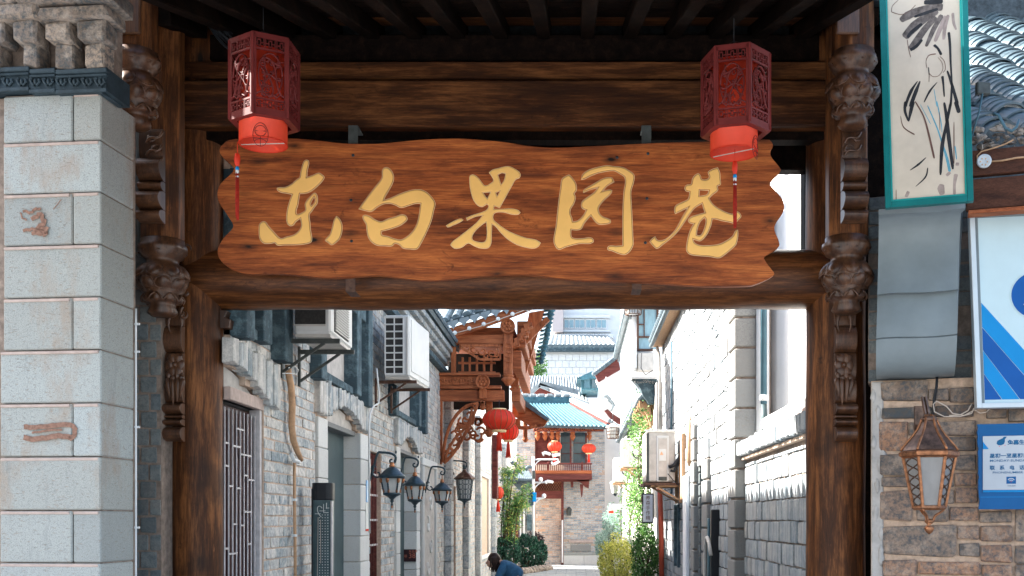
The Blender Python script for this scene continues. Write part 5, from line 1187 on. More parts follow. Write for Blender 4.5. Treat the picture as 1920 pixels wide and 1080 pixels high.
# barred gate-window
q = MB(); q.span((XL - .10, 7.42, 2.44), (XL - .002, 8.22, 2.53), ch=.004); q.build('stone_lintel', 'stone_lintel', hl)
wn = empty_part('barred_window', hl, (XL, 7.8, 1.0))
q = MB(); q.span((XL - .13, 7.43, 0), (XL - .10, 8.2, 2.42)); q.build('dark_backing', 'redbar', wn)
for k in range(12): y = 7.45 + k * .062; q = MB(); q.span((XL - .10, y, .1), (XL - .075, y + .034, 2.38)); q.build('slat', 'redbar', wn)
q = MB(); q.span((XL - .10, 8.165, 0), (XL - .02, 8.215, 2.44)); q.build('frame_jamb', 'steel', wn)
rr = random.Random(12)
for k in range(2, 11):
    y = 7.26 + k * .087
    q = MB(); q.tube([(XL - .05, y, .1), (XL - .05, y, 2.39)], .0062, 6); q.build('bar', 'steel', wn)
for (ya, yb, z) in ((7.44, 7.52, 2.14), (7.61, 7.78, 2.13), (7.44, 7.52, 1.98), (7.70, 7.87, 2.26), (7.78, 8.04, 2.08), (7.87, 7.96, 1.93), (7.52, 7.61, 1.84), (7.70, 7.78, 1.83), (7.61, 7.70, 1.57), (7.78, 7.87, 1.56), (7.52, 7.70, 1.36), (7.44, 7.52, 1.40), (7.96, 8.13, 1.9), (7.87, 8.04, 1.66), (7.96, 8.04, 1.42)):
    q = MB(); q.span((XL - .056, ya, z - .0065), (XL - .044, yb, z + .0065)); q.build('cross_bar', 'steel', wn)
def trimmed_window(ya, yb, z0, z1, panel='plasterold'):
    w_ = empty_part('window', hl, (XL, (ya + yb) / 2, z0))
    def bx(nm, a, b, mat='bluetrim', out=.10, z_=None): q = MB(); q.span((XL - .06, a, (z_ or (z0, z1))[0]), (XL + out, b, (z_ or (z0, z1))[1]), ch=.008); q.build(nm, mat, w_)
    if ya > 7.4: bx('outer_jamb', ya, ya + .20, out=.11, z_=(z0 - .05, z1))
    bx('outer_jamb', yb - .22, yb, out=.115, z_=(z0 - .07, z1)); bx('inner_jamb', yb - .72, yb - .50, out=.09)
    if ya > 7.4: bx('inner_jamb', ya + .20, ya + .36, out=.05)
    q = MB(); q.span((XL - .06, ya + .36, z0), (XL + .045, yb - .72, z0 + .075), ch=.006); q.build('sill', 'bluetrim', w_)
    q = MB(); q.span((XL - .06, ya, z1 - .12), (XL + .115, yb, z1), ch=.006); q.build('head', 'bluetrim', w_)
    q = MB(); q.span((XL - .06, ya + .2, z1 - .27), (XL + .085, yb - .22, z1 - .125), ch=.006); q.build('inner_head', 'bluetrim', w_)
    q = MB(); q.span((XL - .10, ya, z0 + .02), (XL - .055, yb, z1)); q.build('plastered_panel', panel, w_)
    q = MB(); q.span((XL - .05, ya + .36, z1 - .6), (XL - .01, ya + .40, z1 - .27)); q.build('glazing_bar', 'bluetrim', w_)
    for k in range(26):                                    # raised rubbing blocks that carve the trim's face
        pass
    return w_
trimmed_window(7.42, 8.62, 2.93, 4.05); trimmed_window(9.62, 12.0, 2.93, 4.05); trimmed_window(13.62, 16.45, 2.99, 4.1)
# granite jambs and doors
def jamb(ya, yb, depth, ztop, n):
    h = ztop / n
    for k in range(n): q = MB(); q.span((XL - depth, ya - .012, k * h + .003), (XL + .03 + rnd.uniform(-.003, .003), yb, (k + 1) * h - .003), ch=.008); q.build('granite_block', 'granite2', hl)
jamb(D2[0] - .36, D2[0], .05, 2.56, 9); jamb(D2[1], D2[1] + .48, .20, 2.56, 9); jamb(D3[0] - .28, D3[0], .05, 2.58, 9); jamb(D3[1], D3[1] + .32, .20, 2.58, 9)
for (a, b, zt_) in ((D2[0], D2[1], 2.57), (D3[0], D3[1], 2.59)):
    q = MB(); q.span((XL - .22, a - .1, 0), (XL - .16, b + .1, zt_)); q.build('door', 'tealdoor', hl)
    q = MB(); q.span((XL - .17, a, zt_ - .05), (XL - .03, b, zt_ + .0), ch=.004); q.build('door_head', 'granitedk', hl)
q = MB(); q.blob((XL - .145, 10.35, 2.27), (.03, .05, .07), 12, 8); q.build('door_lamp', 'pvc', hl)
w3 = empty_part('barred_window', hl, (XL, 12.8, 1.0))
q = MB(); q.span((XL - .16, 12.4, .9), (XL - .13, 13.2, 2.42)); q.build('dark_backing', 'redbar', w3)
for k in range(7): y = 12.46 + k * .1; q = MB(); q.tube([(XL - .05, y, .9), (XL - .05, y, 2.4)], .010, 6); q.build('bar', 'brownrail', w3)
for z in (1.3, 1.6, 1.9, 2.15):
    q = MB(); q.span((XL - .06, 12.42, z - .012), (XL - .045, 13.15, z + .012)); q.build('cross_bar', 'steel', w3)
for nm, a, b in (('blue_notice', 12.06, 12.2), ): pass
# cornice and tiled eave
q = MB(); q.span((XL - .05, 7.45, 4.22), (XL + .10, Y1, 4.30), ch=.004); q.build('blue_cornice_band', 'bluetrim', hl)
q = MB(); R = frame_mat(UY, NX)
for row, (z, ox) in enumerate(((4.33, .03), (4.42, .09), (4.51, .15), (4.60, .20))):
    y = 7.5 + (row % 2) * .06
    while y < Y1: add_unit(q, 'brickC', (XL + ox - .06, y, z), (.062 if row % 2 == 0 else .10, .16, .075), R); y += .125
q.build('dentil_bricks', 'brickE', hl, kind='stuff')
q = MB(); q.span((XL - .26, 7.45, 4.22), (XL - .02, Y1, 4.66)); q.build('cornice_core', 'mortar', hl)
q = MB(); q.span((XL - .1, 8.0, 4.645), (XL + .20, Y1 + .1, 4.70), ch=.006); q.build('eave_board', 'bluetrim', hl)
def tiled_slope(parent, A, B, down, L, pitch=.16, mat='tile', r=.062, name='tile_rows', gaps=True, base=True, seg=5, ends=True):
    """tile columns from the ridge line A-B running down; down = unit vector down the slope"""
    A, B, down = Vector(A), Vector(B), Vector(down).normalized(); n = max(2, round((B - A).length / pitch)); e = (B - A).normalized(); up_ = e.cross(down); up_ = up_ if up_.z > 0 else -up_
    q = MB()
    for i in range(n + 1):
        p = A + (B - A) * (i / n); m = max(2, round(L / .24))
        for j in range(m):
            a = p + down * (L * j / m) + up_ * (.012 + .0); b = p + down * (L * (j + 1) / m + .02) + up_ * .0
            vs = []; fs = []
            for end, pt in enumerate((a, b)):
                rr = r * (1.0 if end == 0 else 1.05)
                for k in range(seg + 1): t = math.pi * k / seg; vs.append(pt + e * (math.cos(t) * rr) + up_ * (math.sin(t) * rr + .012 * end))
            for k in range(seg): fs.append((k, k + 1, seg + 2 + k, seg + 1 + k))
            fs.append(tuple(range(seg + 1))); fs.append(tuple(range(2 * seg + 1, seg, -1)))
            q.add(vs, fs, False, None, rnd.uniform(.01, 1))
    o = q.build(name, mat, parent, kind='stuff')
    if base:
        q = MB(); c = [A - e * .08, B + e * .08, B + e * .08 + down * L, A - e * .08 + down * L]; q.add(c + [x - up_ * .06 for x in c], [(0, 1, 2, 3), (7, 6, 5, 4), (0, 4, 5, 1), (1, 5, 6, 2), (2, 6, 7, 3), (3, 7, 4, 0)]); q.build('roof_backing', mat, parent)
    return o
tiled_slope(hl, (XL - 1.9, 7.9, 5.75), (XL - 1.9, Y1, 5.75), (2.15, 0, -1.03), 2.42, .17)
q = MB(); q.span((XL - 4.5, 7.45, 0), (XL - .27, Y1, 4.22)); q.prism([(0, 4.22), (1.9, 5.6), (3.8, 4.22)], (XL - 4.0, 7.9, 0), (1, 0, 0), (0, 0, 1), (0, Y1 - 7.9, 0)); q.build('house_core', 'cream', hl)
# foam wrapped pipe
def pz(px, py, out=.05): Y = 2000 * (XL + out) / (px - CX); return Vector((XL + out, Y, ZW(py, Y)))
q = MB(); q.tube([pz(*p) for p in ((540, 684), (541, 700), (546, 725), (548, 760), (547, 800), (550, 825), (557, 845), (565, 862))], [.024, .026, .028, .028, .027, .027, .025, .020], 10)
fp = q.build('wrapped_pipe', 'foam'); tag(fp, 'tan foam wrapped pipe hanging down the brick wall beside the barred window', 'pipe')
q = MB(); q.tube([pz(*p, .04) for p in ((552, 868), (552, 935), (553, 1003), (554, 1140))], .013, 8); pp_ = q.build('thin_pipe', 'foam'); tag(pp_, 'thin tan pipe clipped straight down the brick wall under the foam wrapped pipe', 'pipe')
for y in (937, 1004): q = MB(); q.box(pz(552, y, .045), (.035, .06, .02)); q.build('clip', 'pvc', pp_)
q = MB(); q.tube([pz(*p, .06) for p in ((546, 850), (550, 862), (560, 866))], .018, 8); tag(q.build('pipe_elbow', 'pvc'), 'short white pipe elbow on the brick wall below the foam wrapped pipe', 'pipe')
q = MB(); q.tube([pz(*p, .10) for p in ((541, 690), (552, 686), (560, 694), (556, 702), (545, 700), (530, 700))], .004, 5); tag(q.build('looped_wire', 'pvc'), 'thin white wire looped around the top of the tan foam pipe', 'cable')
q = MB(); q.tube([pz(*p, .13) for p in ((706, 690), (711, 740), (710, 756), (700, 762), (694, 775), (692, 800), (693, 1000))], .010, 6); tag(q.build('white_wall_pipe', 'pvc'), 'thin white pipe dropping from the blue window trim beside the granite doorway', 'pipe')
# ---- outdoor units
def ac_left(px_in, px0, px1, py_t, py_b, Yn, length, rotz, label, front):
    """unit on brackets: camera-facing end between px0 and px1"""
    x0, x1 = XW(px0, Yn), XW(px1, Yn); zb, zt_ = ZW(py_b, Yn), ZW(py_t, Yn); wv = x1 - x0; h = zt_ - zb
    t = thing('outdoor_unit', label, 'air conditioner', (x1, Yn, zb), 'air conditioner units on wall brackets')
    t.rotation_euler[2] = 0
    Rz = Matrix.Rotation(-rotz, 4, 'Z'); T = Matrix.Translation(Vector((x1, Yn, zb))) @ Rz
    q = MB(T); q.box((-wv / 2, length / 2, h / 2), (wv, length, h), None, .018); q.build('casing', 'ac', t, bevel=.004)
    q = MB(T); q.box((-wv / 2, -.004, h / 2), (wv * .92, .006, h * .95)); 
    if front == 'grid':
        q = MB(T); q.box((-wv * .60, -.002, h / 2), (wv * .70, .006, h * .92)); q.build('coil', 'coil', t)
        for k in range(9): z = h * .04 + k * h * .115; q = MB(T); q.box((-wv * .60, -.009, z), (wv * .74, .012, .016 if 0 < k < 8 else .022), None, .002); q.build('guard_bar', 'ac', t)
        for xk in (-.96, -.60, -.24): q = MB(T); q.box((xk * wv, -.009, h * .5), (.014, .0125, h * .925), None, .002); q.build('guard_bar', 'ac', t)
        q = MB(T); q.box((-.10 * wv, -.006, h * .5), (.012, .008, h * .92)); q.build('edge_strip', 'acold', t)
        q = MB(T); q.box((.004, length * .5, h * .52), (.008, length * .86, h * .84), None, .003); q.build('side_panel', 'ac', t)
    else:
        q = MB(T); q.box((-wv * .56, -.002, h * .55), (wv * .84, .006, h * .86)); q.build('coil', 'coil', t)
        for k in range(3): q = MB(T); q.box((-wv * .56, -.009, h * (.12 + k * .43)), (wv * .86, .012, .014)); q.build('guard_bar', 'acold', t)
        for k in range(22): q = MB(T); q.box((.010, length * .47, h * (.10 + .041 * k)), (.014, length * .62, .010), Matrix.Rotation(.5, 3, 'Y')); q.build('louvre', 'ac', t)
        q = MB(T); q.box((.002, length * .47, h * .52), (.006, length * .64, h * .9)); q.build('louvre_back', 'coil', t)
    q = MB(T); q.box((-wv / 2, length / 2, -.014), (wv * .96, length * .96, .024)); q.build('base_tray', 'acold', t)
    for yk in (.12, .80):
        q = MB(T); q.box((-wv * .62, length * yk, -.045), (wv * 1.6, .035, .035)); q.bar((-wv * 1.45, length * yk, -.30), (-wv * .25, length * yk, -.06), .028, .02); q.box((-wv * 1.45, length * yk, -.17), (.02, .04, .34)); q.build('bracket', 'rust' if front == 'grid' else 'greensteel', t)
    return t
ac_left(0, 552, 620, 500, 625, 8.48, .82, math.radians(0), 'white outdoor air conditioner on dark brackets right under the lower log of the gate', 'coil')
ac_left(0, 720, 768, 590, 706, 12.5, 1.12, math.radians(4), 'white outdoor air conditioner with a grid of sixteen dark openings, between two blue windows', 'grid')
# ---- tall lit sign by the granite doorway
ls = thing('pillar_sign', 'tall narrow hanging sign with black cap and white dotted print beside the granite doorway', 'sign', P(602, 1140, 9.25))
Yc = 9.25; x0, x1 = XW(583, Yc), XW(622, Yc); zt_ = ZW(905, Yc)
def rbox(mb, z0, z1, ins=0.0, dep=.16):
    n = 6; pts = []; r = .05
    for (cx_, cy_, a0) in ((x1 - r, Yc + dep - r, 0), (x0 + r, Yc + dep - r, 1), (x0 + r, Yc + r, 2), (x1 - r, Yc + r, 3)):
        for k in range(n): a = (a0 + k / (n - 1)) * math.pi / 2; pts.append((cx_ + (r - ins) * math.cos(a), cy_ + (r - ins) * math.sin(a)))
    mb.prism(pts, (0, 0, z0), (1, 0, 0), (0, 1, 0), (0, 0, z1 - z0))
q = MB(); rbox(q, zt_ - .15, zt_); q.build('cap', 'black', ls, bevel=.006)
q = MB(); rbox(q, .35, zt_ - .152, .004); q.build('body', 'tealpanel', ls)
q = MB(); q.span((x0 - .004, Yc + .03, .35), (x0 + .030, Yc + .15, zt_ - .05)); q.build('side_strip', 'black', ls)
q = MB(); q.span((x1 - .010, Yc + .0, .35), (x1 + .003, Yc + .05, zt_ - .16)); q.build('edge_strip', 'steel', ls)
q = MB(); yf = Yc - .001; zz0 = zt_ - .2
for r_ in range(36):
    for c_ in range(4): 
        x = x0 + .075 + c_ * .024 ; q.box((x, yf + .001, zz0 - .06 - r_ * .024 - .02), (.006, .004, .006))
for t in range(34):
    a = t / 33 * 4.6; q.box((x0 + .078 + .022 * math.cos(a + .6), yf, zz0 - .02 - .045 * (t / 33) + .030 * math.sin(a)), (.005, .004, .005))
for dx, dz, wd, ht in ((.11, -.02, .004, .07), (.10, -.045, .05, .004), (.135, .0, .004, .05), (.145, -.02, .03, .004), (.13, -.06, .045, .004), (.06, -.07, .05, .004)): q.box((x0 + dx, yf, zz0 + dz), (wd, .004, ht))
q.build('dotted_print', 'whitedot', ls, kind='stuff')
q = MB(); q.tube([(x0 + .063, yf - .002, zz0 - .1), (x0 + .058, yf - .002, zz0 - .5), (x0 + .05, yf - .002, zz0 - .9)], .002, 4); q.tube([(x0 + .083, yf - .002, zz0 - .12), (x0 + .085, yf - .002, zz0 - .5)], .002, 4); q.build('drawn_line', 'cablew', ls)
# ---- four lamps on scroll arms
def street_wall_lamp(pxw, pxc, py_top, py_roof, py_bot, px_w, label, kind=0):
    Y = 2000 * XL / (pxw - CX); s_ = Y / F; x = XW(pxc, Y); t = thing('scroll_arm_lamp', label, 'wall lamp', (XL, Y, ZW(py_bot, Y)), 'iron lamps on scroll arms along the left wall')
    m = lambda py: ZW(py, Y); R_ = px_w / 2 * s_; ztop, zr, zb = m(py_top), m(py_roof), m(py_bot)
    q = MB(); q.box((XL + .012, Y, zr - .02), (.024, .09, .34), None, .004); q.build('wall_plate', 'lampiron', t)
    q = MB(); zs = zr + .02; arm = bez((XL + .02, Y, zr - .10), (XL + .12, Y, zr + .25), (XL + .10, Y, ztop + .02), ((XL + x) / 2 + .02, Y, ztop + .01), 10) + bez(((XL + x) / 2 + .02, Y, ztop + .01), (x, Y, ztop + .01), (x + .08, Y, ztop - .02), (x + .03, Y, ztop - .10), 8)[1:]
    q.tube(arm, .014, 8); q.tube(spiral((x + .0, Y, ztop - .085), .045, .012, 0.4, -5.0, n=14), .011, 7); q.tube(spiral((XL + .11, Y, zr - .02), .06, .012, 2.5, 8.0, n=14), .010, 7); q.tube(spiral((XL + .07, Y, zr + .05), .02, .035, 0, 5.0, n=10), .009, 6)
    q.blob((x + .045, Y, ztop + .015), (.012, .012, .02), 8, 6); q.build('scroll_arm', 'lampiron', t)
    q = MB(); q.tube([(x, Y, ztop - .11), (x, Y, zr + .06)], .008, 6); q.lathe([(.030, zr + .055), (.036, zr + .075), (.022, zr + .085), (.032, zr + .10), (.012, zr + .115)], (x, Y, 0), 14); q.build('crown', 'copper' if kind == 0 else 'lampiron', t)
    if kind == 0:
        q = MB(); q.lathe([(R_ * .92, zr - .075), (R_ * 1.0, zr - .055), (R_ * 1.0, zr - .045), (R_ * .80, zr - .02), (R_ * .62, zr + .01), (R_ * .40, zr + .04), (R_ * .2, zr + .06)], (x, Y, 0), 24); q.build('lamp_roof', 'lampiron', t)
        zg0 = zb + .10; zg1 = zr - .075; ns = 6
    else:
        q = MB(); q.lathe([(R_ * .95, zr - .14), (R_ * 1.0, zr - .125), (R_ * .98, zr - .11), (R_ * .55, zr - .035), (R_ * .22, zr + .01), (R_ * .12, zr + .05)], (x, Y, 0), 8, smooth=False); q.build('lamp_roof', 'bronze', t)
        zg0 = zb + .09; zg1 = zr - .14; ns = 8
    a0 = .26
    q = MB(); q.lathe([(R_ * .58, zg0), (R_ * .80, zg1)], (x, Y, 0), ns, smooth=False, a0=a0); q.build('glass', 'lampglass', t)
    for k in range(ns):
        a = a0 + 2 * math.pi * k / ns; p0 = Vector((x + R_ * .60 * math.cos(a), Y + R_ * .60 * math.sin(a), zg0)); p1 = Vector((x + R_ * .82 * math.cos(a), Y + R_ * .82 * math.sin(a), zg1))
        q = MB(); q.tube([p0, p1], .009 if kind == 0 else .006, 6)
        if kind == 0:
            for j in range(8): q.blob(p0 + (p1 - p0) * ((j + .5) / 8), (.0125,) * 3, 6, 4)
        q.build('rib', 'lampiron', t)
        if kind == 0: q = MB(); q.blob(p1 + Vector((0, 0, -.02)), (.02, .02, .035), 8, 6); q.build('rib_cap', 'copper', t); q = MB(); q.blob(p0 + Vector((0, 0, .02)), (.015, .015, .028), 8, 6); q.build('rib_foot', 'copper', t)
        else:
            a2 = a0 + 2 * math.pi * (k + 1) / ns; r0 = Vector((x + R_ * .60 * math.cos(a2), Y + R_ * .60 * math.sin(a2), zg0)); r1 = Vector((x + R_ * .82 * math.cos(a2), Y + R_ * .82 * math.sin(a2), zg1)); q = MB()
            for j in range(4):
                u0, u1 = j / 4, (j + 1) / 4; A_ = p0 + (p1 - p0) * u0; B_ = r0 + (r1 - r0) * u0; C_ = p0 + (p1 - p0) * u1; D_ = r0 + (r1 - r0) * u1
                q.tube(bez(A_, A_ + (B_ - A_) * .8, C_ + (D_ - C_) * .8, C_, 5), .0045, 4); q.tube(bez(B_, B_ + (A_ - B_) * .8, D_ + (C_ - D_) * .8, D_, 5), .0045, 4)
            q.build('tracery', 'lampiron', t)
    q = MB(); q.lathe([(.006, zb - .06), (.014, zb - .04), (.008, zb - .02), (.022, zb), (.018, zb + .02), (R_ * .35, zb + .055), (R_ * .66, zb + .075), (R_ * .70, zb + .09), (R_ * .60, zg0)], (x, Y, 0), 16); q.build('lamp_base', 'lampiron', t)
    q = MB(); q.lathe([(.004, zb - .085), (.013, zb - .06), (.006, zb - .035)], (x, Y, 0), 10); q.build('finial', 'copper', t)
    return t
street_wall_lamp(690, 735, 850, 885, 940, 50, 'black and copper scroll arm lamp, nearest and largest along the left wall')
street_wall_lamp(742, 778, 859, 901, 950, 41, 'black and copper lamp on a scroll arm in front of the second granite doorway')
street_wall_lamp(794, 829, 876, 912, 951, 38, 'black and copper lamp on a scroll arm left of the latticed lamp')
street_wall_lamp(837, 871, 865, 885, 945, 40, 'bronze roofed lamp with a diamond lattice cage, farthest right along the left wall', 1)
# number plate
nbp = thing('house_number_plate', 'small dark maroon plate with the number 38 on the granite door jamb', 'plate', P(763, 1053, 15.85))
q = MB(); q.span(P(745, 1053, 15.86), P(780, 1030, 15.86) + Vector((0, .02, 0)), ch=.004); q.build('plate', 'plate', nbp)
text_mesh('number', '38', .105, P(766, 1046.5, 15.855), (1, 0, 0), (0, 0, 1), 'platetext', nbp, .002)
text_mesh('lettering', '东白果', .045, P(766, 1036, 15.855), (1, 0, 0), (0, 0, 1), 'platetext', nbp, .002); text_mesh('lettering', '园巷', .05, P(751, 1045, 15.855), (1, 0, 0), (0, 0, 1), 'platetext', nbp, .002)
q = MB(); q.span((XL + .033, 12.02, 1.80), (XL + .040, 12.22, 2.05)); q2 = q.build('blue_notice', 'bluelt'); tag(q2, 'small blue and white notice stuck on the granite jamb of the first doorway', 'notice')
q = MB(); q.span((XL + .033, 12.0, 1.50), (XL + .038, 12.24, 1.79)); q.build('paper_sheet', 'whitedot', q2)
q = MB(); q.span((XL + .033, 12.0, 1.475), (XL + .039, 12.24, 1.498)); q.build('red_edge', 'silk', q2)

# ---- further wall
f2 = thing('far_brick_wall', 'pale grey brick wall with shallow piers beyond the lamps on the left of the alley', 'wall', (XL, 26, 0))
ya, yb = 19.4, 35.4
hh = [rect(20.5 - ya, 21.3 - ya, 0, 2.3), rect(31.6 - ya, 32.6 - ya, 0, 2.9)]
brick_wall(f2, (XL, ya, 0), UY, NX, yb - ya, 0, 4.1, .24, .07, 'brickE', 'mortar', .014, .25, hh, skip=[rect(26.2 - ya, 29.0 - ya, .6, 2.8)])
for (a, b, zt_) in ((19.45, 19.8, 4.1), (22.6, 22.95, 4.1), (25.4, 25.75, 4.1), (30.2, 30.8, 3.7), (34.6, 35.4, 4.1)):
    q = MB(); z = .0
    while z < zt_ - .01: q.span((XL + .002, a, z + .004), (XL + .13, b, min(z + .28, zt_) - .004), ch=.01, r=rnd.uniform(.01, 1)); z += .28
    q.build('pier', 'brickE', f2)
for (a, b, z0, z1) in ((26.3, 28.9, .7, 2.7),):
    q = MB(); q.span((XL - .02, a, z0), (XL - .01, b, z1)); q.build('plaster_panel', 'cream', f2)
    for (c0, c1, c2, c3) in ((a - .1, a, z0 - .1, z1 + .1), (b, b + .1, z0 - .1, z1 + .1), (a, b, z1, z1 + .1), (a, b, z0 - .1, z0)): q = MB(); q.span((XL, c0, c2), (XL + .06, c1, c3), ch=.01); q.build('panel_frame', 'granite2', f2)
q = MB(); q.span((XL - .3, 20.5, 0), (XL - .2, 21.3, 2.3)); q.span((XL - .3, 31.6, 0), (XL - .2, 32.6, 2.9)); q.build('door', 'redbar', f2)
q = MB(); q.span((XL - 4, ya, 0), (XL - .3, yb, 4.3)); q.build('wall_core', 'cream', f2)
# moulded relief panel between the doorway and the pavilion
rp = thing('relief_panel', 'pale moulded stone panel with raised frames on the wall under the lamps', 'panel', (XL, 17.4, .3))
for (a, b, z0, z1, o_) in ((16.45, 18.1, .5, .62, .05), (16.45, 18.1, 2.45, 2.57, .05), (16.45, 16.6, .621, 2.449, .05), (17.95, 18.1, .621, 2.449, .05)): q = MB(); q.span((XL, a, z0), (XL + o_, b, z1), ch=.012); q.build('frame_bar', 'granite2', rp)
q = MB(); q.span((XL, 16.601, .621), (XL + .018, 17.949, 2.449)); q.build('panel_face', 'plasterold', rp)
for k in range(5): q = MB(); q.tube(spiral((XL + .022, 17.28 + .3 * (k % 2 - .5), .85 + k * .33), .02, .15, k, k + 6, u=(0, 1, 0), v=(0, 0, 1), n=18), .022, 6); q.build('scroll', 'granite2', rp)

# ================================================================== CARVED PAVILION OVER THE ALLEY
PY = 18.8
pav = thing('carved_pavilion', 'red-brown carved timber gatehouse jutting from the left wall with tiled upturned roof', 'pavilion', (XW(900, PY), PY, ZW(860, PY)))
def pb(nm, a, y0, b, y1, d0=0.0, d1=.12, mat='redwoodx', ch=.006, bevel=0):
    q = MB(); p0, p1 = P(a, y1, PY), P(b, y0, PY); q.span((p0.x, PY + d0, p0.z), (p1.x, PY + d1, p1.z), ch=ch); return q.build(nm, mat, pav)
pb('beam', 845, 628, 950, 645, -.02, .14); pb('beam', 822, 731, 945, 751, 0, .18); pb('ledge', 819, 700, 938, 705, -.10, .16); pb('carved_band', 822, 706, 900, 722, -.03, .05, 'redwood')
pb('ledge', 822, 723, 940, 729, -.04, .14); pb('corner_post', 845, 645, 853, 700, .05, .2, 'redwood'); pb('dark_back_sheet', 822, 640, 945, 752, 1.4, 1.5, 'dark_inside')  # last panel: near-black sheet gives the inside its darkness
q = MB()
for k in range(9): cx_ = 828 + k * 8.4; q.tube(spiral(P(cx_, 714, PY - .04), .004, .045, k, k + 5 * (-1) ** k), .011, 5)
q.build('band_scrolls', 'redwood', pav)
def disc(px, py, rpx, nm='rosette', dy=-.10):
    s_ = PY / F; q = MB(); c = P(px, py, PY + dy); q.lathe([(rpx * s_, 0), (rpx * s_, .05), (rpx * .84 * s_, .05), (rpx * .80 * s_, .035), (.001, .035)], c, 26, axis=(0, -1, 0))
    for k in range(6): a = k * math.pi / 3; q.blob(c + Vector((math.cos(a) * rpx * .42 * s_, -.038, math.sin(a) * rpx * .42 * s_)), (rpx * .24 * s_, .02, rpx * .24 * s_), 8, 5)
    q.blob(c + Vector((0, -.04, 0)), (rpx * .2 * s_,) * 3, 8, 5); q.build(nm, 'redwood', pav)
disc(905, 716, 13.5); disc(952, 612, 14)
pb('block', 899, 729, 913, 748, -.07, .02, 'redwood')
# pierced scroll panel and lattice
q = MB()
for a, b in (((862, 648), (938, 648)), ((938, 648), (938, 674)), ((938, 674), (900, 674)), ((900, 674), (862, 650))): q.bar(P(*a, PY), P(*b, PY), .03, .04)
for (cx_, cy_, r_, a0, a1) in ((922, 661, .10, 0, 7), (905, 658, .08, 3, -3), (888, 655, .07, 0, 6), (930, 666, .05, 2, 8), (912, 668, .05, 1, -5), (877, 652, .05, 3, -2)): q.tube(spiral(P(cx_, cy_, PY), .015, r_, a0, a1, n=16), .016, 6)
q.build('scroll_panel', 'redwood', pav)
for k in range(5): pb('lattice_bar', 864 + k * 13.5, 664 + (0 if k > 1 else 4), 868 + k * 13.5, 700, .10, .15, 'redwood', .003)
for y in (679, 697): pb('lattice_rail', 858, y - 2, 928, y + 1.5, .09, .16, 'redwoodx', .003)
# hanging posts with lotus ends
def pav_post(px, y0, y1, wpx, Y, extra=0.0):
    s_ = Y / F; x = XW(px, Y); q = MB(); q.span((x - wpx / 2 * s_, Y - wpx / 2 * s_, ZW(y1, Y)), (x + wpx / 2 * s_, Y + wpx / 2 * s_, ZW(y0, Y)), ch=.01)
    for k in range(5): q.box((x, Y - wpx / 2 * s_ - .01, ZW(y0 + (y1 - y0) * (.25 + .11 * k), Y)), (wpx * .6 * s_, .025, 3.0 * s_), None, .004)
    q.build('hanging_post', 'redwood', pav)
    c = (x, Y, ZW(y1, Y)); r = wpx * .62 * s_; q = MB()
    q.lathe([(.2 * r, -1.95 * r), (.55 * r, -1.85 * r), (.65 * r, -1.65 * r), (.75 * r, -1.35 * r), (1.1 * r, -1.0 * r), (1.15 * r, -.75 * r), (.9 * r, -.5 * r), (.8 * r, -.42 * r), (1.0 * r, -.3 * r), (1.05 * r, -.1 * r), (.9 * r, 0)], c, 32, lobes=lambda a, i: 1 + (.10 * abs(math.cos(a * 4)) if i in (3, 4, 5, 6, 9) else 0)); q.build('lotus_end', 'redwood', pav)
pav_post(953, 626, 703, 17, PY - .02); pav_post(966, 640, 722, 14, 20.2); pav_post(917, 740, 805, 12, PY + .25); pav_post(985, 770, 820, 8, 22.5); pav_post(905, 752, 760, 8, PY)
# side going back towards the far end
q = MB(); xs = XW(958, PY)
for (y0, y1, o_) in ((600, 628, .30), (632, 650, .22), (655, 690, .10), (728, 752, .06)): q.span((xs - .02 + o_ * .4, PY + .1, ZW(y1, PY)), (xs + .12 + o_ * .6, 22.6, ZW(y0, PY)), ch=.01)
q.build('side_beams', 'redwoodx', pav)
q = MB(); q.box((xs + .06, 20.7, ZW(672, PY)), (.05, 3.6, .25)); q.build('side_panel', 'redwoodx', pav)
q = MB(); q.span((XL, PY + .2, ZW(628, PY)), (xs + .05, 22.6, ZW(610, PY))); q.build('ceiling', 'redwoodx', pav)
# corner bracket blocks
q = MB()
for k in range(5): q.box((XW(966 + k * 6, PY), PY + .1, ZW(646 - k * 9, PY)), (.16, .3, .08), Matrix.Rotation(-.3, 3, 'Y'), .01)
q.build('stepped_bracket', 'redwood', pav)
# barge board, bulbs, roof
edge = [(842, 618), (856, 611), (872, 606), (890, 602), (905, 596), (925, 590), (945, 582), (965, 576), (985, 568), (1004, 562), (1022, 552)]
low = [(842, 634), (872, 625), (905, 615), (945, 600), (985, 585), (1022, 570)]
pts = [((p[0] - CX) / F * (PY - .2), ZW(p[1], PY - .2)) for p in edge + low[::-1]]
q = MB(); q.prism(pts, (0, PY - .2, 0), (1, 0, 0), (0, 0, 1), (0, .06, 0)); q.build('barge_board', 'redwoodx', pav)
for k in range(6):
    px, py = 853 + k * 27, 624 - k * 8.2 - max(0, k - 2) * 1.2; q = MB(); q.blob(P(px, py, PY - .25), (.038,) * 3, 10, 7); q.build('bulb', 'whitedot', pav)
q = MB(); q.tube([P(845, 627, PY - .23), P(900, 612, PY - .23), P(960, 590, PY - .23), P(1020, 568, PY - .23)], .008, 5); q.build('bulb_string', 'cablew', pav)
slp = Vector((.0, 1, .42)).normalized()
q = MB()
for k in range(9):                                        # eave drip tiles, scalloped
    px = 850 + k * 20; c = P(px, 604 - k * 5.6, PY - .26); q.prism([(-.11, .03), (-.10, -.02), (-.05, -.05), (0, -.12), (.05, -.05), (.10, -.02), (.11, .03)], c, (.965, 0, .26), (0, 0, 1), (0, .03, 0))
q.build('drip_tiles', 'tilelt', pav)
A = P(835, 603, PY - .2); B = P(1022, 548, PY - .2); 
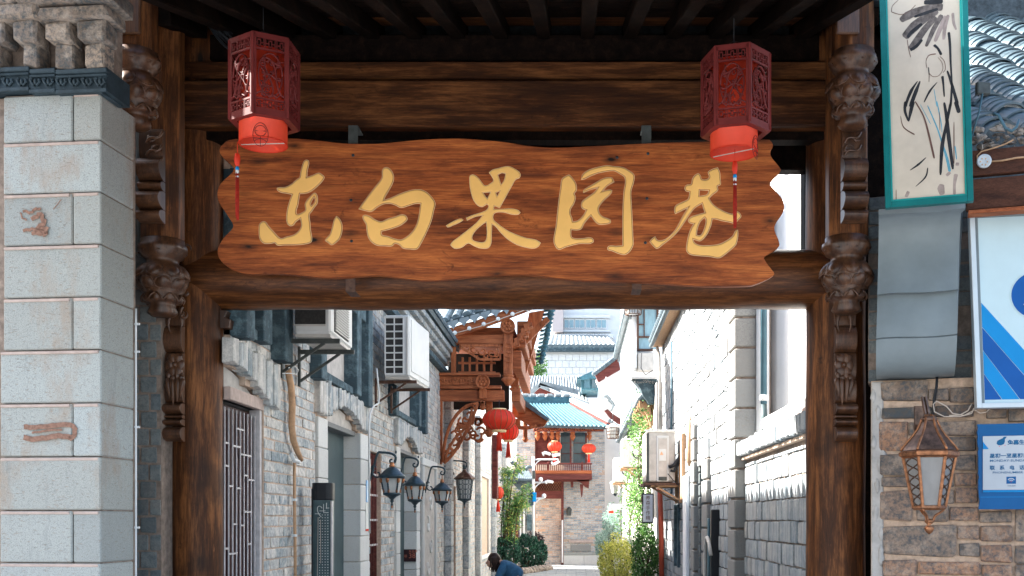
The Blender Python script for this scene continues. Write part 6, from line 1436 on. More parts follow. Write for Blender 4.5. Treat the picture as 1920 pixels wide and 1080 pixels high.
tiled_slope(pav, A + slp * 1.9, B + slp * 1.9, -slp, 1.95, .20, 'tile', .075, 'roof_tiles')
r6 = random.Random(6)                             # upturned tile ends along the right eave
for k in range(15):
    q = MB(); t = k / 14; p = P(1022 - 18 * t, 568 + 105 * t, 19.0 + 3.2 * t); q.tube([p, p + Vector((.14, 0, .02)), p + Vector((.22, 0, .09))], [.05, .055, .035], 7, flat=.5); q.blob(p + Vector((.12, 0, -.06)), (.06, .03, .05), 7, 5, .4, k); q.build('eave_tile_end', 'tileblue', pav)
q = MB(); q.prism([(0, 0), (.55, .45), (.60, .38), (.05, -.18)], P(968, 640, 19.2), (1, 0, 0), (0, 0, 1), (0, .1, 0)); q.build('side_barge_board', 'redwood', pav); q = MB(); q.prism([(1002, 585), (1022, 572), (985, 745), (978, 745)] and [(0, 0), (.3, .05), (-.05, -1.15), (-.22, -1.15)], P(992, 586, 20.5), (1, 0, 0), (0, 0, 1), (0, .08, 0)); q.build('side_barge_board', 'redwood', pav)
# low slanting roof board to the right
q = MB(); pts = [((x - CX) / F * 21, ZW(y, 21)) for x, y in ((960, 752), (972, 746), (1027, 789), (1020, 799), (1000, 802), (960, 778))]; q.prism(pts, (0, 21, 0), (1, 0, 0), (0, 0, 1), (0, .12, 0)); q.build('slanting_board', 'redwoodx', pav)
q = MB(); q.prism([((x - CX) / F * 21, ZW(y, 21)) for x, y in ((962, 746), (972, 741), (1030, 786), (1026, 790))], (0, 20.9, 0), (1, 0, 0), (0, 0, 1), (0, .4, 0)); q.build('slanting_tiles', 'tile', pav)
q = MB(); q.tube(bez(P(955, 800, 21), P(975, 800, 21), P(990, 808, 21), P(1005, 796, 21), 8), .04, 6); q.span(P(950, 800, 21), P(975, 785, 21) + Vector((0, .3, 0))); q.build('curved_brace', 'redwood', pav)
# pierced carved bracket under the beam
q = MB()
outl = bez(P(830, 866, PY), P(832, 800, PY), P(858, 758, PY), P(896, 756, PY), 12) + bez(P(896, 756, PY), P(885, 790, PY), P(858, 850, PY), P(832, 868, PY), 12)
q.tube(outl, .030, 7)
r7 = random.Random(5)
for k in range(11):
    t = k / 10; c = P(838 + 44 * t ** .9, 850 - 80 * t, PY); q.tube(spiral(c, .02, .09 + .03 * (k % 3), k, k + 5 * (-1) ** k, n=16), .020, 6)
q.tube(bez(P(832, 868, PY), P(850, 800, PY), P(880, 820, PY), P(885, 765, PY), 14), .026, 6); q.build('pierced_bracket', 'redwood', pav)
q = MB(); q.span(P(822, 870, PY + .05), P(829, 751, PY + .05) + Vector((0, .1, 0)), ch=.01); q.build('wall_post', 'redwood', pav)
q = MB()
for k in range(14): c = P(r7.uniform(862, 905), r7.uniform(788, 822), PY + .6); q.tube(spiral(c, .02, .10, k, k + 5, n=12), .022, 5)
q.build('inner_scroll_bracket', 'redwood', pav)
q = MB(); q.span(P(922, 935, 24), P(933, 815, 24) + Vector((0, .2, 0)), ch=.02); q.build('lower_post', 'brownrail', pav)
# ================================================================== RED ROUND LANTERNS
def round_lantern(px, py, wpx, hpx, Y, label, cord_to, tassel=True):
    s_ = Y / F; c = P(px, py, Y); a, h = wpx / 2 * s_, hpx / 2 * s_
    t = thing('round_lantern', label, 'lantern', (c.x, c.y, c.z - h), 'round red silk lanterns along the alley')
    prof = [(a * (.42 + .58 * math.sin(math.pi * i / 12) ** .62) if 0 < i < 12 else a * .42, -h + 2 * h * i / 12) for i in range(13)]
    q = MB(); q.lathe(prof, c, 48, lobes=lambda an, i: 1 - .035 * abs(math.cos(an * 8)) ** 6, caps=False); q.build('silk_body', 'silk', t)
    q = MB()
    for k in range(16): an = k * math.pi / 8 + math.pi / 16; q.tube([c + Vector((math.cos(an) * r * 1.0, math.sin(an) * r * 1.0, z)) for r, z in prof], .006, 4)
    q.build('wire_ribs', 'redwood', t, kind='stuff')
    for nm, z0, z1 in (('top_ring', h * .93, h * 1.10), ('bottom_ring', -h * 1.22, -h * .95)): q = MB(); q.lathe([(a * .42, z0), (a * .45, (z0 + z1) / 2), (a * .42, z1)], c, 24); q.build(nm, 'goldrim', t)
    q = MB(); q.tube([c + Vector((0, 0, h)), P(px, cord_to, Y)], .008, 5); q.build('cord', 'cableb', t)
    if tassel:
        q = MB(); q.tube([c + Vector((0, 0, -h)), c + Vector((0, 0, -h * 1.6)), c + Vector((0, 0, -h * 3.0))], [.010, .05 * a / .3, .035 * a / .3], 10)
        for k in range(10): an = k * .63; q.tube([c + Vector((.02 * math.cos(an), .02 * math.sin(an), -h * 1.6)), c + Vector((.045 * math.cos(an), .045 * math.sin(an), -h * 3.1))], .008, 4)
        q.build('tassel', 'silk', t)
    return t
round_lantern(936, 787, 62, 38, 18.4, 'red round lantern hanging under the carved pavilion, nearest and largest', 750)
round_lantern(953, 809, 40, 32, 20.6, 'red round lantern half hidden behind the largest one under the pavilion', 770)
round_lantern(1040, 837, 27, 19, 36.6, 'left one of two red round lanterns on the balcony of the end building', 815)
round_lantern(1104, 841, 27, 17, 36.6, 'right one of two red round lanterns on the balcony of the end building', 815)
round_lantern(934, 924, 21, 23, 26, 'small red lantern at the left wall beside the bamboo leaves', 890)
# ================================================================== RIGHT SIDE OF THE ALLEY
ND = (-1, 0, 0); R_r = frame_mat((0, -1, 0), ND)
XR, XQ = 1.64, 1.68
lw = thing('low_brick_wall', 'low wall of streaked grey bricks with a projecting brick cap along the right of the alley', 'wall', (XQ, 9.0, 0))
ya, yb = 7.42, 10.64
brick_wall(lw, (XQ, ya, 0), (0, 1, 0), ND, yb - ya, 0, 2.16, .225, .165, 'brickB', 'mortardk', .012, .28, near=lambda u, z: True, jit=.009, recess=.022)
y = ya
while y < yb - .02:                                        # cap of bricks on edge, then saw-toothed course
    w_ = rnd.uniform(.055, .085); piece('brick', 'brickB', lw, (XQ + .04 + rnd.uniform(-.008, .008), y + w_ / 2, 2.30 + rnd.uniform(-.006, .008)), (w_ - .006, .24, .14), R_r, None, (.12, .05, .06), .03); y += w_
q = MB(); q.span((XQ + .02, ya, 2.16), (XQ + .25, yb, 2.24)); q.build('cap_bed', 'mortardk', lw)
q = MB(); q.span((XQ - .03, ya, 2.195), (XQ + .02, yb, 2.225), ch=.003); q.build('cap_bed', 'mortar', lw)
q = MB(); q.prism([(-.02, 2.385), (.20, 2.385), (.20, 2.42), (-.02, 2.42)], (XQ, 7.42, 0), (1, 0, 0), (0, 0, 1), (0, 1.5, 0)); q.build('coping_plank', 'stone_lintel', lw)
q = MB(); q.span((XQ + .0, 7.5, 2.425), (XQ + .24, 8.5, 2.50), ch=.006); q.span((XQ + .01, 8.51, 2.425), (XQ + .24, 9.7, 2.52), ch=.006); q.build('coping_slab', 'granite2', lw)
def quoin(parent, y0, y1, x0, x1, z0, z1, mat='granitedk', h=.30):
    z = z0
    while z < z1 - .02:
        ze = min(z + h, z1); q = MB(); j = rnd.uniform(-.003, .003); q.span((x0 + j, y0 + j, z + .011), (x1, y1, ze - .011), ch=.010); q.build('granite_block', mat, parent)
        z = ze
    q = MB(); q.span((x0 + .03, y0 + .03, z0), (x1 - .01, y1 - .01, z1)); q.build('mortar_core', 'mortardk', parent)
tw = thing('tall_brick_wall', 'tall sunlit wall of streaked grey bricks with granite corner blocks on the right', 'wall', (XR, 15, 0))
ya, yb = 10.66, 20.3
hr = [rect(13.5 - ya, 14.4 - ya, 0, 2.35), rect(16.9 - ya, 17.4 - ya, .9, 1.8)]
brick_wall(tw, (XR, ya, 0), (0, 1, 0), ND, yb - ya, 0, 4.9, .25, .165, 'brickB', 'mortardk', .013, .28, hr, near=lambda u, z: u < 1.7 and z > .9, jit=.008, recess=.024, skip=[rect(-1, .42, 0, 5)])
quoin(tw, 10.64, 11.10, 1.578, 1.80, 0, 4.9, h=.302)
quoin(tw, 12.95, 13.5, 1.585, 1.70, 0, 2.36, h=.30); quoin(tw, 14.4, 14.75, 1.585, 1.70, 0, 2.9, h=.30)
q = MB(); q.span((1.70, 13.4, 0), (1.78, 14.5, 2.4)); q.build('door', 'tealdoor', tw)
z = 0.0
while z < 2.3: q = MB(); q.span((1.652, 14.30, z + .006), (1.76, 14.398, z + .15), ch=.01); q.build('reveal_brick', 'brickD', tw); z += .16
q = MB(); q.prism([(12.95, 2.37), (13.5, 2.37), (13.42, 2.60), (13.2, 2.66), (13.0, 2.60)], (1.60, 0, 0), (0, 1, 0), (0, 0, 1), (.09, 0, 0)); q.build('rounded_cap_stone', 'granite2', tw)
q = MB(); q.span((1.70, 16.9, .9), (1.75, 17.4, 1.8)); q.build('dark_slit', 'windowglass', tw)
for (a, b, z0, z1) in ((16.82, 16.9, .85, 1.85), (17.4, 17.48, .85, 1.85)): q = MB(); q.span((1.60, a, z0), (1.70, b, z1), ch=.006); q.build('slit_frame', 'bluetrim', tw)
q = MB(); q.span((1.585, 15.4, 0), (1.64, 15.85, 2.25), ch=.01); q.build('pale_pilaster', 'plaster', tw)
q = MB(); q.span((1.575, 15.95, 1.9), (1.66, 16.12, 2.9), ch=.01); q.build('timber_post', 'foam', tw)
q = MB(); q.tube([(1.60, 15.0, 3.05), (1.6, 15.02, 2.5), (1.6, 15.05, 2.36)], [.01, .05, .02], 6); q.build('stub_post', 'foam', tw)
q = MB(); q.tube([(1.605, 17.9, 4.6), (1.60, 17.9, 2.0)], .018, 6); q.build('wall_conduit', 'bluepipe', tw)
# eaves of the tall wall
q = MB(); q.span((1.46, 11.2, 4.905), (1.95, 20.4, 4.95), ch=.006); q.build('eave_board', 'foam', tw)
q = MB(); q.tube([(1.44, 11.2, 4.93), (1.44, 20.4, 4.93)], .045, 8); q.build('gutter', 'tile', tw)
tiled_slope(tw, (2.9, 11.2, 5.7), (2.9, 20.4, 5.7), (-1.5, 0, -.72), 1.63, .2)
q = MB(); q.span((1.93, 10.95, 0), (5.5, 20.2, 4.9)); q.build('wall_core', 'cream', tw)
# nails and hooks in the brickwork
q = MB()
for k in range(14): yk, zk = rnd.uniform(11.3, 15), rnd.uniform(2.4, 4.4); q.tube([(1.64, yk, zk), (1.59, yk, zk + .01), (1.585, yk, zk + .05)], .006, 5)
q.build('iron_hooks', 'iron', tw, kind='stuff')
bp = MB(); bp.tube([(1.862, 10.58, 6.0), (1.862, 10.58, 2.75)], .032, 12); bpo = bp.build('blue_downpipe', 'bluepipe'); tag(bpo, 'dark blue-grey drainpipe in the corner between the granite blocks and the white wall', 'pipe')
q = MB(); q.lathe([(.034, 0), (.044, .01), (.044, .05), (.034, .06)], (1.862, 10.58, 2.78), 14); q.build('pipe_collar', 'pvc', bpo)
q = MB(); q.tube([(1.862, 10.58, 2.75), (1.87, 10.55, 2.45)], .03, 10); q.build('pipe_foot', 'tealdoor', bpo)
q = MB(); q.prism([(1.925, 10.86), (2.75, 9.0), (7.0, 9.0), (7.0, 11.1), (1.925, 11.1)], (0, 0, 0), (1, 0, 0), (0, 1, 0), (0, 0, 7.0)); q.span((1.80, 10.655, 2.3), (1.93, 10.70, 5.0)); ww = q.build('white_house_wall', 'plaster'); tag(ww, 'bright white plastered house wall rising behind the low wall on the right', 'wall')
for (px, y0, y1) in ((1506, 672, 708), (1447, 712, 722)):
    q = MB(); p0, p1 = P(px, y0, 10.855), P(px, y1, 10.855); q.bar(p0, p1, .012, .006); q.build('crack_mark', 'tiledk', ww)
q = MB(); q.span((7.0, 9.0, 0), (7.3, 20, 5.0)); 
# hose and box at the doorway
hb_ = thing('dark_gate_box', 'narrow dark gate frame with a hose at the second doorway in the right wall', 'gate', (1.58, 12.4, 0))
for (a, b, c_, d_) in ((12.22, 12.34, 0, 1.72), (12.5, 12.62, 0, 1.62)): q = MB(); q.span((1.55, a, c_), (1.66, b, d_), ch=.008); q.build('frame_bar', 'black' if a < 12.4 else 'bluepipe', hb_)
q = MB(); q.span((1.60, 12.34, 0), (1.65, 12.5, 1.5)); q.build('dark_backing', 'black', hb_)
q = MB(); q.tube(bez((1.53, 12.1, 1.2), (1.50, 12.3, 1.6), (1.50, 12.5, 1.4), (1.52, 12.5, .6), 10), .022, 8); q.build('hose', 'acold', hb_)
# ---- outdoor unit on the right wall
YA = 16.4
ac = thing('outdoor_unit', 'aged cream outdoor air conditioner with a yellow warning triangle, on brackets on the right wall', 'air conditioner', P(1238, 905, YA), 'air conditioner units on wall brackets')
q = MB(); p0, p1 = P(1211, 903, YA), P(1266, 808, YA); q.span((p0.x, YA, p0.z), (p1.x, YA + .85, p1.z), ch=.02); q.build('casing', 'acold', ac, bevel=.004)
sc_ = YA / F
def acb(nm, a, y0, b, y1, o, mat, ch=.004): q = MB(); u0, u1 = P(a, y1, YA), P(b, y0, YA); q.span((u0.x, YA - o, u0.z), (u1.x, YA + .01, u1.z), ch=ch); q.build(nm, mat, ac)
acb('service_cover', 1231, 817, 1254, 903, .012, 'ac', .008); acb('cover_recess', 1234, 821, 1251, 901, .016, 'acold', .006); acb('label_sheet', 1235.5, 842, 1249, 864, .019, 'whitedot', .0); acb('grip', 1235, 894, 1250, 901, .03, 'greensteel', .004)
acb('top_lip', 1209, 806, 1268, 809, .02, 'ac', .004); acb('edge_trim', 1212, 812, 1217, 903, .006, 'greensteel', .002)
q = MB(); c = [P(1240.5, 846, YA - .022), P(1237, 853, YA - .022), P(1244, 853, YA - .022)]; q.add(c + [p + Vector((0, .003, 0)) for p in c], [(0, 1, 2), (5, 4, 3), (0, 3, 4, 1), (1, 4, 5, 2), (2, 5, 3, 0)]); q.build('warning_triangle', 'leddot', ac)
q = MB(); q.span((P(1207, 0, YA).x, YA - .03, ZW(910, YA)), (P(1282, 0, YA).x, YA + .9, ZW(905, YA))); q.build('base_tray', 'rust', ac)
for yk in (YA + .03, YA + .7):
    q = MB(); q.bar((P(1228, 0, YA).x, yk, ZW(911, YA)), (XR - .01, yk, ZW(940, YA)), .035, .03); q.bar((1.15, yk, ZW(911, YA)), (XR, yk, ZW(911, YA)), .035, .03); q.bar((XR - .03, yk, ZW(868, YA)), (XR - .03, yk, ZW(943, YA)), .05, .03); q.build('bracket', 'foam', ac)
for pts, r_ in (([(1254, 876), (1264, 872), (1274, 858), (1281, 842)], .030), ([(1257, 882), (1264, 884), (1270, 872)], .022), ([(1252, 888), (1262, 900), (1275, 912), (1286, 908), (1288, 890), (1278, 855)], .007), ([(1270, 873), (1276, 862)], .02)):
    q = MB(); q.tube([P(a, b, YA - .05) for a, b in pts], r_, 8); q.build('hose', 'cableb', ac)
# ---- vertical sign, red pipe
vs_ = thing('vertical_sign', 'small black framed white vertical sign hanging under the cream air conditioner', 'sign', P(1215, 980, 19.6))
q = MB(); u0, u1 = P(1204, 981, 19.6), P(1226, 925, 19.6); q.span((u0.x, 19.6, u0.z), (u1.x, 19.68, u1.z), ch=.006); q.build('frame', 'black', vs_)
q = MB(); q.span((u0.x + .022, 19.588, u0.z + .025), (u1.x - .022, 19.605, u1.z - .025)); q.build('face', 'plaster', vs_)
for k, ch_ in enumerate('养森手作精品'[:5]): text_mesh('lettering', ch_, .085, P(1215, 936.5 + k * 9.4, 19.585), (1, 0, 0), (0, 0, 1), 'redmark', vs_, .002, 'CENTER')
q = MB(); q.tube([P(1237, 912, 19.2), P(1240, 1000, 19.2), P(1241, 1142, 19.2)], .046, 12); tag(q.build('red_pipe', 'redpipe'), 'straight red-brown pipe standing against the end of the tall right wall', 'pipe')
q = MB(); q.tube([P(1232, 650, 20.3), P(1236, 668, 20.3), P(1237, 700, 20.3), P(1237, 815, 20.3)], .028, 8); tag(q.build('white_downpipe', 'acold'), 'pale downpipe dropping from the gutter at the end of the tall right wall', 'pipe')
# ================================================================== FURTHER RIGHT HOUSES
r2 = thing('white_corner_house', 'white plastered house with brown window frame rising behind the tall right wall', 'house', (1.7, 26, 0))
q = MB(); q.span((1.30, 25.6, 4.3), (6, 31, 8.4)); q.build('upper_wall', 'plaster', r2)
q = MB(); q.span((1.55, 20.5, 0), (6, 35.5, 4.25)); q.build('lower_wall', 'cream', r2)
def rb(nm, a, y0, b, y1, Y, mat, parent, dp=.05, ch=.0, z_=None): q = MB(); u0, u1 = P(a, y1, Y), P(b, y0, Y); q.span((u0.x, Y, u0.z), (u1.x, Y + dp, u1.z), ch=ch); return q.build(nm, mat, parent)
wf = empty_part('window', r2, P(1215, 655, 25.5))
for (a, y0, b, y1) in ((1194, 575, 1198, 658), (1198.2, 654, 1224, 658), (1231, 575, 1235, 632), (1207, 580, 1209, 632), (1198.2, 607, 1207, 609), (1198.2, 630, 1230.8, 633), (1222, 633.2, 1224, 653.8)): rb('frame_bar', a, y0, b, y1, 25.5, 'rust', wf)
rb('glass', 1198, 575, 1231, 654, 25.56, 'glasspale', wf, .03)
rb('balcony_unit', 1187, 632, 1194, 690, 25.2, 'ac', r2, .5, .01); rb('balcony_unit', 1196, 661, 1226, 694, 25.3, 'acold', r2, .4, .01)
q = MB(); q.tube([P(1203, 662, 25.1), P(1202, 690, 25.1), P(1210, 703, 25.1), P(1224, 694, 25.1)], .01, 5); q.build('loose_wire', 'cableb', r2)
q = MB(); q.bar((1.22, 25.2, 6.55), (1.22, 32.5, 6.55), .12, .10); q.bar((1.30, 25.2, 6.45), (1.30, 32.5, 6.45), .06, .06); q.build('eave_edge', 'tile', r2)
q = MB()
for k in range(40): q.blob((1.17, 25.3 + k * .18, 6.56), (.05, .05, .06), 6, 4)
q.build('eave_tile_ends', 'tile', r2, kind='stuff'); tiled_slope(r2, (3.6, 25.2, 7.9), (3.6, 32.5, 7.9), (-2.4, 0, -1.32), 2.7, .22)
# carved grey corbel and lower tiled eave
q = MB(); u = [(1185, 709), (1231, 706), (1232, 757), (1216, 756), (1206, 742), (1200, 727)]; q.prism([((a - CX) / F * 21, ZW(b, 21)) for a, b in u], (0, 21, 0), (1, 0, 0), (0, 0, 1), (0, .3, 0)); q.build('grey_corbel', 'bluetrim', r2)
rb('corbel_lip', 1184, 706, 1232, 710, 20.95, 'granite2', r2, .35); 
q = MB()
for k in range(9): q.tube(spiral(P(1192 + k * 4.6, 716, 20.98), .005, .03, k, k + 5, n=8), .008, 4)
q.build('corbel_scrolls', 'granitedk', r2, kind='stuff')
tiled_slope(r2, (1.62, 21.2, 4.38), (1.62, 33, 4.38), (-.34, 0, -.40), .50, .20, 'tile', .07)
for k in range(6): q = MB(); q.prism([(0, 0), (.30, 0), (.30, -.5), (.22, -.5), (.15, -.28), (0, -.12)], (1.27, 21.4 + k * .5, 4.0), (1, 0, 0), (0, 0, 1), (0, .12, 0)); q.build('eave_bracket', 'foam', r2)
# white curled gable ornament and little roof
q = MB(); pts = [(1136, 706), (1143, 718), (1155, 728), (1170, 730), (1190, 724), (1197, 732), (1196, 770), (1180, 776), (1164, 772), (1156, 758), (1146, 742)]; q.prism([((a - CX) / F * 31.5, ZW(b, 31.5)) for a, b in pts], (0, 31.5, 0), (1, 0, 0), (0, 0, 1), (0, .35, 0)); 
for (a, b, r_) in ((1150, 733, .10), (1163, 742, .14), (1178, 738, .12), (1170, 756, .13), (1185, 757, .10)): q.tube(spiral(P(a, b, 31.45), .02, r_, a, a + 6, n=14), .025, 6)
go = q.build('gable_ornament', 'plaster'); tag(go, 'white curled plaster gable ornament between the far roofs on the right', 'ornament')
q = MB(); pts = [(1133, 770), (1139, 767), (1150, 776), (1165, 786), (1183, 796), (1176, 800), (1158, 794), (1144, 784)]; q.prism([((a - CX) / F * 33, ZW(b, 33)) for a, b in pts], (0, 33, 0), (1, 0, 0), (0, 0, 1), (0, .12, 0)); tag(q.build('pink_eave_end', 'brownrail'), 'dull pink curved eave end below the white gable ornament', 'eave')
q = MB()
for (a, b, c_, d_) in ((1133, 744, 1155, 760), (1140, 752, 1160, 742), (1150, 758, 1160, 738), (1146, 770, 1156, 745)): q.tube(bez(P(a, b, 32), P(a + 6, b - 12, 32), P(c_ - 8, d_ + 6, 32), P(c_, d_, 32), 8), [.05] * 6 + [.04, .03, .015], 6)
tag(q.build('ridge_dragon_scrolls', 'tilelt'), 'grey carved ridge scrolls left of the white gable ornament', 'ornament')
# eave at far right with wooden soffit
fh = thing('far_gabled_house', 'far white house with a pinkish upturned eave in the gap on the right', 'house', P(1150, 1000, 44))
q = MB(); pts = [(1116, 702), (1158, 668), (1163, 692), (1122, 716)]; q.prism([((a - CX) / F * 44, ZW(b, 44)) for a, b in pts], (0, 44, 0), (1, 0, 0), (0, 0, 1), (0, .3, 0)); q.build('soffit', 'brownrail', fh)
q = MB(); pts = [(1117, 712), (1163, 686), (1170, 740), (1160, 760), (1128, 738)]; q.prism([((a - CX) / F * 44.4, ZW(b, 44.4)) for a, b in pts], (0, 44.4, 0), (1, 0, 0), (0, 0, 1), (0, .5, 0)); q.build('white_soffit', 'plaster', fh)
q = MB()
for k in range(14): t = k / 13; q.blob(P(1114 + 46 * t, 701 - 35 * t, 43.9), (.11, .1, .10), 6, 4)
q.build('tile_edge', 'tile', fh, kind='stuff'); rb('wall', 1150, 690, 1200, 1010, 46, 'plaster', fh, 3)
# ACs, lamps and signs on the further wall
def plain_unit(a, y0, b, y1, Y, label):
    t = thing('outdoor_unit', label, 'air conditioner', P(a, y1, Y), 'air conditioner units on wall brackets')
    u0, u1 = P(a, y1, Y), P(b, y0, Y); q = MB(); q.span((u0.x, Y, u0.z), (u1.x, Y + .8, u1.z), ch=.02); q.build('casing', 'ac', t)
    w_, h = u1.x - u0.x, u1.z - u0.z
    q = MB(); q.span((u0.x + w_ * .45, Y - .012, u0.z + h * .1), (u1.x - w_ * .12, Y + .01, u1.z - h * .1), ch=.006); q.build('service_cover', 'pvc', t)
    q = MB(); q.blob((u0.x + w_ * .64, Y - .015, u1.z - h * .35), (w_ * .06, .004, h * .05), 6, 4); q.build('warning_mark', 'leddot', t)
    q = MB(); q.tube(bez((u1.x - w_ * .4, Y - .02, u0.z + h * .5), (u1.x - w_ * .3, Y - .05, u0.z + h * .2), (u1.x, Y - .05, u0.z + h * .3), (u1.x + .05, Y - .02, u0.z + h * .55), 8), .014, 6); q.build('hose', 'cableb', t)
    q = MB(); q.span((u0.x - .03, Y, u0.z - .05), (1.57, Y + .8, u0.z - .012)); q.bar((u0.x + .1, Y + .05, u0.z - .05), (1.54, Y + .05, u0.z - .33), .03, .03); q.build('bracket', 'foam', t)
plain_unit(1166, 822, 1200, 876, 24, 'white outdoor air conditioner half covered by vines, left of the cream one')
plain_unit(1151, 858, 1176, 904, 28, 'white outdoor air conditioner farthest down the right side, behind the vine covered one')
def lattice_lantern(px, y0, y1, wpx, Y, label, top):
    s_ = Y / F; c = P(px, y1, Y); h = (y1 - y0) * s_; r = wpx / 2 * s_; t = thing('lattice_lantern', label, 'lantern', c)
    q = MB(); q.lathe([(r * .85, .02), (r, h * .8)], c, 6, smooth=False); q.build('paper_panes', 'lampglass', t)
    q = MB(); q.lathe([(r * 1.15, h * .80), (r * 1.12, h * .86), (r * .5, h * 1.0), (r * .12, h * 1.15)], c, 6, smooth=False); q.build('lamp_roof', 'plasterold', t)
    for k in range(6):
        a = k * math.pi / 3; a2 = a + math.pi / 3; f = lambda rr, z, an: c + Vector((math.cos(an) * rr, math.sin(an) * rr, z)); q = MB()
        q.bar(f(r * .87, 0, a), f(r * 1.02, h * .8, a), .02)
        for z in (.0, .28, .52, .78): rr = r * (.87 + .15 * z); q.bar(f(rr, z * h, a), f(rr, z * h, a2), .016)
        m0 = (f(r * .87, 0, a) + f(r * .87, 0, a2)) / 2; m1 = (f(r * 1.02, h * .8, a) + f(r * 1.02, h * .8, a2)) / 2; q.bar(m0 * .68 + f(r * .87, 0, a) * .32, m1 * .68 + f(r * 1.02, h * .8, a) * .32, .012); q.bar(m0 * .68 + f(r * .87, 0, a2) * .32, m1 * .68 + f(r * 1.02, h * .8, a2) * .32, .012)
        q.build('lattice', 'rust', t)
    q = MB(); q.tube([c + Vector((0, 0, h * 1.1)), P(px, top, Y), Vector((1.5, 25.7 if Y < 25 else Y + .3, P(px, top, Y).z))], .012, 5); q.build('hanger', 'cableb', t)
lattice_lantern(1149, 797, 822, 24, 30, 'hexagonal lattice lantern hanging beside the far vine wall', 770)
lattice_lantern(1187, 560, 590, 34, 22, 'dark lattice lantern just under the lower log, top of the alley view', 500)
wl2 = thing('wall_lantern', 'small pale glazed wall lantern among the vines under the far air conditioners', 'wall lamp', P(1156, 930, 29))
q = MB(); q.lathe([(.10, 0), (.15, .26)], P(1154, 925, 29), 6, smooth=False); q.build('glass', 'lampglass', wl2)
q = MB(); q.lathe([(.17, .26), (.14, .32), (.03, .40)], P(1154, 925, 29), 6, smooth=False); q.lathe([(.02, -.08), (.06, -.03), (.10, 0)], P(1154, 925, 29), 6); q.tube(bez(P(1154, 900, 29), P(1160, 896, 29), P(1172, 900, 29), P(1175, 915, 29), 8), .02, 6); q.build('frame', 'iron', wl2)
q = MB(); u0, u1 = P(1144, 956, 27), P(1184, 945, 27); q.span((u0.x, 27, u0.z), (u1.x, 27.05, u1.z), ch=.004); hs = q.build('horizontal_sign', 'boardwhite'); tag(hs, 'small horizontal white sign board reaching out over the potted plants', 'sign')
q = MB(); q.box(P(1146, 960, 27), (.12, .04, .06)); q.build('red_tag', 'silk', hs)
# ================================================================== END BUILDING
YB = 38.0
eb = thing('end_building', 'grey brick house closing the alley with red-brown balcony and blue-green tiled roof', 'building', P(1060, 1059, YB))
def ebx(nm, a, y0, b, y1, Y, mat, dp=.1, ch=.0, parent=None): q = MB(); u0, u1 = P(a, y1, Y), P(b, y0, Y); q.span((u0.x, Y, u0.z), (u1.x, Y + dp, u1.z), ch=ch); return q.build(nm, mat, parent or eb)
zt = ZW(800, YB)
xa, xb = XW(1056, YB), XW(1134, YB)
brick_wall(eb, (xa, YB, 0), (1, 0, 0), (0, -1, 0), xb - xa, .36, zt, .24, .065, 'brickE', 'mortar', .014, .3, [], jit=.008, depth=.06)
brick_wall(eb, (XW(1003, YB + .5), YB + .5, 0), (1, 0, 0), (0, -1, 0), XW(1057, YB) - XW(1003, YB), 0, ZW(935, YB), .24, .065, 'brickE', 'mortar', .014, .2, [], jit=.008, depth=.06, wallname='bay_wall')
brick_wall(eb, (XW(968, YB - .4), YB - .4, 0), (1, 0, 0), (0, -1, 0), XW(1003, YB - .4) - XW(968, YB - .4), 0, zt, .24, .065, 'brickE', 'mortar', .014, .6, [], jit=.008, depth=.06, wallname='left_pier_wall')
for k in range(2): ebx('plinth_block', 1055.5 + k * 39.5, 1041, 1094.5 + k * 39.5, 1060, YB - .06, 'granite2', .5, .01)
ebx('plinth_ledge', 1055.5, 1036, 1134, 1040.6, YB - .08, 'granite', .5, .01); ebx('stone_niche', 1070, 1022, 1108, 1034, YB - .03, 'granitedk', .1, .01); ebx('niche_ledge', 1066, 1013, 1112, 1018, YB - .08, 'stone_lintel', .15, .02)
ebx('door_post', 1052, 903, 1057, 1060, YB - .1, 'brownrail', .2, .01); ebx('door_lintel', 1004, 920, 1052, 935, YB - .1, 'brownrail', .2, .01); ebx('lattice_back', 1004, 900, 1052, 920, YB + .1, 'foam', .05)
for k in range(10):
    for sg in (-1, 1): q = MB(); c = P(1008 + k * 4.6, 910, YB); q.box(c, (.02, .03, .42), Matrix.Rotation(sg * .6, 3, 'Y')); q.build('lattice_strip', 'brownrail', eb)
ebx('white_post', 1053, 975, 1056, 1055, YB - .25, 'pvc', .1)
# balcony
ebx('balcony_floor', 1000, 887, 1110, 899, YB - 1.0, 'brownrail', 1.0, .02); ebx('balcony_fringe', 1000, 882, 1110, 888, YB - 1.05, 'redwoodx', .06, .01); ebx('hand_rail', 1001, 868, 1110, 871, YB - 1.02, 'brownrail', .08, .01)
for k in range(30): ebx('baluster', 1003.5 + k * 3.55, 871, 1005 + k * 3.55, 882, YB - 1.0, 'brownrail', .03)
for px in (1028, 1092): ebx('newel', px - 2, 866, px + 2, 884, YB - 1.04, 'brownrail', .1, .01)
ebx('beam_under', 1004, 899, 1105, 903, YB - .6, 'brownrail', .2, .01)
q = MB(); q.prism([((a - CX) / F * 37.4, ZW(b, 37.4)) for a, b in ((1080, 900), (1105, 900), (1104, 916), (1097, 913), (1092, 907))], (0, 37.4, 0), (1, 0, 0), (0, 0, 1), (0, .15, 0)); q.prism([((a - CX) / F * 37.4, ZW(b, 37.4)) for a, b in ((1087, 908), (1094, 908), (1092, 930), (1090, 933))], (0, 37.4, 0), (1, 0, 0), (0, 0, 1), (0, .12, 0)); q.build('carved_bracket', 'brownrail', eb)
ebx('hanging_finial', 1070, 899, 1075, 914, YB - .5, 'brownrail', .1, .02)
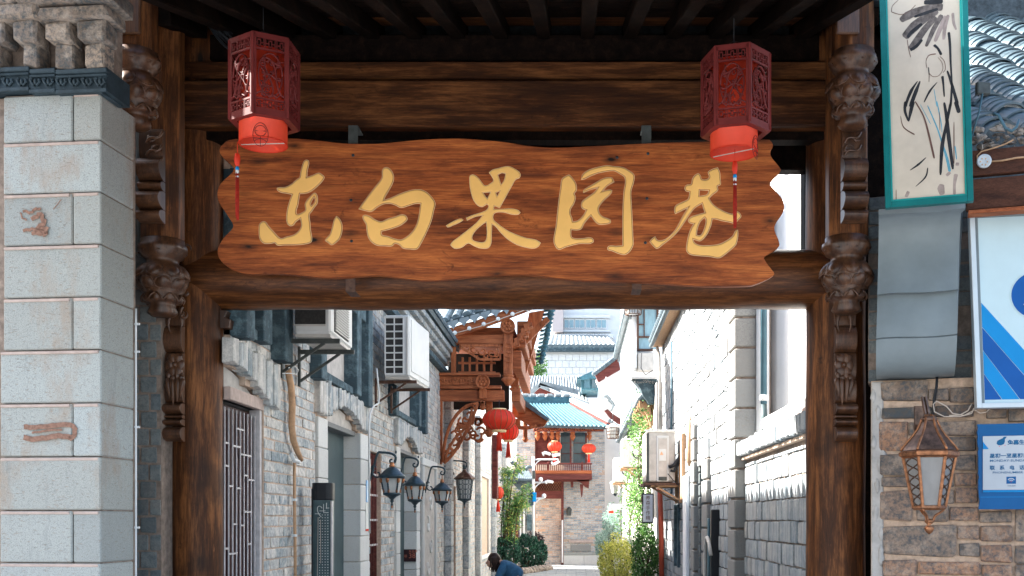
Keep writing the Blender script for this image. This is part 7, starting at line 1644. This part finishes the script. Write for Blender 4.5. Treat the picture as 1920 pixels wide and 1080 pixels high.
# upper openings
ebx('opening', 1051, 811, 1070, 868, YB - .02, 'windowglass', .01); ebx('opening', 1075, 811, 1098, 868, YB - .021, 'windowglass', .01); ebx('left_panelling', 1003, 811, 1048, 868, YB - .2, 'brownrail', .2)
for px in (1003, 1030, 1048, 1070, 1099): ebx('column', px - 1.6, 811, px + 1.6, 870, YB - .35, 'brownrail', .14, .01)
for (a, b) in ((1052, 1068), (1076, 1096)): 
    for y_ in (830, 850): ebx('glazing_bar', a, y_, b, y_ + 1.2, YB - .05, 'brownrail', .02)
for k, px in enumerate((1008, 1022, 1035, 1046, 1074, 1105)):
    q = MB(); q.lathe([(.02, -.25), (.07, -.16), (.10, -.08), (.05, -.02), (.09, .02), (.07, .1)], P(px, 813, YB - .6), 10); q.build('hanging_finial', 'redwood', eb)
ebx('carved_fascia', 1000, 799, 1132, 809, YB - 1.1, 'brownrail', .1, .01)
q = MB()
for k in range(30): c = P(1003 + k * 4.4, 805, YB - 1.13); q.tube(spiral(c, .01, .06, k, k + 5, n=8), .012, 4)
q.build('fascia_scrolls', 'redwood', eb, kind='stuff')
q = MB()
for k in range(24): q.blob(P(1026 + k * 4.6, 798.5 + (k / 24) * 1.5, YB - 1.5), (.035,) * 3, 6, 4)
q.build('eave_bulbs', 'whitedot', eb, kind='stuff')
# blue tiled roof: ridge and front slope with a pale hip
A = P(976, 756, YB + 1.6); B = P(1074, 756, YB + 1.6)
dn = (P(1010, 796, YB - 1.55) - P(1010, 756, YB + 1.6)); L_ = dn.length
def slope_quad(parent, TL, TR, BL, BR, n, mat='tileblue', r=.075, nm='roof_tiles'):
    TL, TR, BL, BR = map(Vector, (TL, TR, BL, BR)); q = MB(); nrm = (TR - TL).cross(BL - TL).normalized(); nrm = nrm if nrm.z > 0 else -nrm; e = (BR - BL).normalized()
    for i in range(n + 1):
        a = TL + (TR - TL) * i / n; b = BL + (BR - BL) * i / n; m = 9
        for j in range(m):
            p = a + (b - a) * (j / m) + nrm * .01; p2 = a + (b - a) * ((j + 1.06) / m) ; vs = []; fs = []
            for end, pt in enumerate((p, p2)):
                for k in range(5): t = math.pi * k / 4; vs.append(pt + e * (math.cos(t) * r * (1 + .06 * end)) + nrm * (math.sin(t) * r + .012 * end))
            for k in range(4): fs.append((k, k + 1, 6 + k, 5 + k))
            fs.append((5, 6, 7, 8, 9)); q.add(vs, fs, False, None, rnd.uniform(.01, 1))
    q.build(nm, mat, parent, kind='stuff'); mat = 'tiledk' if mat != 'tilelt' else 'tile'; q = MB(); c = [TL, TR, BR, BL]; q.add(c + [x - nrm * .08 for x in c], [(0, 1, 2, 3), (7, 6, 5, 4), (0, 4, 5, 1), (1, 5, 6, 2), (2, 6, 7, 3), (3, 7, 4, 0)]); q.build('roof_backing', mat, parent)
slope_quad(eb, A, B, P(1006, 797, YB - 1.55), P(1142, 801, YB - 1.55), 17, r=.045)
ebx('ridge', 975, 744, 1072, 757, YB + 1.5, 'tileblue', .25, .03)
for k in range(6): ebx('ridge_block', 978 + k * 15.6, 738, 990 + k * 15.6, 744, YB + 1.52, 'tilelt', .2, .03)
q = MB(); q.bar(P(1070, 750, YB + 1.4), P(1143, 789, YB - 1.3), .12, .12); q.build('hip_ridge', 'tilelt', eb); q = MB(); q.bar(P(1072, 757, YB + 1.2), P(1141, 795, YB - 1.4), .16, .05); q.build('hip_board', 'brownrail', eb)
q = MB(); q.span((XW(972, YB), YB + .95, 0), (XW(1180, YB), YB + 8, zt)); q.build('house_core', 'cream', eb)
q = MB(); pts = [(962, 880), (1000, 868), (1000, 885), (992, 897), (975, 900)]; 
# left grey rooflet with curling ridge
gr = thing('grey_rooflet', 'small dark grey tiled rooflet with curling ridge ends left of the end building', 'roof', P(980, 905, 35.5))
q = MB(); q.prism([((a - CX) / F * 35.5, ZW(b, 35.5)) for a, b in ((960, 905), (1000, 905), (998, 912), (985, 918), (972, 918))], (0, 35.5, 0), (1, 0, 0), (0, 0, 1), (0, .5, 0)); q.build('cornice', 'tile', gr)
slope_quad(gr, P(958, 886, 36.2), P(990, 886, 36.2), P(955, 903, 35.3), P(1001, 903, 35.3), 12, 'tile', .06)
q = MB()
for (a, b, c_, d_) in ((950, 895, 988, 872), (958, 870, 982, 888), (960, 900, 975, 878), (985, 882, 1000, 872)): q.tube(bez(P(a, b, 35.4), P(a + 8, b - 14, 35.4), P(c_ - 4, d_ + 10, 35.4), P(c_, d_, 35.4), 8), [.07] * 5 + [.06, .05, .03, .015], 6)
q.build('ridge_scrolls', 'tile', gr)
lw2 = thing('end_left_wall', 'pale grey brick wall with narrow brown windows behind the round shrubs', 'wall', P(965, 1060, 36.4))
brick_wall(lw2, (XW(930, 36.4), 36.4, 0), (1, 0, 0), (0, -1, 0), XW(1000, 36.4) - XW(930, 36.4), 0, 3.2, .24, .065, 'brickE', 'mortar', .014, .5, [], jit=.006)
ebx('window', 946, 955, 957, 1012, 36.35, 'brownrail', .08, .0, lw2); ebx('window', 967, 950, 972, 1008, 36.35, 'brownrail', .08, .0, lw2); ebx('blue_box', 988, 965, 998, 995, 36.3, 'bluetrim', .1, .0, lw2); ebx('downpipe', 975, 925, 977, 1010, 36.3, 'pvc', .06, .0, lw2); ebx('downpipe', 981, 925, 984, 1010, 36.3, 'pvc', .06, .0, lw2)
# camera post
cpz = thing('camera_post', 'white post carrying security cameras and a blue box in front of the end building', 'camera post', P(1000, 1060, 34))
q = MB(); q.tube([P(1000, 1064, 34), P(1000, 856, 34)], .045, 10); q.build('post', 'pvc', cpz)
for (a, y_) in ((1047, 862), (1036, 905), (1020, 935)): q = MB(); q.tube([P(1000, y_, 34), P(a, y_ - 1, 34)], .028, 8); q.tube(bez(P(1000, y_ + 16, 34), P(1004, y_ + 6, 34), P(1010, y_ + 1, 34), P(1016, y_, 34), 6), .018, 6); q.build('arm', 'pvc', cpz)
for (px, py, rot) in ((1026, 850, .3), (1044, 853, -.2), (1031, 903, .2), (1043, 868, -.5)): q = MB(); q.box(P(px, py, 33.9), (.22, .12, .09), Matrix.Rotation(rot, 3, 'Y'), .02); q.lathe([(.055, 0), (.06, .05)], P(px - 6, py + 1, 33.9), 10, axis=(-1, 0, -.2)); q.build('camera', 'pvc', cpz)
for px, py in ((1014, 899), (1020, 930)): q = MB(); q.blob(P(px, py, 33.9), (.07, .07, .08), 10, 7); q.build('dome_camera', 'pvc', cpz)
q = MB(); q.box(P(996, 933, 33.9), (.16, .14, .50), None, .02); q.build('grey_box', 'bluetrim', cpz); q = MB(); q.box(P(1002, 932, 33.8), (.12, .1, .30), None, .01); q.build('blue_box', 'bluelt', cpz); q = MB(); q.box(P(1001, 890, 33.9), (.10, .1, .26), None, .01); q.build('speaker_box', 'greensteel', cpz)
q = MB(); q.lathe([(.07, 0), (.10, .22)], P(1067, 967, YB - .15), 6, smooth=False); q.lathe([(.11, .22), (.02, .32)], P(1067, 967, YB - .15), 6, smooth=False); q.tube([P(1067, 962, YB - .15), P(1067, 962, YB)], .02, 5); tag(q.build('grey_wall_lamp', 'greensteel'), 'small grey lamp on the brick wall of the end building beside the door post', 'wall lamp')
# ================================================================== FAR ROOFS AND BUILDINGS
fr = thing('pale_tiled_house', 'pale tiled roof house with small red gable triangle behind the end building', 'house', P(1040, 1000, 50))
slope_quad(fr, P(984, 706, 54), P(1090, 706, 54), P(970, 752, 49), P(1100, 752, 49), 22, 'tilelt', .05)
slope_quad(fr, P(1012, 722, 47), P(1082, 742, 47), P(1080, 752, 44), P(1160, 800, 44), 16, 'tilelt', .045)
q = MB(); q.prism([((a - CX) / F * 46.5, ZW(b, 46.5)) for a, b in ((997, 738), (1012, 726), (1046, 738))], (0, 46.5, 0), (1, 0, 0), (0, 0, 1), (0, .3, 0)); q.build('gable_triangle', 'brownrail', fr)
for (a, b, c_, d_) in ((991, 740, 1011, 722), (1011, 722, 1050, 737), (1011, 718, 1085, 735)): q = MB(); q.bar(P(a, b, 46.3), P(c_, d_, 46.3), .14, .2); q.build('ridge', 'tilelt', fr)
q = MB(); q.span((XW(985, 50), 50, 0), (XW(1160, 50), 56, ZW(752, 50))); q.build('wall', 'cream', fr)
dm = thing('dormer', 'small blue-green dormer with dark window on the pale tiled roof', 'dormer', P(1105, 733, 48))
q = MB(); u0, u1 = P(1090, 731, 48), P(1122, 706, 48); q.span((u0.x, 48, u0.z), (u1.x, 51, u1.z)); q.build('wall', 'tileblue', dm); 
q = MB(); q.prism([((a - CX) / F * 47.7, ZW(b, 47.7)) for a, b in ((1081, 709), (1110, 696), (1124, 701), (1124, 708), (1090, 712))], (0, 47.7, 0), (1, 0, 0), (0, 0, 1), (0, 3, 0)); q.build('roof', 'tileblue', dm); ebx('window', 1110, 711, 1119, 727, 47.9, 'windowglass', .05, 0, dm); ebx('window', 1095, 711, 1106, 727, 47.9, 'bluepipe', .05, 0, dm)
fw = thing('far_white_building', 'large white tiled building with blue windows and two roof bands beyond the alley end', 'building', P(1080, 1000, 70))
YF = 70.0
q = MB(); u0, u1 = P(1006, 960, YF), P(1240, 657, YF); q.span((u0.x, YF, 0), (u1.x, YF + 12, u1.z)); q.build('lower_wall', 'farwhite', fw)
for r_ in range(6):
    for c_ in range(13):
        a = 1009 + c_ * 13 + (r_ % 2) * 6.5; y0 = 664 + r_ * 12.5
        if a < 1150: ebx('wall_panel', a, y0, a + 12.4, y0 + 11.9, YF - .06, 'farwhite', .05, .01, fw)
ebx('blue_coping', 1010, 650, 1152, 658, YF - .6, 'bluetrim', .8, .03, fw)
slope_quad(fw, P(1030, 632, YF + 4), P(1136, 632, YF + 4), P(1022, 650, YF), P(1152, 650, YF), 15, 'tilelt', .17)
q = MB(); u0, u1 = P(1034, 660, YF + 5), P(1260, 560, YF + 5); q.span((u0.x, YF + 5, u0.z), (u1.x, YF + 14, u1.z)); q.build('upper_wall', 'farwhite', fw)
ebx('pink_wing', 1036, 560, 1056, 622, YF + 4, 'farpink', .9, 0, fw)
for k in range(4):
    wq = empty_part('window', fw, P(1066 + k * 20, 610, YF + 4.9))
    ebx('frame', 1057 + k * 20.4, 598, 1076 + k * 20.4, 616, YF + 4.9, 'plaster', .08, 0, wq)
    for j in range(2): ebx('pane', 1058.5 + k * 20.4 + j * 9, 600, 1066 + k * 20.4 + j * 9, 614, YF + 4.85, 'glasspale', .06, 0, wq)
ebx('sill_band', 1056, 618, 1145, 622, YF + 4.6, 'farwhite', .4, .02, fw); ebx('cornice', 1040, 626, 1150, 633, YF + 4.2, 'farwhite', .8, .02, fw); ebx('head_band', 1056, 590, 1145, 596, YF + 4.7, 'farwhite', .3, .02, fw)
# ================================================================== PAVING AND PLANTS
q = MB(); R_id = Matrix.Identity(3); y = 7.5
k = 0
while y < 37.9:
    x = -2.4 + (k % 2) * .3
    while x < 1.55: xw = min(.6, 1.6 - x); q.box((x + xw / 2, y + .15, -.01 + rnd.uniform(0, .004)), (xw - .012, .288, .04), None, .004, rnd.uniform(.01, 1)); x += .6
    y += .3; k += 1
pv = q.build('alley_paving', 'pavers', kind='stuff'); pv['label'] = 'grey rectangular paving slabs of the alley floor'; pv['category'] = 'paving'
def tree_ball(name, label, cat, c, rad, n, mat, ls, group=None, stem=True, q_=None, shell=.55):
    q_ = q_ or random.Random(int(abs(c[0] * 37 + c[1] * 11)) + n); c = Vector(c)
    t = thing(name, label, cat, (c.x, c.y, 0), group)
    if stem:
        s = MB(); 
        for k in range(6):
            a = k * 1.05; s.tube([(c.x + .03 * math.cos(a), c.y + .03 * math.sin(a), 0), (c.x + rad[0] * .25 * math.cos(a), c.y + rad[1] * .25 * math.sin(a), c.z - rad[2] * .3), (c.x + rad[0] * .6 * math.cos(a), c.y + rad[1] * .6 * math.sin(a), c.z + rad[2] * .3)], [.025, .018, .006], 5)
        s.build('branches', 'stem', t)
    pts = []
    while len(pts) < n:
        d = Vector((q_.gauss(0, 1), q_.gauss(0, 1), q_.gauss(0, 1))).normalized(); r = (shell + (1 - shell) * q_.random() ** .6) * (1 + .28 * noise.noise(d * 2.6 + c))
        p = Vector((c.x + d.x * rad[0] * r, c.y + d.y * rad[1] * r, c.z + d.z * rad[2] * r))
        if p.z > .03 and noise.noise(p * 4.2 + c) > -.33: pts.append(p)
    mb = MB(); leaves(mb, pts, ls, .25, q_); mb.build('foliage', mat, t, kind='stuff'); return t
tree_ball('round_shrub', 'clipped dark green round shrub, largest and leftmost behind the bending person', 'shrub', P(950, 1036, 31), (.42, .5, .48), 4200, 'leafdk', .042, 'dark round shrubs in the stone edged bed', shell=.8)
tree_ball('round_shrub', 'clipped dark green round shrub in the middle of the stone edged bed', 'shrub', P(988, 1033, 33), (.38, .5, .50), 3800, 'leafdk', .042, 'dark round shrubs in the stone edged bed', shell=.8)
tree_ball('round_shrub', 'smallest dark green shrub at the right end of the stone edged bed', 'shrub', P(1014, 1040, 34.5), (.22, .35, .46), 1800, 'leafdk', .042, 'dark round shrubs in the stone edged bed', shell=.7)
tree_ball('purple_shrub', 'loose purple leaved shrub rising behind the round green ones', 'shrub', P(1001, 1012, 35), (.36, .3, .28), 1100, 'leafpur', .035, None, shell=.5)
tree_ball('yellow_green_bush', 'bright yellow-green bush spilling into the right side of the alley', 'bush', P(1156, 1056, 23.5), (.42, .7, .62), 5200, 'leafyel', .030, shell=.45)
tree_ball('glossy_green_bush', 'fresh green glossy bush in front of the red pipe', 'bush', P(1210, 1048, 19.8), (.26, .45, .70), 4200, 'leafmid', .030, shell=.5)
tree_ball('pale_potted_plants', 'pale blue-green potted plants before the right side of the end building', 'plant', P(1146, 985, 31), (.28, .7, .62), 2200, 'leafblue', .035, shell=.3)
tree_ball('pale_low_plants', 'low pale blue-green plants at the foot of the end building wall', 'plant', P(1128, 1020, 33), (.22, .5, .45), 1500, 'leafblue', .035, shell=.3)
# climbing vine on the far right wall
vn = thing('climbing_vine', 'light green climbing vine hanging over the right wall around the air conditioners', 'vine', (1.5, 24, 0))
r8 = random.Random(21); pts = []; s = MB()
for k in range(34):
    Yk = r8.uniform(20.6, 29); x = 1.50 + r8.uniform(-.1, .02); z1 = r8.uniform(2.1, 3.9); z0 = z1 - r8.uniform(.7, 2.3); L = [Vector((x, Yk, z1))]
    while L[-1].z > max(z0, .1): L.append(L[-1] + Vector((r8.uniform(-.05, .04), r8.uniform(-.06, .06), -.12)))
    s.tube(L, .009, 4)
    for p in L:
        for j in range(9): pts.append(p + Vector((r8.gauss(-.05, .07), r8.gauss(0, .10), r8.gauss(0, .08))))
s.build('stems', 'stem', vn, kind='stuff'); mb = MB(); leaves(mb, pts, .036, .2, r8); mb.build('foliage', 'leafmid', vn, kind='stuff')
tp = thing('overhanging_creeper', 'pale green creeper tumbling over the lower tiled eave on the right', 'vine', (1.35, 23, 3.2)); pts = []
for k in range(650): d = Vector((r8.gauss(0, .12), r8.gauss(0, .9), r8.gauss(0, .25))); pts.append(Vector((1.33, 22.6, 3.55)) + d)
mb = MB(); leaves(mb, pts, .035, .2, r8); mb.build('foliage', 'leafmid', tp, kind='stuff')
# bamboo like plant by the small red lantern
bb = thing('bamboo_plant', 'arching green bamboo-like plant with yellow tips at the end of the left wall', 'plant', P(948, 1069, 31)); s = MB(); lv = [MB(), MB()]
for k in range(15):
    b0 = Vector((-2.1 + r8.uniform(-.15, .3), 31 + r8.uniform(-.3, .3), 0)); tipx = b0.x + r8.uniform(-.15, .75); tz = r8.uniform(2.2, 3.5); c_ = bez(b0, b0 + Vector((0, 0, tz * .6)), Vector((b0.x * .4 + tipx * .6, b0.y, tz)), Vector((tipx, b0.y - .2, tz - r8.uniform(.1, .5))), 14); s.tube(c_, [.014] * 8 + [.010] * 4 + [.006] * 3, 5)
    for p in c_[4:]:
        for j in range(16):
            d = Vector((r8.gauss(0, 1), r8.gauss(0, 1), -.5 + r8.gauss(0, .5))).normalized(); e = d.orthogonal().normalized(); st = p + Vector((r8.gauss(0, .07), r8.gauss(0, .1), r8.gauss(0, .08))); ln = r8.uniform(.09, .19)
            lv[1 if r8.random() < .22 else 0].add([st, st + d * ln * .5 + e * .016, st + d * ln, st + d * ln * .5 - e * .016], [(0, 1, 2, 3)], False, None, r8.uniform(.01, 1))
s.build('canes', 'stem', bb, kind='stuff'); lv[0].build('foliage', 'leafmid', bb, kind='stuff'); lv[1].build('yellow_leaves', 'leafyel', bb, kind='stuff')
tr = thing('far_tree', 'bright green tree crown between the pavilion eave and the far white building', 'tree', (XW(992, 56), 56, 0))
s = MB(); s.tube([(XW(992, 56), 56, 0), (XW(993, 56), 56, 8.5)], [.25, .1], 8); s.build('trunk', 'stem', tr); pts = []
for k in range(2600): d = Vector((r8.gauss(0, 1), r8.gauss(0, 1), r8.gauss(0, 1))).normalized() * r8.uniform(.4, 1); d.x *= 1.1; d.z *= 1.3; pts.append(P(990, 694, 56) + d)
mb = MB(); leaves(mb, pts, .09, .2, r8); mb.build('crown', 'leafmid', tr, kind='stuff')
# rough stones edging the bed
sb = thing('stone_edging', 'row of rough brown stones edging the shrub bed', 'edging', P(1000, 1075, 31.5))
for k in range(17):
    t = k / 16; p = Vector((-2.1 + 1.22 * t, 29.6 + 4.3 * t, .07)); s = MB(); s.blob(p, (.13, .15, .12), 8, 6, .5, k * 3.1); s.build('stone', 'corbel', sb)
s = MB(); s.span((-2.38, 30.3, .0), (-1.75, 35.2, .10)); s.build('soil', 'stem', sb)
# ================================================================== THE BENDING PERSON
pr = thing('person', 'person with dark brown hair in a denim blue jacket bending forward by the left wall', 'person', (-1.32, 18.6, 0))
def skin(name, pts, edges, rads, mat, parent, sub=2, root=0):
    me = bpy.data.meshes.new(name); off = world_loc(parent) if parent else Vector(); me.from_pydata([tuple(Vector(p) - off) for p in pts], edges, [])
    o = bpy.data.objects.new(name, me); C.objects.link(o); o.parent = parent; m = o.modifiers.new('skin', 'SKIN'); m.use_smooth_shade = True
    for i, r in enumerate(rads): me.skin_vertices[0].data[i].radius = (r, r) if not isinstance(r, tuple) else r; me.skin_vertices[0].data[i].use_root = (i == root)
    sb_ = o.modifiers.new('subd', 'SUBSURF'); sb_.levels = sb_.render_levels = sub; me.materials.append(M[mat]); return o
Yp = 18.6; V = lambda x, y, z: (x, Yp + y, z)
hipx = -1.00
J = [V(hipx, 0, .50), V(hipx - .10, 0, .66), V(hipx - .22, 0, .80), V(hipx - .30, 0, .86), V(hipx - .36, 0, .88), V(hipx - .43, 0, .875),   # pelvis..head
     V(hipx - .25, -.19, .80), V(hipx - .36, -.23, .56), V(hipx - .48, -.16, .40), V(hipx - .25, .19, .80), V(hipx - .36, .23, .56), V(hipx - .48, .16, .40),
     V(hipx - .02, -.12, .47), V(hipx - .44, -.14, .50), V(hipx - .38, -.14, .10), V(hipx - .50, -.14, .05), V(hipx - .02, .12, .47), V(hipx - .44, .14, .50), V(hipx - .38, .14, .10), V(hipx - .50, .14, .05)]
E = [(0, 1), (1, 2), (2, 3), (3, 4), (4, 5), (2, 6), (6, 7), (7, 8), (2, 9), (9, 10), (10, 11), (0, 12), (12, 13), (13, 14), (14, 15), (0, 16), (16, 17), (17, 18), (18, 19)]
Rd = [.13, .12, .13, .055, .06, .09, .06, .045, .03, .06, .045, .03, .085, .065, .04, .03, .085, .065, .04, .03]
skin('body', J, E, Rd, 'skin', pr)
skin('jacket', [V(hipx, 0, .54), V(hipx - .10, 0, .68), V(hipx - .21, 0, .81), V(hipx - .27, 0, .85), V(hipx - .24, -.20, .81), V(hipx - .36, -.25, .57), V(hipx - .45, -.19, .44), V(hipx - .24, .20, .81), V(hipx - .36, .25, .57), V(hipx - .45, .19, .44)], [(0, 1), (1, 2), (2, 3), (2, 4), (4, 5), (5, 6), (2, 7), (7, 8), (8, 9)], [(.15, .19), (.15, .19), (.14, .17), .085, .085, .065, .05, .085, .065, .05], 'denim', pr)
skin('trousers', [V(hipx, 0, .49), V(hipx - .03, -.13, .47), V(hipx - .44, -.14, .51), V(hipx - .38, -.14, .13), V(hipx - .03, .13, .47), V(hipx - .44, .14, .51), V(hipx - .38, .14, .13)], [(0, 1), (1, 2), (2, 3), (0, 4), (4, 5), (5, 6)], [.16, .11, .085, .06, .11, .085, .06], 'palecloth', pr)
hc = Vector(V(hipx - .44, 0, .90))
s = MB(); s.blob(hc + Vector((.015, 0, .02)), (.112, .098, .118), 20, 12, .12, 3)
for k in range(46):
    a = r8.uniform(-2.6, 2.6); st = hc + Vector((.06 * math.cos(a) + .02, .09 * math.sin(a), .06)); s.tube(bez(st, st + Vector((-.02, .03 * math.sin(a), -.03)), st + Vector((.02 + r8.uniform(-.05, .05), .02 * math.sin(a), -.14)), st + Vector((r8.uniform(-.06, .08), r8.uniform(-.02, .02), -.20 - r8.uniform(0, .08))), 6), [.016, .02, .02, .018, .015, .010, .004], 5)
s.build('hair', 'hair', pr)
s = MB(); s.blob(hc + Vector((-.055, 0, -.045)), (.062, .068, .085), 16, 12); s.blob(hc + Vector((-.118, 0, -.05)), (.018, .014, .022), 8, 6); s.blob(hc + Vector((-.105, 0, -.095)), (.016, .024, .008), 8, 5)
s.build('face', 'skin', pr)
s = MB()
for sg in (-1, 1): s.blob(hc + Vector((-.108, sg * .028, -.022)), (.008, .011, .006), 8, 5)
s.build('eyes', 'hair', pr)
for sg in (-1, 1):
    s = MB(); base = Vector(V(hipx - .48, sg * .16, .40)); s.blob(base + Vector((-.03, 0, -.03)), (.045, .038, .022), 10, 7)
    for k in range(4): f0 = base + Vector((-.06, -.026 + .017 * k, -.035)); L = (.055, .065, .062, .048)[k]; s.tube([f0, f0 + Vector((-L * .5, 0, -.012)), f0 + Vector((-L * .85, 0, -.035)), f0 + Vector((-L * .9, 0, -.055))], [.009, .009, .008, .006], 6)
    s.tube([base + Vector((-.02, -sg * .035, -.03)), base + Vector((-.045, -sg * .055, -.045)), base + Vector((-.065, -sg * .055, -.06))], [.011, .010, .007], 6); s.build('hand', 'skin', pr)
    s = MB(); s.blob(V(hipx - .46, sg * .14, .045), (.13, .05, .045), 12, 7); s.build('shoe', 'black', pr)
stl = thing('low_stool', 'low wooden stool under the bending person', 'stool', (hipx, Yp, 0)); s = MB(); s.lathe([(.16, .33), (.17, .34), (.17, .365), (.16, .375)], (hipx, Yp, 0), 24); s.build('seat', 'foam', stl)
for k in range(4): a = math.pi / 4 + k * math.pi / 2; s = MB(); s.tube([(hipx + .12 * math.cos(a), Yp + .12 * math.sin(a), .335), (hipx + .15 * math.cos(a), Yp + .15 * math.sin(a), 0)], .016, 8); s.build('leg', 'foam', stl)
for o_ in list(SC.objects): o_.select_set(False)
